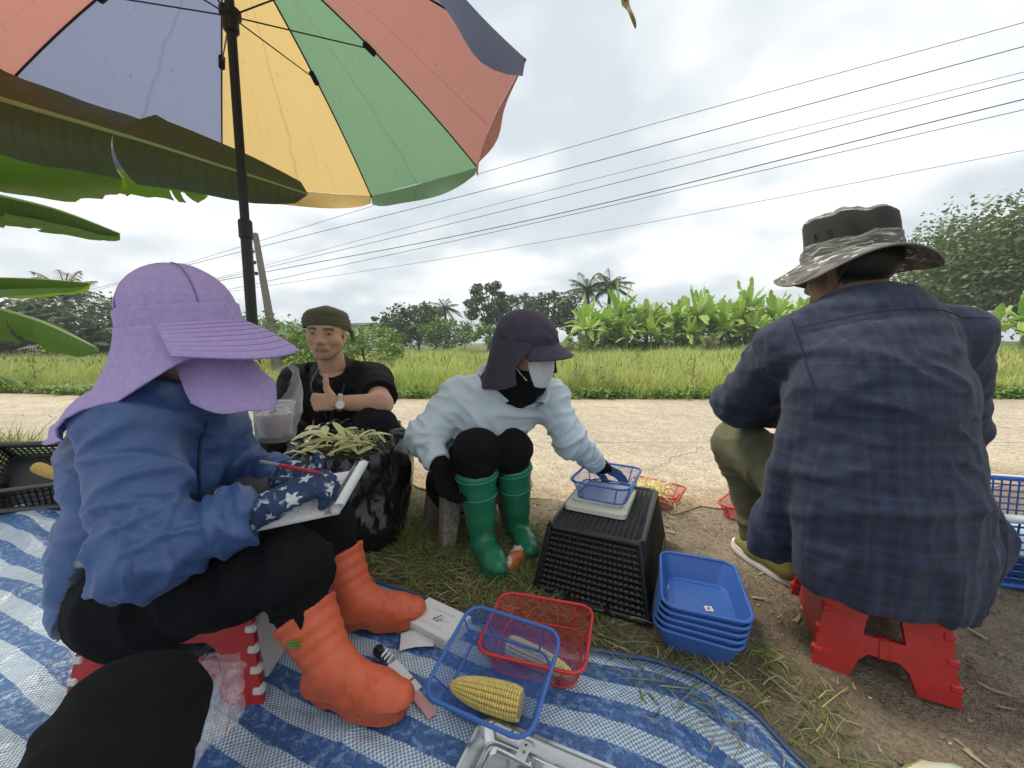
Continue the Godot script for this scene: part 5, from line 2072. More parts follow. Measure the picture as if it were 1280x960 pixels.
	for k in 11:
		var v := k / 10.0
		var row := PackedVector3Array()
		for j in 17:
			var a := lerpf(-1.0, 1.0, j / 16.0)
			var nose := 0.020 * exp(-pow(a / 0.32, 2.0)) * smoothstep(1.0, 0.2, v)
			row.append(around(head + f * 0.022, f, l, u, a * lerpf(1.0, 0.62, v * v), 0.078 + nose + 0.008 * sin(v * PI), 0.072, lerpf(-0.002 + 0.012 * cos(a * 1.5), -0.100, v) + (0.03 * (1.0 - cos(a)) * (v - 0.4)) + 0.0016 * sin(v * 26.0)))
		rows.append(row)
	g.sheet(rows, 0.002)
	var mask := putw("face_mask", g, cloth(lin(0.78, 0.80, 0.81), 0.85, 12.0, 0.5), t)
	g = Geo.new()
	for s in [-1.0, 1.0]:
		g.tube(curve([around(head + f * 0.022, f, l, u, s * 1.0, 0.082, 0.075, -0.002), head + l * 0.080 * s + u * 0.012 + f * 0.02, head + l * 0.084 * s + f * -0.012, around(head + f * 0.022, f, l, u, s * 1.0, 0.08, 0.074, -0.07)], 8), 0.0022, 5)
	putw("ear_loop", g, mat(lin(0.75, 0.75, 0.75), 0.7), mask)
	# dark scarf wrapped round the neck under the mask
	putw("neck_scarf", skin([[head - u * 0.085 + f * 0.012, neck, 0.074, 0.082], [neck, chest.lerp(neck, 0.72) + f * 0.055, 0.078, 0.060], [head - u * 0.03 - f * 0.03, head - u * 0.09, 0.088, 0.08]], 0.009, 0.03, [], folds([[head, chest, 0.2, 22.0, 0.007]])), M.black_cloth, t)
	# dark cap with a peak, neck curtain tied at the brow
	var dm := cloth(lin(0.052, 0.040, 0.068), 0.85, 9.0, 1.0)
	var c := head + u * 0.062 - f * 0.008
	g = Geo.new()
	var rings := []
	for k in 13:
		var th := lerpf(0.0, 1.75, k / 12.0)
		var ring := PackedVector3Array()
		for j in 44:
			var a := TAU * j / 44.0
			var rr := sin(th) * (1.0 + 0.07 * noise_a.get_noise_2d(a * 1.2, th * 4.5) * smoothstep(0.2, 1.0, th))
			ring.append(around(c, f, l, u, a, rr * 0.118, rr * 0.104, 0.094 * cos(th)))
		rings.append(ring)
	g.loft(rings)
	var cap := putw("cap", g, dm, t)
	g = Geo.new()
	rows = []
	for k in 9:
		var v := k / 8.0
		var row := PackedVector3Array()
		for j in 21:
			var a := lerpf(-0.85, 0.85, j / 20.0)
			var e := 0.082 * pow(cos(a * 1.5), 0.5) * v if cos(a * 1.5) > 0 else 0.0
			row.append(around(c, f, l, u, a, 0.112 + e, 0.100 + e * 0.5, -0.008 - 0.026 * v - 0.024 * a * a * v))
		rows.append(row)
	g.sheet(rows, 0.004)
	putw("peak", g, dm, cap)
	g = Geo.new()
	rows = []
	for k in 15:
		var v := k / 14.0
		var row := PackedVector3Array()
		for j in 41:
			var a0 := lerpf(0.72, 1.28, smoothstep(0.0, 0.7, v))
			var a := lerpf(a0, TAU - a0, j / 40.0)
			var s := absf(a - PI) / (PI - a0)
			var fl2 := 0.075 * v * (1.0 - 0.55 * s) + 0.009 * sin(a * 8.0) * v
			var p := around(c, f, l, u, a, 0.119 + fl2, 0.106 + fl2 * (0.25 if s > 0.6 else 0.6), 0.004)
			p += (Vector3.DOWN * 0.8 - u * 0.2) * lerpf(0.20, 0.135, s * s * s) * v + f * 0.018 * s * v
			row.append(push_out(p, jb, 0.010))
		rows.append(row)
	g.sheet(rows, 0.0025)
	var curtain := putw("neck_curtain", g, dm, cap)
	g = Geo.new()
	g.tube(Array(rows[14]), 0.003, 5)
	putw("hem", g, mat(lin(0.05, 0.045, 0.06), 0.8), curtain)


# --- the man seen from behind
func person_plaid() -> void:
	var hips := Vector3(0.956, 0.37, -0.939)
	var waist := Vector3(0.93, 0.438, -0.926)
	var chest := Vector3(0.923, 0.654, -0.97)
	var upper := Vector3(0.946, 0.785, -1.024)
	var neck := Vector3(0.945, 0.887, -1.066)
	var head := Vector3(0.932, 0.989, -1.087)
	var sh_l := Vector3(0.763, 0.791, -1.045)
	var el_l := Vector3(0.752, 0.596, -1.265)
	var wr_l := Vector3(1.049, 0.522, -1.438)
	var sh_r := Vector3(1.152, 0.806, -1.027)
	var el_r := Vector3(1.357, 0.526, -1.157)
	var wr_r := Vector3(1.45, 0.464, -1.422)
	var hip_l := Vector3(0.899, 0.343, -0.997)
	var kn_l := Vector3(0.846, 0.424, -1.388)
	var an_l := Vector3(0.923, 0.065, -1.349)
	var hip_r := Vector3(1.127, 0.343, -0.997)
	var kn_r := Vector3(1.688, 0.39, -1.464)
	var an_r := Vector3(1.695, 0.087, -1.482)
	var f := Vector3(-0.38, -0.10, -0.92).normalized()
	var u := (Vector3(-0.06, 1, -0.12) - f * f.dot(Vector3(-0.06, 1, -0.12))).normalized()
	var l := u.cross(f).normalized()
	var t := thing("person", "person in a dark blue plaid shirt and camouflage hat sitting with their back turned", "person", Vector3(hips.x, 0, hips.z))
	var tone := func(p: Vector3) -> Color:
		var q := p - head
		var c := Color(0.24, 0.125, 0.08)
		if q.length() < 0.16 and q.dot(u) > -0.035 and q.dot(f) < -0.012 + 0.25 * maxf(0.0, q.dot(u)):
			c = Color(0.014, 0.012, 0.011)
		return c * (1.0 + 0.1 * noise_b.get_noise_3dv(p * 40.0))
	var b := [[hips, waist, 0.13, 0.12], [waist, chest, 0.12, 0.13], [chest, upper, 0.13, 0.10], [upper, neck, 0.09, 0.06], [upper, sh_l, 0.08, 0.055], [upper, sh_r, 0.08, 0.055], [sh_l, el_l, 0.052, 0.042], [el_l, wr_l, 0.042, 0.028],
		[sh_r, el_r, 0.052, 0.042], [el_r, wr_r, 0.042, 0.028], [hip_l, kn_l, 0.08, 0.055], [kn_l, an_l, 0.052, 0.038], [hip_r, kn_r, 0.08, 0.055], [kn_r, an_r, 0.052, 0.038], [hip_l, hip_r, 0.1, 0.1]]
	var g := body(b, head_bones(head, f, u, neck, 1.0), tone, 0.005)
	for s in [[wr_l, Vector3(0.55, -0.1, -0.4), 1.0], [wr_r, Vector3(-0.6, -0.1, -0.3), -1.0]]:
		g.append(skin(hand(s[0], s[1], Vector3(0, -1, 0), s[2], [[0.4, 0.5, 0.3], [0.4, 0.5, 0.3], [0.45, 0.5, 0.3], [0.5, 0.5, 0.3]], [Vector3(0.7, 0.6, 0.2), Vector3(0.9, 0.2, 0.3), Vector3(1, 0, 0.3)], 1.0, 1.1), 0.005, 0.008, [], null, tone))
	putw("body", g, M.skin, t)
	# plaid shirt
	var plaid := picture(512, 512, func(x: int, y: int) -> Color:
		var c := Color(0.0150, 0.0225, 0.050)
		var band := func(v: int) -> float:
			var p := posmod(v, 128)
			return (0.55 if p < 38 else 0.0) + (0.35 if p > 84 and p < 104 else 0.0) - (0.3 if p > 50 and p < 70 else 0.0)
		var a: float = band.call(x)
		var d: float = band.call(y)
		var tw := 0.5 + 0.5 * signf(sin((x + y) * 1.2))
		c = c * (1.0 + (a if tw > 0.5 else d) * 0.45 + (a + d) * 0.22)
		var q := posmod(x, 128)
		var r := posmod(y, 128)
		if (q > 92 and q < 98) or (r > 92 and r < 98):
			c = c.lerp(Color(0.10, 0.065, 0.06), 0.22)
		c = c * (0.93 + 0.3 * noise_b.get_noise_2d(x * 0.012, y * 0.012) + 0.14 * rng.randf())
		return Color(c.r, c.g, c.b, 1.0).linear_to_srgb())
	var pm := cloth(Color.WHITE, 0.9, 4.4, 0.8, {"albedo_texture": plaid, "rim": 0.12, "rim_tint": 0.3, "normal_scale": 0.18})
	M.plaid = pm
	var ff := Vector3(-0.2, 0, -0.98)
	var sb := [[Vector3(0.95, 0.274, -0.919), waist, 0.245, 0.232, ff, 0.62], [waist, chest, 0.232, 0.222, ff, 0.64], [chest, upper, 0.222, 0.19, ff, 0.68], [upper, upper.lerp(neck, 0.8), 0.15, 0.078], [upper.lerp(neck, 0.25), sh_l, 0.105, 0.080], [upper.lerp(neck, 0.25), sh_r, 0.105, 0.082],
		[sh_l, el_l, 0.086, 0.072], [el_l, wr_l, 0.070, 0.046], [sh_r, el_r, 0.086, 0.072], [el_r, wr_r, 0.070, 0.046], [upper.lerp(neck, 0.8), neck + u * 0.018, 0.078, 0.070],
		[Vector3(0.783, 0.518, -1.006), Vector3(0.761, 0.253, -1.047), 0.11, 0.115, Vector3(0.5, 0, 0.85), 0.5], [Vector3(1.169, 0.352, -0.977), Vector3(1.261, 0.236, -0.985), 0.10, 0.10, ff, 0.6], [Vector3(0.93, 0.315, -0.883), Vector3(0.949, 0.247, -0.876), 0.19, 0.18, ff, 0.6]]
	var sw := folds([[chest, waist, 0.26, 9.0, 0.011], [sh_l, el_l, 0.12, 17.0, 0.013], [el_l, wr_l, 0.1, 24.0, 0.010], [sh_r, el_r, 0.12, 10.0, 0.008]])
	var across := (sh_r - sh_l).normalized()
	var hem := func(p: Vector3) -> float: return 0.0
	var sg := skin(sb, 0.0085, 0.034, [[wr_l, wr_l - el_l, 0.08], [wr_r, wr_r - el_r, 0.08], [neck + u * 0.022, neck - upper, 0.13], [Vector3(0.881, 0.187, -0.839), Vector3(-0.12, -1, 0), 0.6]], func(p: Vector3, n: Vector3) -> float:
		var s: float = sw.call(p, n)
		# drag lines from the left armpit, vertical gathers towards the hem
		var arm := near_segment(p, Vector3(0.755, 0.715, -0.976), Vector3(0.945, 0.57, -0.82))
		s += fold(p, Vector3(0.35, 0.85, -0.1).normalized(), 20.0, 0.010, 3.0) * exp(-pow(arm / 0.14, 2.0))
		s += fold(p, across, 15.0, 0.011, 9.0) * smoothstep(0.52, 0.28, p.y)
		s += lump(p, 7.0, 0.008)
		return s)
	var shirt := putw("shirt", sg, pm, t)
	# yoke seam across the shoulders, armhole seam, collar stand
	g = Geo.new()
	var seam := []
	for k in 41:
		var v := k / 40.0
		var p := sh_l.lerp(sh_r, lerpf(-0.10, 1.02, v)) + u * (0.030 + 0.016 * sin(v * PI))
		seam.append(p)
	# drop the seam onto the cloth: walk back from in front of the camera side until the field of the shirt is met
	var upper_half := []
	for q in sg.v:
		if q.y > 0.55 and q.z > -1.1:
			upper_half.append(q)
	var onto := func(p: Vector3, d: Vector3) -> Vector3:
		var best := p
		var near := -1e9
		for q in upper_half:
			var o: Vector3 = q - p
			var along := o.dot(d)
			if (o - d * along).length() < 0.011 and along > near:
				near = along
				best = p + d * along
		return best
	var laid := []
	for p in seam:
		laid.append(onto.call(p, Vector3(0.0, 0.25, 1.0).normalized()) + Vector3(0, 0.0010, 0.0030))
	g.tube(laid, 0.0014, 5)
	var thread := mat(lin(0.012, 0.016, 0.04), 0.9)
	putw("yoke_seam", g, thread, shirt)
	g = Geo.new()
	laid = []
	for k in 12:
		var p := Vector3(0.721, 0.862, -1.013).lerp(Vector3(0.72, 0.615, -0.936), k / 11.0)
		laid.append(onto.call(p, Vector3(-0.25, 0.05, 1.0).normalized()) + Vector3(-0.001, 0, 0.0030))
	g.tube(laid, 0.0014, 5)
	putw("armhole_seam", g, thread, shirt)
	g = Geo.new()
	var rings := []
	for k in 5:
		var v := k / 4.0
		var ring := PackedVector3Array()
		for j in 32:
			var a := TAU * j / 32.0
			var rr: float = [0.078, 0.074, 0.071, 0.072, 0.080][k]
			ring.append(neck - u * 0.012 + (f * cos(a) * 1.05 + l * sin(a)) * rr + u * (0.040 * [0.0, 0.6, 1.0, 1.05, 0.35][k] - 0.012 * cos(a)))
		rings.append(ring)
	g.loft(rings)
	putw("collar", g, pm, shirt)
	# olive trousers
	var olive := cloth(lin(0.115, 0.115, 0.062), 0.85, 8.0, 0.9)
	var trb := [[hips, hips + Vector3(0, -0.01, 0), 0.14, 0.125], [hip_l, kn_l, 0.11, 0.088], [kn_l, an_l, 0.086, 0.060], [hip_r, kn_r, 0.11, 0.088], [kn_r, an_r, 0.086, 0.060]]
	putw("trousers", skin(trb, 0.0095, 0.03, [[an_l, Vector3.DOWN, 0.12], [an_r, Vector3.DOWN, 0.12]], folds([[hip_l, kn_l, 0.14, 15.0, 0.010], [kn_l, an_l, 0.11, 17.0, 0.010], [hip_r, kn_r, 0.14, 15.0, 0.010]])), olive, t)
	# running shoes: knitted upper, layered pale sole
	for k in 2:
		var heel: Vector3 = Vector3(0.923, 0.024, -1.143) if k == 0 else Vector3(1.612, 0.029, -1.345)
		var toe: Vector3 = Vector3(0.866, 0.026, -1.425) if k == 0 else Vector3(1.753, 0.007, -1.574)
		heel.y = 0.0
		toe.y = 0.0
		var d := (toe - heel).normalized()
		var s := d.cross(Vector3.UP)
		var len := heel.distance_to(toe)
		var bones := [[heel + d * 0.045 + Vector3.UP * 0.062, heel + d * 0.05 + Vector3.UP * 0.085, 0.034, 0.032], [heel + d * 0.05 + Vector3.UP * 0.05, heel + d * len * 0.62 + Vector3.UP * 0.05, 0.036, 0.036], [heel + d * len * 0.6 + Vector3.UP * 0.046, heel + d * (len - 0.045) + Vector3.UP * 0.042, 0.040, 0.030], [heel + d * 0.07 + Vector3.UP * 0.075, heel + d * len * 0.5 + Vector3.UP * 0.06, 0.034, 0.034]]
		var shoe := putw("shoe", skin(bones, 0.0055, 0.02, [[heel + Vector3.UP * 0.032, Vector3.DOWN, 0.5], [heel + d * 0.05 + Vector3.UP * 0.105, Vector3.UP, 0.12]]), mat(lin(0.19, 0.175, 0.04), 0.8, with(tri(40.0, false), {"normal_texture": M.cloth_normal, "normal_scale": 1.0, "albedo_texture": M.cloth_tone})), t)
		var lay := [[0.002, 0.012, lin(0.30, 0.22, 0.19), 0.0], [0.012, 0.026, lin(0.55, 0.53, 0.50), 0.003], [0.026, 0.040, lin(0.62, 0.60, 0.57), 0.001]]
		for y in 3:
			g = Geo.new()
			rings = []
			for e in 4:
				var ring := PackedVector3Array()
				for j in 32:
					var a := TAU * j / 32.0
					var x := cos(a)
					var w := 0.040 + 0.007 * x - 0.006 * (1.0 - absf(x + 0.1))
					var h: float = [lay[y][0], lay[y][0] + 0.001, lay[y][1] - 0.001, lay[y][1]][e]
					var inset: float = lay[y][3] - (0.002 if e == 0 or e == 3 else 0.0)
					ring.append(heel + d * (len * 0.5 + x * (len * 0.5 + inset)) + s * (sin(a) * (w + inset)) + Vector3.UP * (h + 0.008 * maxf(0.0, x - 0.5) + 0.004 * maxf(0.0, -x - 0.4)))
				rings.append(ring)
			g.loft(rings, true, true, true)
			putw("sole_layer", g, mat(lay[y][2], 0.7), shoe, 40.0)
	boonie_hat(t, head, f, u)


func boonie_hat(t: Node3D, head: Vector3, f: Vector3, u: Vector3) -> void:
	var l := u.cross(f).normalized()
	var camo := picture(512, 512, func(x: int, y: int) -> Color:
		var a := noise_a.get_noise_3d(x * 0.009, y * 0.016, 1.0)
		var b := noise_b.get_noise_3d(x * 0.009, y * 0.018, 9.0)
		var c := Color(0.20, 0.20, 0.18)
		if a > 0.12:
			c = Color(0.56, 0.55, 0.51)
		if b > 0.08:
			c = Color(0.10, 0.10, 0.095)
		if b < -0.30:
			c = Color(0.13, 0.135, 0.11)
		if a > 0.42 and b < 0.1:
			c = Color(0.72, 0.71, 0.68)
		c = c * (0.9 + 0.2 * noise_b.get_noise_2d(x * 0.2, y * 0.2))
		return Color(c.r, c.g, c.b, 1.0).linear_to_srgb())
	var cm := mat(Color.WHITE, 0.9, {"albedo_texture": camo, "normal_texture": M.cloth_normal, "normal_scale": 0.5, "uv1_scale": Vector3(2, 1, 1)})
	var dark := cloth(lin(0.030, 0.031, 0.026), 0.9, 12.0, 1.0)
	var c := head + u * 0.048
	# crown: top panel, dark wall, camouflage band
	var prof := [[0.0, 0.118, 0], [0.45, 0.121, 0], [0.80, 0.113, 0], [0.93, 0.100, 0], [0.97, 0.090, 1], [1.0, 0.06, 1], [1.02, 0.035, 1], [1.04, 0.030, 2], [1.055, 0.015, 2], [1.05, -0.004, 2]]
	var parts := [[0, 4, "crown_top", cm], [4, 7, "crown_wall", dark], [7, 10, "hat_band", cm]]
	var crown: Node = null
	for part in parts:
		var g := Geo.new()
		var rings := []
		for k in range(maxi(part[0] - 1, 0), part[1]):
			var ring := PackedVector3Array()
			for j in 49:
				var a := TAU * j / 48.0 + PI
				var dent := 0.010 * noise_a.get_noise_2d(cos(a) * 1.6 + 5.0, sin(a) * 1.6 + prof[k][1] * 20.0)
				var push := 0.002 if part[0] == 7 else 0.0
				ring.append(around(c, f, l, u, a, prof[k][0] * 0.104 + push + dent * 0.5, prof[k][0] * 0.092 + push + dent * 0.5, prof[k][1] + dent + 0.006 * cos(a) * prof[k][1] / 0.1))
			rings.append(ring)
		g.loft(rings, false)
		var n := putw("hat" if crown == null else part[2], g, part[3], t if crown == null else crown)
		if crown == null:
			crown = n
	# wavy brim with rows of stitching
	var g := Geo.new()
	var rows := []
	for k in 22:
		var v := k / 21.0
		var row := PackedVector3Array()
		for j in 73:
			var a := TAU * j / 72.0 + PI
			var w := 0.016 * sin(a * 3.0 + 0.6) + 0.012 * sin(a * 2.0 + 2.2)
			var st := 0.0012 * absf(sin(v * PI * 7.0))
			row.append(around(c, f, l, u, a, 0.106 + 0.068 * v, 0.094 + 0.070 * v, -0.002 - 0.034 * v - 0.012 * v * v + w * v * v + st))
		rows.append(row)
	g.sheet(rows, 0.004, Vector2(1.6, 0.5))
	var brim := putw("brim", g, cm, crown)
	g = Geo.new()
	g.tube(Array(rows[21]), 0.003, 6, false)
	putw("binding", g, mat(lin(0.16, 0.15, 0.12), 0.9), brim)
	for k in 2:
		g = Geo.new()
		g.tube([around(c, f, l, u, 1.25 + 0.35 * k, 0.104, 0.094, 0.058), around(c, f, l, u, 1.25 + 0.35 * k, 0.109, 0.099, 0.058)], 0.005, 10)
		putw("eyelet", g, mat(lin(0.02, 0.02, 0.02), 0.4), crown)


# --- the photographer's own knee
func person_knee() -> void:
	var hip := Vector3(-0.20, 0.30, 0.10)
	var kn := Vector3(-0.502, 0.296, -0.448)
	var an := Vector3(kn.x + 0.0, 0.08, kn.z + 0.10)
	var t := thing("person", "black-trousered bent knee of a person at the lower left, close to the lens", "person", Vector3(-0.35, 0, -0.2))
	var tone := func(p: Vector3) -> Color: return Color(0.40, 0.24, 0.16)
	putw("body", skin([[hip, kn, 0.07, 0.05], [kn, an, 0.048, 0.034], [an, an + Vector3(0.03, -0.03, -0.13), 0.034, 0.024]], 0.012, 0.03, [], null, tone), M.skin, t)
	putw("trouser_leg", skin([[hip, kn, 0.105, 0.078], [kn, an + Vector3(0, 0.04, 0), 0.080, 0.062]], 0.0065, 0.03, [[an + Vector3(0, 0.02, 0), Vector3.DOWN, 0.12]], folds([[hip, kn, 0.15, 14.0, 0.006], [kn, an, 0.12, 20.0, 0.007]])), cloth(lin(0.008, 0.008, 0.009), 0.95, 16.0, 1.2, {"rim_enabled": false, "metallic_specular": 0.3}), t)
	var bt := boot(an + Vector3(0, 0.05, 0), an, Vector3(0.25, 0, -1), 0.012, 0.045, 0.25, 0.008, 0.0)
	var up := putw("shoe", bt[0], mat(lin(0.03, 0.03, 0.032), 0.7), t)
	putw("sole", bt[1], mat(lin(0.3, 0.3, 0.3), 0.8), up, 40.0)


# ---------------------------------------------------------------- things on the ground
const TARP_O := Vector3(-0.54, 0, -1.21)
const TARP_U := Vector3(0.928, 0, 0.371)
const TARP_W := Vector3(-0.371, 0, 0.928)


func tarp_y(x: float, z: float) -> float:
	var q := Vector3(x, 0, z) - TARP_O
	var u := q.dot(TARP_U)
	var w := q.dot(TARP_W)
	var y := 0.014 + ground_y(x, z)
	y += 0.007 * noise_a.get_noise_2d(u * 2.5, w * 4.0) + 0.0035 * noise_b.get_noise_2d(u * 7.0, w * 7.0)
	# creases where it was folded, and a rumpled far-left end
	y += 0.006 * exp(-pow((u - 0.35 - 0.1 * w) / 0.012, 2.0)) + 0.006 * exp(-pow((w - 0.42 + 0.03 * u) / 0.012, 2.0))
	y += smoothstep(-0.55, -1.6, u) * (0.035 * absf(noise_a.get_noise_2d(u * 2.2 + 4.0, w * 5.0)) + 0.03 * exp(-pow((w - 0.22) / 0.10, 2.0)))
	# the hem curls up along the straw
	y += 0.020 * exp(-pow((w - 0.030) / 0.028, 2.0)) * (1.0 - smoothstep(0.3, 0.6, u))
	# a bundled fold at the right-hand corner
	y += 0.018 * exp(-pow((u - 1.12 - 0.05 * sin(w * 9.0)) / 0.030, 2.0)) * smoothstep(0.0, 0.12, w)
	return y


func tarp() -> void:
	var tile := 768
	var per := 0.0925
	# four stripe pairs: plain blue film between woven blue-and-white
	var pic := picture(tile, tile, func(x: int, y: int) -> Color:
		var v := fposmod(y / float(tile) * 4.0, 1.0)
		var edge := 0.50 + 0.012 * noise_a.get_noise_2d(x * 0.03, y * 0.004)
		var px := x / float(tile) * 74.0
		var py := y / float(tile) * 74.0
		var c: Color
		if v < edge:
			var wear_sheen := noise_b.get_noise_2d(x * 0.016, y * 0.022)
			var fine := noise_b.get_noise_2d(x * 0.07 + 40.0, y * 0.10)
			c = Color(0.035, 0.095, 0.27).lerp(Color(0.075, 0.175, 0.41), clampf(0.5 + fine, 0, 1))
			c = c.lerp(Color(0.22, 0.37, 0.62), smoothstep(0.0, 0.5, wear_sheen + fine * 0.35) * 0.7)  # pale smudges: wear plus glossy reflections of crinkled film put into the colour
		else:
			var k := sin(px * PI) * sin(py * PI)
			c = Color(0.15, 0.29, 0.51).lerp(Color(0.74, 0.80, 0.82), smoothstep(-0.28, 0.22, k))
			c = c * (0.94 + 0.12 * noise_b.get_noise_2d(x * 0.01, y * 0.01))
		return Color(c.r, c.g, c.b, 1.0).linear_to_srgb())
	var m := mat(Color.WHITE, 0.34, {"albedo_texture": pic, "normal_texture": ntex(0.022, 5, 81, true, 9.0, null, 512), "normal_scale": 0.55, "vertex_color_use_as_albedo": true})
	var g := Geo.new()
	var us := axis_steps(-0.9, 1.30, 0.014, -3.6, 1.30, 1.05)
	var ws := axis_steps(0.0, 0.9, 0.014, 0.0, 2.2, 1.06)
	var rows := []
	for w in ws:
		for u in us:
			var uu: float = u
			var ww: float = w
			# round the right-hand corner and let the edges wander
			if u > 0.75:
				var t: float = (u - 0.75) / 0.55
				ww += 0.20 * t * t * t * exp(-w * 2.0) - 0.055 * sin(t * PI) * exp(-w * 6.0)
			else:
				ww += 0.012 * noise_a.get_noise_2d(u * 1.5, 2.0) * exp(-w * 5.0)
			var p := TARP_O + TARP_U * uu + TARP_W * ww
			p.y = tarp_y(p.x, p.z) - (0.02 if (u > 1.285 or w < 0.001) else 0.0)
			var bend := 0.018 * noise_a.get_noise_2d(uu * 1.2, 7.0) + 0.05 * smoothstep(-0.8, -1.8, uu) * sin(uu * 2.0)
			var d := 0.9 + 0.2 * noise_a.get_noise_2d(uu * 1.7, ww * 1.7)
			g.col = Color(d, d, d)
			if w < 0.034:
				g.col = Color(0.35, 0.42, 0.55)
			g.p(p, Vector2(uu / 0.37, (w + bend + 0.044) / 0.37))
	var n := us.size()
	for r in ws.size() - 1:
		for k in n - 1:
			var a := r * n + k
			g.quad(a, a + 1, a + n + 1, a + n)
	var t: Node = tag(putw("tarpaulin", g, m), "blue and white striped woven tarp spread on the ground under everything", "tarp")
	var hem := Geo.new()
	var pts := []
	for u in us:
		if u < 1.28:
			var i: int = us.find(u)
			pts.append(g.v[n + i] + Vector3(0, 0.003, 0))
	hem.tube(pts, 0.006, 6)
	putw("hem", hem, mat(lin(0.035, 0.07, 0.17), 0.4), t)


# an open plastic basket; local x is the long way, y up. Returns nothing: parts go to the thing
func basket(t: Node3D, w: float, d: float, h: float, col: Color, solid: bool, wall: Material) -> void:
	var plastic := mat(col, 0.38)
	var x := Vector3.RIGHT
	var z := Vector3.BACK
	var k := 0.82
	var g := Geo.new()
	var ring := rrect(Vector3(0, h, 0), w, d, 0.035, x, z, 5)
	var pts := Array(ring)
	pts.append(ring[0])
	pts.append(ring[1])
	g.tube(pts, 0.0045, 8, false)
	put("rim", g, plastic, t)
	g = Geo.new()
	var rings := []
	for s in 5:
		var f := s / 4.0
		rings.append(rrect(Vector3(0, lerpf(h, 0.006, f), 0), lerpf(w, w * k, f), lerpf(d, d * k, f), 0.035, x, z, 5))
	if solid:
		var inner := []
		for s in 5:
			var f := s / 4.0
			inner.append(rrect(Vector3(0, lerpf(h, 0.006, f), 0), lerpf(w, w * k, f) - 0.004, lerpf(d, d * k, f) - 0.004, 0.033, x, z, 5))
		rings.reverse()
		g.loft(rings)
		g.loft(inner)
	else:
		for r in rings.size():
			rings[r].append(rings[r][0])
		g.loft(rings, false)
		var n: int = rings[0].size()
		var run := 0.0
		for q in n:
			if q > 0:
				run += rings[0][q].distance_to(rings[0][q - 1])
			for r in rings.size():
				g.uv[r * n + q] = Vector2(run / 0.0026, r / 4.0 * h / 0.0026)
	put("wall", g, wall, t)
	g = Geo.new()
	var o := Vector3(0, 0.003, 0)
	if solid:
		g.loft([rrect(o - Vector3.UP * 0.002, w * k - 0.004, d * k - 0.004, 0.033, x, z, 5), rrect(o, w * k, d * k, 0.035, x, z, 5), rrect(o + Vector3.UP * 0.004, w * k, d * k, 0.035, x, z, 5)], true, true, true)
		put("base", g, plastic, t, 40.0)
	else:
		g.loft([rrect(o, w * k, d * k, 0.035, x, z, 5), rrect(o, w * k * 0.02, d * k * 0.02, 0.0001, x, z, 5)], true)
		for q in g.v.size():
			g.uv[q] = Vector2(g.v[q].x, g.v[q].z) / 0.0026
		put("base", g, wall, t)
		g = Geo.new()
		ring = rrect(Vector3(0, 0.004, 0), w * k, d * k, 0.035, x, z, 5)
		pts = Array(ring)
		pts.append(ring[0])
		pts.append(ring[1])
		g.tube(pts, 0.0032, 6, false)
		for s in [-1.0, 1.0]:
			for e in [-0.32, 0.32]:
				g.tube([Vector3(w * 0.5 * s, h, d * e), Vector3(w * 0.5 * k * s, 0.004, d * e * k)], 0.0022, 5)
				g.tube([Vector3(w * e, h, d * 0.5 * s), Vector3(w * e * k, 0.004, d * 0.5 * k * s)], 0.0022, 5)
		put("base_frame", g, plastic, t)


func heading(d: Vector3) -> float:
	return atan2(-d.z, d.x)


func net(col: Color, solid_share: float) -> StandardMaterial3D:
	var p := picture(32, 32, func(x: int, y: int) -> Color:
		var a := 1.0 if (x < 32 * solid_share or y < 32 * solid_share) else 0.0
		return Color(1, 1, 1, a))
	return mat(col, 0.4, {"albedo_texture": p, "transparency": BaseMaterial3D.TRANSPARENCY_ALPHA_SCISSOR, "alpha_scissor_threshold": 0.5})


func corn_cob(called: String, label: String, at: Vector3, dir: Vector3, length: float, r: float, col: Color, rows_n := 16) -> void:
	var t := thing(called, label, "corn", at)
	dir = dir.normalized()
	var a := dir.cross(Vector3.UP).normalized()
	var b := a.cross(dir)
	var prof := func(f: float) -> float: return r * pow(maxf(1.0 - pow(f, 3.2), 0.0), 0.6) * (0.90 + 0.10 * smoothstep(0.0, 0.12, f))
	var core := Geo.new()
	var pts := []
	var rad := []
	for k in 13:
		var f := k / 12.0
		pts.append(dir * length * (f - 0.5))
		rad.append(maxf(float(prof.call(f)) * 0.86, 0.002))
	core.tube(pts, rad, 16)
	put("core", core, mat(lin(0.56, 0.47, 0.24), 0.7), t)
	var g := Geo.new()
	var n := 30
	for j in rows_n:
		var twist := 0.04 * sin(j * 2.0)
		for k in n:
			var f := (k + 0.5 + 0.18 * sin(j * 1.7)) / n
			if f > 0.985:
				continue
			var rr: float = prof.call(f)
			var ang := TAU * (j + twist * sin(f * 5.0)) / rows_n
			var o := a * cos(ang) + b * sin(ang)
			var s := o.cross(dir)
			var w := rr * TAU / rows_n * 0.53
			var l := length / n * 0.54
			var shade := rng.randf_range(0.92, 1.06)
			g.col = Color(col.r * shade, col.g * shade * rng.randf_range(0.96, 1.03), col.b * shade)
			var q := dir * length * (f - 0.5) + o * rr * 0.93
			g.ball(q, Vector3(w, rr * 0.13 + 0.0012, l), Basis(s, o, dir), 7, 5)
	var m := mat(Color.WHITE, 0.34, {"vertex_color_use_as_albedo": true, "subsurf_scatter_enabled": true, "subsurf_scatter_strength": 0.15})
	put("kernels", g, m, t).set_meta("kind", "stuff")
	g = Geo.new()
	g.tube([dir * length * -0.5, dir * length * -0.515], [r * 0.80, r * 0.62], 14)
	put("stalk_end", g, mat(lin(0.48, 0.38, 0.19), 0.8), t, 40.0)


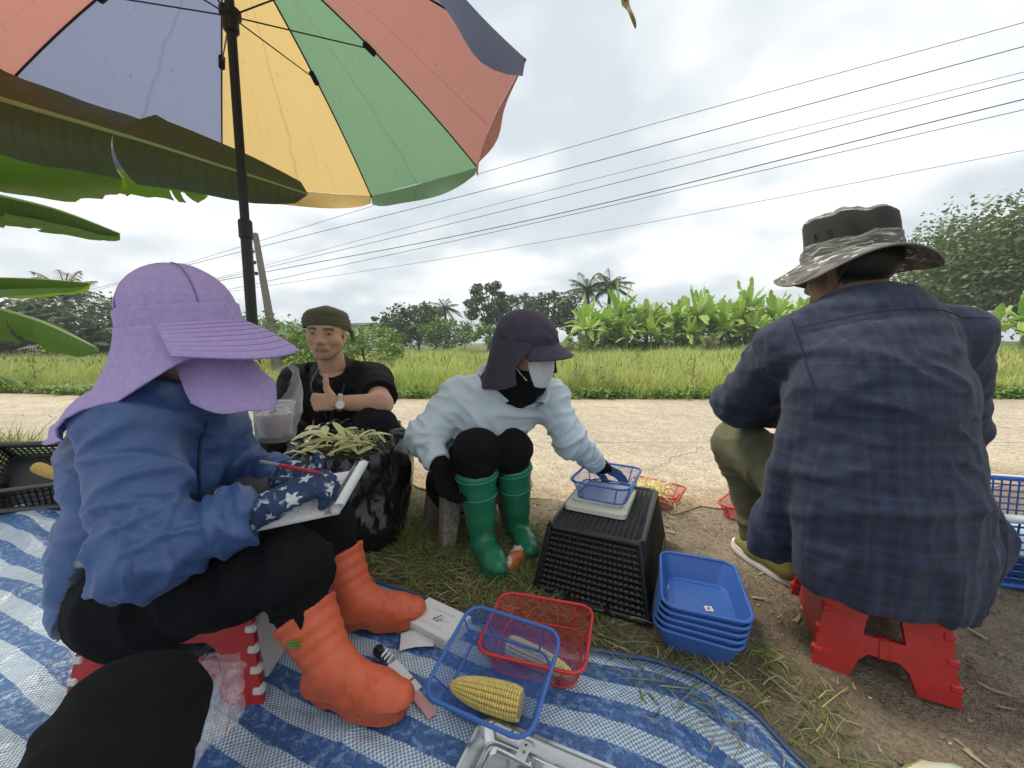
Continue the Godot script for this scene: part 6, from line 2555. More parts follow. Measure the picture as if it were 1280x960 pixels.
# a crate whose walls are lattices of thin bars. x long, y up; w0/d0 at the bottom of the node, w1/d1 at its top
func lattice_box(t: Node3D, w0: float, d0: float, w1: float, d1: float, h: float, pitch: float, bar: float, m: Material, floor_at_top: bool, names := ["wall", "floor", "rim"]) -> void:
	var corner := func(sx: float, sz: float, f: float) -> Vector3: return Vector3(lerpf(w0, w1, f) * 0.5 * sx, h * f, lerpf(d0, d1, f) * 0.5 * sz)
	var quads := [[-1, 1, 1, 1], [1, 1, 1, -1], [1, -1, -1, -1], [-1, -1, -1, 1]]
	for q in quads:
		var g := Geo.new()
		var a0: Vector3 = corner.call(q[0], q[1], 0.0)
		var b0: Vector3 = corner.call(q[2], q[3], 0.0)
		var a1: Vector3 = corner.call(q[0], q[1], 1.0)
		var b1: Vector3 = corner.call(q[2], q[3], 1.0)
		var n := int(a0.distance_to(b0) / pitch)
		var m2 := int(h / pitch)
		for k in n + 1:
			g.tube([a0.lerp(b0, float(k) / n), a1.lerp(b1, float(k) / n)], bar, 4, false)
		for k in m2 + 1:
			var f := float(k) / m2
			g.tube([a0.lerp(a1, f), b0.lerp(b1, f)], bar * 0.95, 4, false)
		put(names[0], g, m, t, 60.0).set_meta("kind", "stuff")
	var g2 := Geo.new()
	var f0 := 1.0 if floor_at_top else 0.0
	var c := [corner.call(-1, -1, f0), corner.call(1, -1, f0), corner.call(-1, 1, f0), corner.call(1, 1, f0)]
	var nn := int((c[1] - c[0]).length() / pitch)
	var mm := int((c[2] - c[0]).length() / pitch)
	for k in nn + 1:
		g2.tube([c[0].lerp(c[1], float(k) / nn), c[2].lerp(c[3], float(k) / nn)], bar, 4, false)
	for k in mm + 1:
		g2.tube([c[0].lerp(c[2], float(k) / mm), c[1].lerp(c[3], float(k) / mm)], bar, 4, false)
	put(names[1], g2, m, t, 60.0).set_meta("kind", "stuff")
	# solid frame along every edge
	var g := Geo.new()
	for f in [0.0, 1.0]:
		var ring := rrect(Vector3(0, h * f, 0), lerpf(w0, w1, f), lerpf(d0, d1, f), 0.02, Vector3.RIGHT, Vector3.BACK, 4)
		var pts := Array(ring)
		pts.append(ring[0])
		pts.append(ring[1])
		g.tube(pts, minf(bar * 3.0, 0.011), 8, false)
	for s in [[-1, -1], [1, -1], [-1, 1], [1, 1]]:
		g.tube([corner.call(s[0] * 0.985, s[1] * 0.985, 0.0), corner.call(s[0] * 0.985, s[1] * 0.985, 1.0)], minf(bar * 3.2, 0.011), 8, false)
	put(names[2], g, m, t)


func step_stool(label: String, a: Vector3, b: Vector3, depth: float, h: float, white_side: bool) -> void:
	# folding stool: two side panels with arched feet, seat halves, toothed hinges. a-b is the foot line of the panel facing the camera
	var mid := (a + b) * 0.5
	mid.y = 0.0
	var x := (b - a).normalized()
	x.y = 0
	x = x.normalized()
	var z := x.cross(Vector3.UP)  # away from the camera
	if z.z > 0:
		z = -z
	var t := thing("step_stool", label, "stool", mid + z * depth * 0.5, heading(x), "red folding stools")
	var red := mat(lin(0.50, 0.022, 0.022), 0.38, with(tri(5.0, false), {"albedo_texture": ntex(0.02, 4, 91, false, 4, grad([[0, Color(0.88, 0.86, 0.85)], [1, Color(1, 1, 1)]])), "normal_texture": M.cloth_normal, "normal_scale": 0.15}))
	var white := mat(lin(0.62, 0.60, 0.56), 0.45)
	var w := (b - a).length()
	for side in 2:
		var zz := (depth * 0.5) * (1.0 if side == 0 else -1.0)
		var lean := 0.035 * (1.0 if side == 0 else -1.0)
		# outline with an arch between the feet and a grip hole above the cross bar
		var out := PackedVector2Array([Vector2(-w * 0.5, 0), Vector2(-w * 0.5 + 0.072, 0), Vector2(-w * 0.5 + 0.088, 0.045), Vector2(-w * 0.5 + 0.105, 0.062), Vector2(w * 0.5 - 0.105, 0.062), Vector2(w * 0.5 - 0.088, 0.045), Vector2(w * 0.5 - 0.072, 0), Vector2(w * 0.5, 0), Vector2(w * 0.5 - 0.030, h), Vector2(-w * 0.5 + 0.030, h)])
		var hole := PackedVector2Array([Vector2(-w * 0.5 + 0.095, 0.105), Vector2(w * 0.5 - 0.095, 0.105), Vector2(w * 0.5 - 0.105, h - 0.055), Vector2(w * 0.5 - 0.125, h - 0.042), Vector2(-w * 0.5 + 0.125, h - 0.042), Vector2(-w * 0.5 + 0.105, h - 0.055)])
		var csg := CSGPolygon3D.new()
		csg.polygon = out
		csg.depth = 0.016
		var cut := CSGPolygon3D.new()
		cut.polygon = hole
		cut.depth = 0.06
		cut.operation = CSGShape3D.OPERATION_SUBTRACTION
		cut.position.z = 0.02
		csg.add_child(cut)
		cut.name = "cut"
		cut.material = red
		csg.name = "side_panel" if side == 0 else "side_panel_001"
		csg.material = red
		t.add_child(csg, true)
		csg.position = Vector3(0, 0.0, zz + lean + 0.008)
		csg.rotation.x = atan2(-lean, h) * 1.0
		# hinge knuckles down both outer edges
		for e in [-1.0, 1.0]:
			for k in 4:
				var g := Geo.new()
				var f := (k + 0.5) / 4.2 + 0.06
				g.box(Vector3(e * (w * 0.5 - 0.030 * f - 0.006), h * f, 0.0), Vector3(0.026, 0.022, 0.022), Basis(), 0.006)
				var kn := put("hinge_knuckle", g, white if white_side else red, csg, 20.0)
				kn.position = Vector3(0, 0, -0.008)
		var g2 := Geo.new()
		g2.box(Vector3(0, 0.083, -0.008), Vector3(0.026, 0.05, 0.022), Basis(), 0.005)
		put("cross_bar_hinge", g2, red, csg, 20.0)
	for e in [-1.0, 1.0]:
		var g := Geo.new()
		g.box(Vector3(e * (w * 0.25 - 0.012), h + 0.008, 0), Vector3(w * 0.5 - 0.030, 0.022, depth + 0.02), Basis(), 0.008)
		for k in 5:
			for j in 4:
				g.ball(Vector3(e * (0.03 + (w * 0.5 - 0.09) * j / 3.0 + 0.012), h + 0.019, (k - 2) * depth * 0.2), Vector3(0.008, 0.003, 0.008), Basis(), 8, 4)
		put("seat_half", g, white if white_side else red, t, 35.0)
		g = Geo.new()
		g.box(Vector3(e * (w * 0.5 - 0.028), h * 0.5, 0), Vector3(0.012, h * 0.8, depth * 0.9), Basis(Vector3.BACK, e * 0.11), 0.004)
		put("end_panel", g, white if white_side else red, t, 20.0)


func plain_stool() -> void:
	var t := thing("plastic_stool", "low grey plastic stool under the person in the pale blue jacket", "stool", Vector3(-0.179, 0, -1.574), 0.5)
	var m := mat(lin(0.42, 0.39, 0.35), 0.5, with(tri(6.0, false), {"albedo_texture": ntex(0.03, 4, 92, false, 4, grad([[0, Color(0.6, 0.55, 0.5)], [1, Color(1, 1, 1)]]))}))
	var g := Geo.new()
	g.loft([rrect(Vector3(0, 0.205, 0), 0.30, 0.24, 0.03, Vector3.RIGHT, Vector3.BACK), rrect(Vector3(0, 0.225, 0), 0.31, 0.25, 0.035, Vector3.RIGHT, Vector3.BACK), rrect(Vector3(0, 0.232, 0), 0.29, 0.23, 0.03, Vector3.RIGHT, Vector3.BACK)], true, true, true)
	put("seat", g, m, t, 40.0)
	for s in [[-1, -1], [1, -1], [-1, 1], [1, 1]]:
		g = Geo.new()
		var a := Vector3(0.115 * s[0], 0.206, 0.085 * s[1])
		var b := Vector3(0.145 * s[0], 0.0, 0.112 * s[1])
		g.loft([rrect(b, 0.055, 0.05, 0.008, Vector3.RIGHT, Vector3.BACK, 2), rrect(a, 0.075, 0.07, 0.008, Vector3.RIGHT, Vector3.BACK, 2)], true, true, true)
		put("leg", g, m, t, 40.0)
	for s in [-1.0, 1.0]:
		g = Geo.new()
		g.box(Vector3(0, 0.165, 0.098 * s), Vector3(0.2, 0.06, 0.012), Basis(), 0.004)
		put("apron", g, m, t, 20.0)


func trash_bag() -> void:
	var c := Vector3(-0.664, 0, -1.532)
	var t := thing("trash_bag", "crumpled black plastic bag with its mouth open, full of corn husks", "bag", c)
	var b := [[c + Vector3(-0.03, 0.10, -0.02), c + Vector3(-0.01, 0.26, -0.04), 0.215, 0.205], [c + Vector3(-0.06, 0.30, -0.06), c + Vector3(0.11, 0.31, -0.03), 0.14, 0.125], [c + Vector3(-0.14, 0.14, 0.0), c + Vector3(-0.18, 0.28, -0.08), 0.12, 0.11], [c + Vector3(0.09, 0.06, 0.02), c + Vector3(0.15, 0.25, -0.02), 0.11, 0.09], [c + Vector3(-0.16, 0.06, 0.05), c + Vector3(0.12, 0.05, 0.06), 0.10, 0.10]]
	var ridged := fnoise(1.0, 3, 55)
	ridged.fractal_type = FastNoiseLite.FRACTAL_RIDGED
	var g := skin(b, 0.0075, 0.05, [[Vector3(c.x, 0.004, c.z), Vector3.DOWN, 0.6], [c + Vector3(0, 0.385, 0), Vector3(0, 1, 0.15), 0.5]], func(p: Vector3, _n: Vector3) -> float:
		var s := 0.022 * (ridged.get_noise_3d(p.x * 1.7, p.y * 0.9, p.z * 1.7))
		s += 0.012 * absf(noise_c.get_noise_3d(p.x * 9.0, p.y * 4.0, p.z * 9.0))
		return s + 0.004 * absf(noise_c.get_noise_3d(p.x * 22.0 + 5.0, p.y * 12.0, p.z * 22.0)))
	var film := mat(lin(0.009, 0.009, 0.011), 0.20, with(tri(7.0, false), {"normal_texture": ntex(0.02, 3, 93, true, 5.0), "normal_scale": 0.25}))
	putw("body", g, film, t)
	# gathered mouth: a rumpled collar of film standing round the husks
	g = Geo.new()
	var rows := []
	for k in 15:
		var v := k / 14.0
		var row := PackedVector3Array()
		for j in 61:
			var a := TAU * (j % 60) / 60.0
			var wob := 1.0 + 0.16 * noise_c.get_noise_2d(cos(a) * 2.2 + 3.0, sin(a) * 2.2 + v * 0.7) + 0.07 * noise_c.get_noise_2d(cos(a) * 6.0, sin(a) * 6.0 + v * 3.0)
			var r := 0.185 * wob * (1.0 + 0.10 * sin(v * PI))
			var y := 0.335 + (0.085 - 0.035 * sin(a)) * sin(v * PI * 0.62) + 0.028 * noise_c.get_noise_2d(cos(a) * 3.0 + 9.0, sin(a) * 3.0) * v
			row.append(c + Vector3(cos(a) * r * 1.12 - 0.01 - 0.03 * v * cos(a), y, sin(a) * r * 0.9 - 0.04 - 0.03 * v * sin(a)))
		rows.append(row)
	g.film(rows)
	putw("mouth", g, film, t)
	rng.seed = 77
	# husks: pale green leaves and silk spilling from the mouth
	var h := thing("corn_husks", "pale green corn husks and silk heaped in the mouth of the black bag", "corn husks", c + Vector3(-0.02, 0.35, 0.0))
	var hm := mat(Color.WHITE, 0.6, {"vertex_color_use_as_albedo": true, "backlight": Color(0.7, 0.7, 0.6)})
	for k in 64:
		g = Geo.new()
		var o := Vector3(rng.randf_range(-0.13, 0.13), rng.randf_range(0.03, 0.115), rng.randf_range(-0.07, 0.13))
		var a := rng.randf() * TAU
		var d := Vector3(cos(a), rng.randf_range(-0.1, 0.65), sin(a)).normalized()
		var side := d.cross(Vector3.UP).normalized().rotated(d, rng.randf_range(-0.7, 0.7))
		g.col = Color(0.74, 0.76, 0.36).lerp(Color(0.88, 0.85, 0.55), rng.randf())
		rows = []
		var l := rng.randf_range(0.08, 0.17)
		var wd := rng.randf_range(0.008, 0.017)
		for v in 7:
			var f := v / 6.0
			var row := PackedVector3Array()
			for q in 5:
				var e := q / 4.0 - 0.5
				row.append(o + d * l * (f - 0.3) + Vector3.DOWN * 0.05 * f * f + side * wd * 2.0 * e * sin(PI * (0.12 + 0.86 * f)) + Vector3.UP * (0.25 - e * e) * wd * 1.2)
			rows.append(row)
		g.film(rows)
		put("husk", g, hm, h)
	g = Geo.new()
	for k in 160:
		var o := Vector3(rng.randf_range(0.02, 0.16), rng.randf_range(0.05, 0.10), rng.randf_range(-0.03, 0.12))
		g.col = Color(0.62, 0.56, 0.30).lerp(Color(0.50, 0.58, 0.26), rng.randf())
		g.blade(o, Vector3(rng.randfn(), rng.randf() * 1.2, rng.randfn()).normalized(), Vector3(rng.randfn(), 0, rng.randfn()).normalized(), rng.randf_range(0.04, 0.09), 0.0035, Vector3.DOWN * 0.8, 4)
	put("silk", g, hm, h).set_meta("kind", "stuff")


func hanging_bag() -> void:
	var d := 1.29
	var c := Vector3(-0.781, 0.492, -1.244)
	var t := thing("drink_bag", "clear plastic bag with a tub of iced pink drink hanging from the umbrella pole", "plastic bag", c)
	var film := mat(Color(0.95, 0.97, 0.98, 0.22), 0.18, {"transparency": BaseMaterial3D.TRANSPARENCY_ALPHA})
	var frost := mat(lin(0.72, 0.74, 0.75), 0.35, {"backlight": Color(1, 1, 1), "transparency": BaseMaterial3D.TRANSPARENCY_ALPHA})
	frost.albedo_color.a = 0.55
	var g := Geo.new()
	var rings := []
	for k in 7:
		var v := k / 6.0
		var ring := PackedVector3Array()
		for j in 28:
			var a := TAU * j / 28.0
			var r := lerpf(0.043, 0.062, v) * (0.0 if k == 0 else 1.0)
			ring.append(c + Vector3(cos(a) * r, 0.108 * maxf(0.0, (k - 0.7) / 5.3) if k > 0 else 0.0, sin(a) * r))
		rings.append(ring)
	g.loft(rings)
	putw("tub", g, film, t)
	g = Geo.new()
	g.tube([c + Vector3(0, 0.106, 0), c + Vector3(0, 0.113, 0)], 0.065, 28, false)
	putw("tub_rim", g, frost, t)
	g = Geo.new()
	g.tube([c + Vector3(0, 0.003, 0), c + Vector3(0, 0.03, 0), c + Vector3(0, 0.076, 0)], [0.041, 0.047, 0.054], 26)
	putw("drink", g, mat(lin(0.46, 0.30, 0.26), 0.25, with(tri(16.0, false), {"albedo_texture": ntex(0.03, 4, 94, false, 4, grad([[0.2, Color(0.42, 0.22, 0.18)], [0.5, Color(0.95, 0.85, 0.8)], [0.8, Color(1, 1, 1)]]))})), t, 50.0)
	g = Geo.new()
	for k in 26:
		var a := rng.randf() * TAU
		var r := sqrt(rng.randf()) * 0.047
		g.box(c + Vector3(cos(a) * r, rng.randf_range(0.066, 0.086), sin(a) * r), Vector3(0.016, 0.014, 0.016) * rng.randf_range(0.7, 1.2), Basis.from_euler(Vector3(rng.randf() * 3, rng.randf() * 3, 0)), 0.003)
	putw("ice", g, mat(lin(0.72, 0.70, 0.69), 0.15), t, 20.0)
	# the bag: loose film round the tub, rising in two handle flaps
	g = Geo.new()
	var rows := []
	for k in 17:
		var v := k / 16.0
		var row := PackedVector3Array()
		for j in 41:
			var a := TAU * (j % 40) / 40.0
			var r := 0.060 + 0.022 * smoothstep(0.1, 0.55, v) - 0.006 * smoothstep(0.6, 1.0, v)
			var side := absf(cos(a))
			var y := -0.012 + v * (0.125 + 0.10 * pow(side, 2.5))
			var w := 1.0 + 0.10 * noise_c.get_noise_2d(a * 1.5 if j < 40 else 0.0, v * 4.0)
			row.append(c + Vector3(cos(a) * r * w * (1.0 + 0.15 * v), y, sin(a) * r * w * (0.85 - 0.35 * smoothstep(0.6, 1.0, v))))
		rows.append(row)
	g.film(rows)
	putw("bag_film", g, frost_film(), t)
	for s in [-1.0, 1.0]:
		g = Geo.new()
		rows = []
		var path := curve([c + Vector3(0.060 * s, 0.18, 0), c + Vector3(0.075 * s, 0.215, 0.0), c + Vector3(0.052 * s - 0.008, 0.235, 0), c + Vector3(0.006 * s - 0.02, 0.17, 0.01)], 12)
		if s < 0:
			path = curve([c + Vector3(-0.055, 0.17, 0), c + Vector3(-0.052, 0.24, 0), c + Vector3(-0.040, 0.285, 0)], 12)
		for k in 13:
			var row := PackedVector3Array()
			var w := 0.020 - 0.011 * k / 12.0
			for j in 5:
				var e := j / 4.0 - 0.5
				row.append(path[k] + Vector3(e * w * 1.2, e * w * 0.6, 0.012 * sin(e * 6.0 + k * 0.5)))
			rows.append(row)
		g.film(rows)
		putw("handle", g, frost_film(), t)
	g = Geo.new()
	g.tube([c + Vector3(0.008, 0.03, 0.02), c + Vector3(0.018, 0.12, 0.02), c + Vector3(0.030, 0.19, 0.01)], 0.0042, 8)
	putw("straw", g, mat(lin(0.02, 0.02, 0.025), 0.4), t)
	g = Geo.new()
	g.tube(curve([c + Vector3(-0.040, 0.29, 0), Vector3(-0.821, 0.689, -1.275), Vector3(-0.848, 0.736, -1.281), Vector3(-0.882, 0.747, -1.292), Vector3(-0.872, 0.768, -1.304), Vector3(-0.837, 0.752, -1.282), Vector3(-0.812, 0.668, -1.263), Vector3(-0.804, 0.647, -1.261)], 24), 0.0026, 5)
	putw("string", g, mat(lin(0.72, 0.66, 0.10), 0.5), t)


func frost_film() -> StandardMaterial3D:
	if not M.has("frost"):
		M.frost = mat(Color(0.96, 0.97, 0.98, 0.24), 0.6, {"transparency": BaseMaterial3D.TRANSPARENCY_ALPHA, "backlight": Color(0.8, 0.8, 0.8)})
	return M.frost


func notepad() -> void:
	# corners of the pad on the writer's knee
	var a := Vector3(-0.54, 0.409, -0.762)
	var b := Vector3(-0.411, 0.401, -0.862)
	var c := Vector3(-0.388, 0.472, -0.96)
	var e := Vector3(-0.519, 0.469, -0.9)
	var t := thing("notepad", "open white notepad with curling pages resting on the writer's knee", "notepad", (a + b + c + e) * 0.25)
	var paper := picture(512, 384, func(x: int, y: int) -> Color:
		var w := 0.93 + 0.03 * noise_b.get_noise_2d(x * 0.01, y * 0.01)
		var col := Color(w, w, w * 1.0)
		var row := y % 26
		var n := int(y / 26.0)
		# a ruled table with short handwritten entries
		if row == 0 and x > 40 and x < 490:
			col = Color(0.62, 0.64, 0.68)
		if x in [40, 120, 210, 300, 390, 489] and y > 26:
			col = Color(0.66, 0.68, 0.72)
		if n > 0 and n < 11 and row > 8 and row < 20 and (x % 88) > 14 and (x % 88) < 60:
			if sin(x * 0.55 + n * 3.0) * 5.0 + 14.0 - row < 1.2 and sin(x * 0.55 + n * 3.0) * 5.0 + 14.0 - row > -1.2 and noise_a.get_noise_2d(x * 0.05, n * 9.0) > -0.2:
				col = Color(0.35, 0.36, 0.42)
		col.a = 1.0
		return col)
	var pm := mat(Color.WHITE, 0.75, {"albedo_texture": paper})
	var blank := mat(lin(0.78, 0.78, 0.78), 0.75)
	var up := (e - a).cross(b - a).normalized()
	if up.y < 0:
		up = -up
	for s in 4:
		var g := Geo.new()
		var rows := []
		for k in 15:
			var v := k / 14.0
			var row := PackedVector3Array()
			for j in 17:
				var f := j / 16.0
				var p: Vector3 = a.lerp(e, v).lerp(b.lerp(c, v), f)
				p += up * (0.004 - 0.0026 * s)
				# the far edge of the upper pages rolls back
				var roll := smoothstep(0.78 + 0.05 * s, 1.0, f)
				if s < 3:
					p += up * (0.030 - 0.006 * s) * roll * roll - (b - a).normalized() * 0.020 * roll * roll
					p += up * 0.008 * sin(v * PI) * (1.0 - s * 0.25)
				p += (b - a).normalized() * 0.002 * s
				row.append(p)
			rows.append(row)
		g.sheet(rows, 0.0008 if s < 3 else 0.003)
		putw("page" if s < 3 else "backing_board", g, pm if s == 0 else (blank if s < 3 else mat(lin(0.62, 0.62, 0.60), 0.8)), t)
	# rolled pages along the far edge
	var g := Geo.new()
	var rows := []
	for k in 13:
		var v := k / 12.0
		var row := PackedVector3Array()
		for j in 15:
			var an := lerpf(-0.6, 3.6, j / 14.0)
			row.append(b.lerp(c, v) + up * (0.018 - cos(an) * 0.016 + 0.004) + (b - a).normalized() * (sin(an) * 0.016 - 0.004))
		rows.append(row)
	g.sheet(rows, 0.001)
	putw("rolled_page", g, blank, t)
	var p0 := Vector3(-0.594, 0.521, -0.88)
	var p1 := Vector3(-0.422, 0.507, -0.835)
	var pen := thing("pen", "red and silver pen held in the starred glove", "pen", (p0 + p1) * 0.5)
	var d := (p1 - p0).normalized()
	var len := p0.distance_to(p1)
	g = Geo.new()
	g.tube([p0, p0 + d * 0.002, p0 + d * len * 0.32], [0.003, 0.0042, 0.0042], 10)
	putw("silver_end", g, mat(lin(0.6, 0.6, 0.6), 0.3, {"metallic": 0.7}), pen, 50.0)
	g = Geo.new()
	g.tube([p0 + d * len * 0.32, p0 + d * len * 0.88, p0 + d * len], [0.0042, 0.0042, 0.0012], 10)
	putw("barrel", g, mat(lin(0.42, 0.02, 0.03), 0.3), pen, 50.0)


func weighing_place() -> void:
	var black := mat(lin(0.010, 0.010, 0.011), 0.30, with(tri(9.0, false), {"normal_texture": M.cloth_normal, "normal_scale": 0.25}))
	var t := thing("black_crate", "large black lattice crate turned upside down to carry the weighing scale", "crate", Vector3(0.349, 0.0, -1.34), heading(Vector3(0.43, 0, -0.9)))
	lattice_box(t, 0.545, 0.355, 0.455, 0.285, 0.205, 0.0165, 0.0056, black, true)
	# smooth shoulder, handles at the rim
	for s in [-1.0, 1.0]:
		var g := Geo.new()
		g.tube(curve([Vector3(0.27 * s, 0.02, -0.06), Vector3(0.31 * s, 0.026, -0.05), Vector3(0.315 * s, 0.028, 0.05), Vector3(0.27 * s, 0.02, 0.06)], 12), 0.007, 8)
		put("handle", g, black, t)
	for s in [-1.0, 1.0]:
		var g := Geo.new()
		g.box(Vector3(0, 0.192, 0.145 * s), Vector3(0.43, 0.022, 0.006), Basis(Vector3.RIGHT, 0.17 * s), 0.002)
		put("solid_band", g, black, t, 20.0)
		g = Geo.new()
		g.box(Vector3(0.2295 * s, 0.192, 0), Vector3(0.006, 0.022, 0.26), Basis(Vector3.BACK, -0.2 * s), 0.002)
		put("solid_band", g, black, t, 20.0)
	var ivory := mat(lin(0.62, 0.61, 0.53), 0.5)
	var sc := thing("weighing_scale", "flat cream kitchen scale on the upturned black crate", "scale", Vector3(0.335, 0.209, -1.375), heading(Vector3(0.43, 0, -0.9)))
	var g := Geo.new()
	var x := Vector3.RIGHT
	var z := Vector3.BACK
	g.loft([rrect(Vector3(0, 0.003, 0), 0.25, 0.205, 0.02, x, z), rrect(Vector3(0, 0.006, 0), 0.262, 0.215, 0.022, x, z), rrect(Vector3(0, 0.020, 0), 0.258, 0.212, 0.022, x, z), rrect(Vector3(0, 0.028, 0), 0.235, 0.190, 0.02, x, z)], true, true, true)
	put("housing", g, ivory, sc, 40.0)
	g = Geo.new()
	g.loft([rrect(Vector3(0.0, 0.0285, 0), 0.19, 0.165, 0.012, x, z), rrect(Vector3(0.0, 0.036, 0), 0.20, 0.175, 0.014, x, z), rrect(Vector3(0.0, 0.039, 0), 0.195, 0.17, 0.014, x, z)], true, true, true)
	put("weighing_plate", g, ivory, sc, 40.0)
	g = Geo.new()
	g.box(Vector3(0.122, 0.0235, 0), Vector3(0.022, 0.004, 0.06), Basis(Vector3.BACK, -0.35), 0.001)
	put("display", g, mat(lin(0.09, 0.11, 0.09), 0.2), sc, 20.0)
	M.blue_net = net(lin(0.05, 0.15, 0.50), 0.16)
	M.red_net = net(lin(0.55, 0.045, 0.045), 0.20)
	M.blue_dense = net(lin(0.06, 0.17, 0.52), 0.62)
	var blue := lin(0.05, 0.145, 0.46)
	var red := lin(0.56, 0.04, 0.04)
	var dir := Vector3(0.477, 0, -0.879)
	var b := thing("blue_basket", "blue mesh basket standing on the cream weighing scale", "basket", Vector3(0.352, 0.249, -1.375), heading(dir), "shallow plastic mesh baskets")
	basket(b, 0.262, 0.205, 0.066, blue, false, M.blue_net)
	b = thing("blue_basket", "blue mesh basket lying on the tarp with a bright yellow cob in it", "basket", Vector3(-0.022, tarp_y(-0.025, -0.785) + 0.002, -0.792), heading(Vector3(0.214, 0, 0.097)), "shallow plastic mesh baskets")
	b.position += Vector3(-0.006, 0.024, 0.012)
	b.rotation.x = 0.30
	basket(b, 0.238, 0.215, 0.066, blue, false, M.blue_net)
	var tipped := b.transform
	b = thing("red_basket", "red mesh basket on the tarp's edge with a pale cob in it", "basket", Vector3(0.068, tarp_y(0.068, -0.89) + 0.004, -0.895), heading(Vector3(0.22, 0, 0.07)), "shallow plastic mesh baskets")
	b.rotation.z = 0.03
	b.rotation.x = 0.06
	basket(b, 0.255, 0.210, 0.066, red, false, M.red_net)
	b = thing("red_basket", "red mesh basket on the road holding a tuft of yellow corn silk", "basket", Vector3(0.715, 0.014, -1.87), heading(Vector3(0.19, 0, 0.17)), "shallow plastic mesh baskets")
	basket(b, 0.262, 0.21, 0.062, red, false, M.red_net)
	b = thing("red_basket", "red mesh basket half hidden behind the plaid shirt", "basket", Vector3(1.10, 0.006, -1.70), heading(Vector3(0.19, 0, -0.17)), "shallow plastic mesh baskets")
	basket(b, 0.255, 0.21, 0.062, red, false, M.red_net)
	# silk in the road basket
	var h := thing("corn_silk", "tuft of pale yellow corn silk and husk in the red basket on the road", "corn silk", Vector3(0.675, 0.045, -1.82))
	g = Geo.new()
	for k in 620:
		var o := Vector3(rng.randfn() * 0.042, rng.randf_range(0.0, 0.07), rng.randfn() * 0.042)
		g.col = Color(0.70, 0.60, 0.24).lerp(Color(0.80, 0.74, 0.44), rng.randf())
		g.blade(o, Vector3(rng.randfn(), rng.randf() * 1.3, rng.randfn()).normalized(), Vector3(rng.randfn(), 0.2, rng.randfn()).normalized(), rng.randf_range(0.03, 0.085), 0.006, Vector3(rng.randfn() * 0.5, -0.9, rng.randfn() * 0.5), 4)
	put("silk", g, mat(Color.WHITE, 0.6, {"vertex_color_use_as_albedo": true, "backlight": Color(0.6, 0.6, 0.5)}), h).set_meta("kind", "stuff")
	# five nested blue baskets
	var words := ["lowest of the five nested blue baskets on the bare soil", "second lowest of the five nested blue baskets on the soil", "middle one of the five nested blue baskets on the soil", "second from the top of the nested blue baskets on the soil", "topmost nested blue basket on the soil, with a paper sticker inside"]
	for k in 5:
		b = thing("blue_basket", words[k], "basket", Vector3(0.512 + 0.002 * k, ground_y(0.51, -0.99) + 0.002 + 0.0175 * k, -0.992), heading(Vector3(-0.115 + 0.006 * k, 0, 0.245)), "nested blue baskets")
		basket(b, 0.268, 0.205, 0.068, blue, true, mat(blue, 0.42))
		if k == 4:
			g = Geo.new()
			g.box(Vector3(0.02, 0.0085, -0.02), Vector3(0.020, 0.0012, 0.020), Basis(Vector3.UP, 0.2), 0.0)
			var st := put("sticker", g, mat(lin(0.75, 0.75, 0.74), 0.6), b, 20.0)
			g = Geo.new()
			for q in 5:
				g.box(Vector3(0.016 + 0.002 * q, 0.0094, -0.02 + 0.0015 * sin(q * 2.3)), Vector3(0.0012, 0.0004, 0.006), Basis(Vector3.UP, 0.5 * sin(q * 1.7)))
			put("ink_mark", g, mat(lin(0.03, 0.03, 0.03), 0.7), st, 20.0)
			g = Geo.new()
			g.box(Vector3(-0.012, 0.022, 0.0835), Vector3(0.019, 0.018, 0.001), Basis(Vector3.RIGHT, -0.3), 0.0)
			put("sticker", g, mat(lin(0.66, 0.68, 0.70), 0.6), b, 20.0)
			g = Geo.new()
			var rg := Array(rrect(Vector3(0, 0.0085, 0), 0.185, 0.135, 0.012, x, z))
			rg.append(rg[0])
			g.tube(rg, 0.0012, 5, false)
			put("moulded_line", g, mat(lin(0.09, 0.22, 0.55), 0.4), b)
	# the cobs
	corn_cob("corn_cob", "bright yellow cob lying in the blue basket on the tarp", tipped * Vector3(-0.006, 0.036, 0.050), tipped.basis * Vector3(-1, 0, 0.10), 0.160, 0.029, Color(0.80, 0.62, 0.20))
	corn_cob("corn_cob", "pale yellow cob lying in the red basket on the tarp's edge", Vector3(0.065, 0.046, -0.843), Vector3(0.139, 0.046, -0.799) - Vector3(-0.02, 0.046, -0.892), 0.170, 0.0235, Color(0.84, 0.74, 0.42))


func big_blue_crate() -> void:
	var t := thing("blue_crate", "large open blue lattice crate at the right edge of the picture", "crate", Vector3(1.87, 0.0, -1.36), heading(Vector3(0.95, 0, 0.26)))
	var blue := mat(lin(0.015, 0.075, 0.32), 0.35)
	lattice_box(t, 0.72, 0.44, 0.76, 0.48, 0.235, 0.026, 0.0036, blue, false)
	var g := Geo.new()
	var ring := Array(rrect(Vector3(0, 0.236, 0), 0.775, 0.495, 0.03, Vector3.RIGHT, Vector3.BACK))
	ring.append(ring[0])
	ring.append(ring[1])
	g.tube(ring, 0.013, 8, false)
	put("pale_lip", g, mat(lin(0.50, 0.58, 0.62), 0.45), t)
	g = Geo.new()
	var rows := []
	for k in 9:
		var row := PackedVector3Array()
		for j in 13:
			row.append(Vector3(lerpf(-0.33, 0.33, j / 12.0), 0.10 + 0.02 * noise_c.get_noise_2d(k * 0.6, j * 0.5), lerpf(-0.2, 0.2, k / 8.0)))
		rows.append(row)
	g.film(rows)
	put("liner", g, mat(lin(0.40, 0.58, 0.72), 0.4, {"backlight": Color(0.6, 0.6, 0.6)}), t)


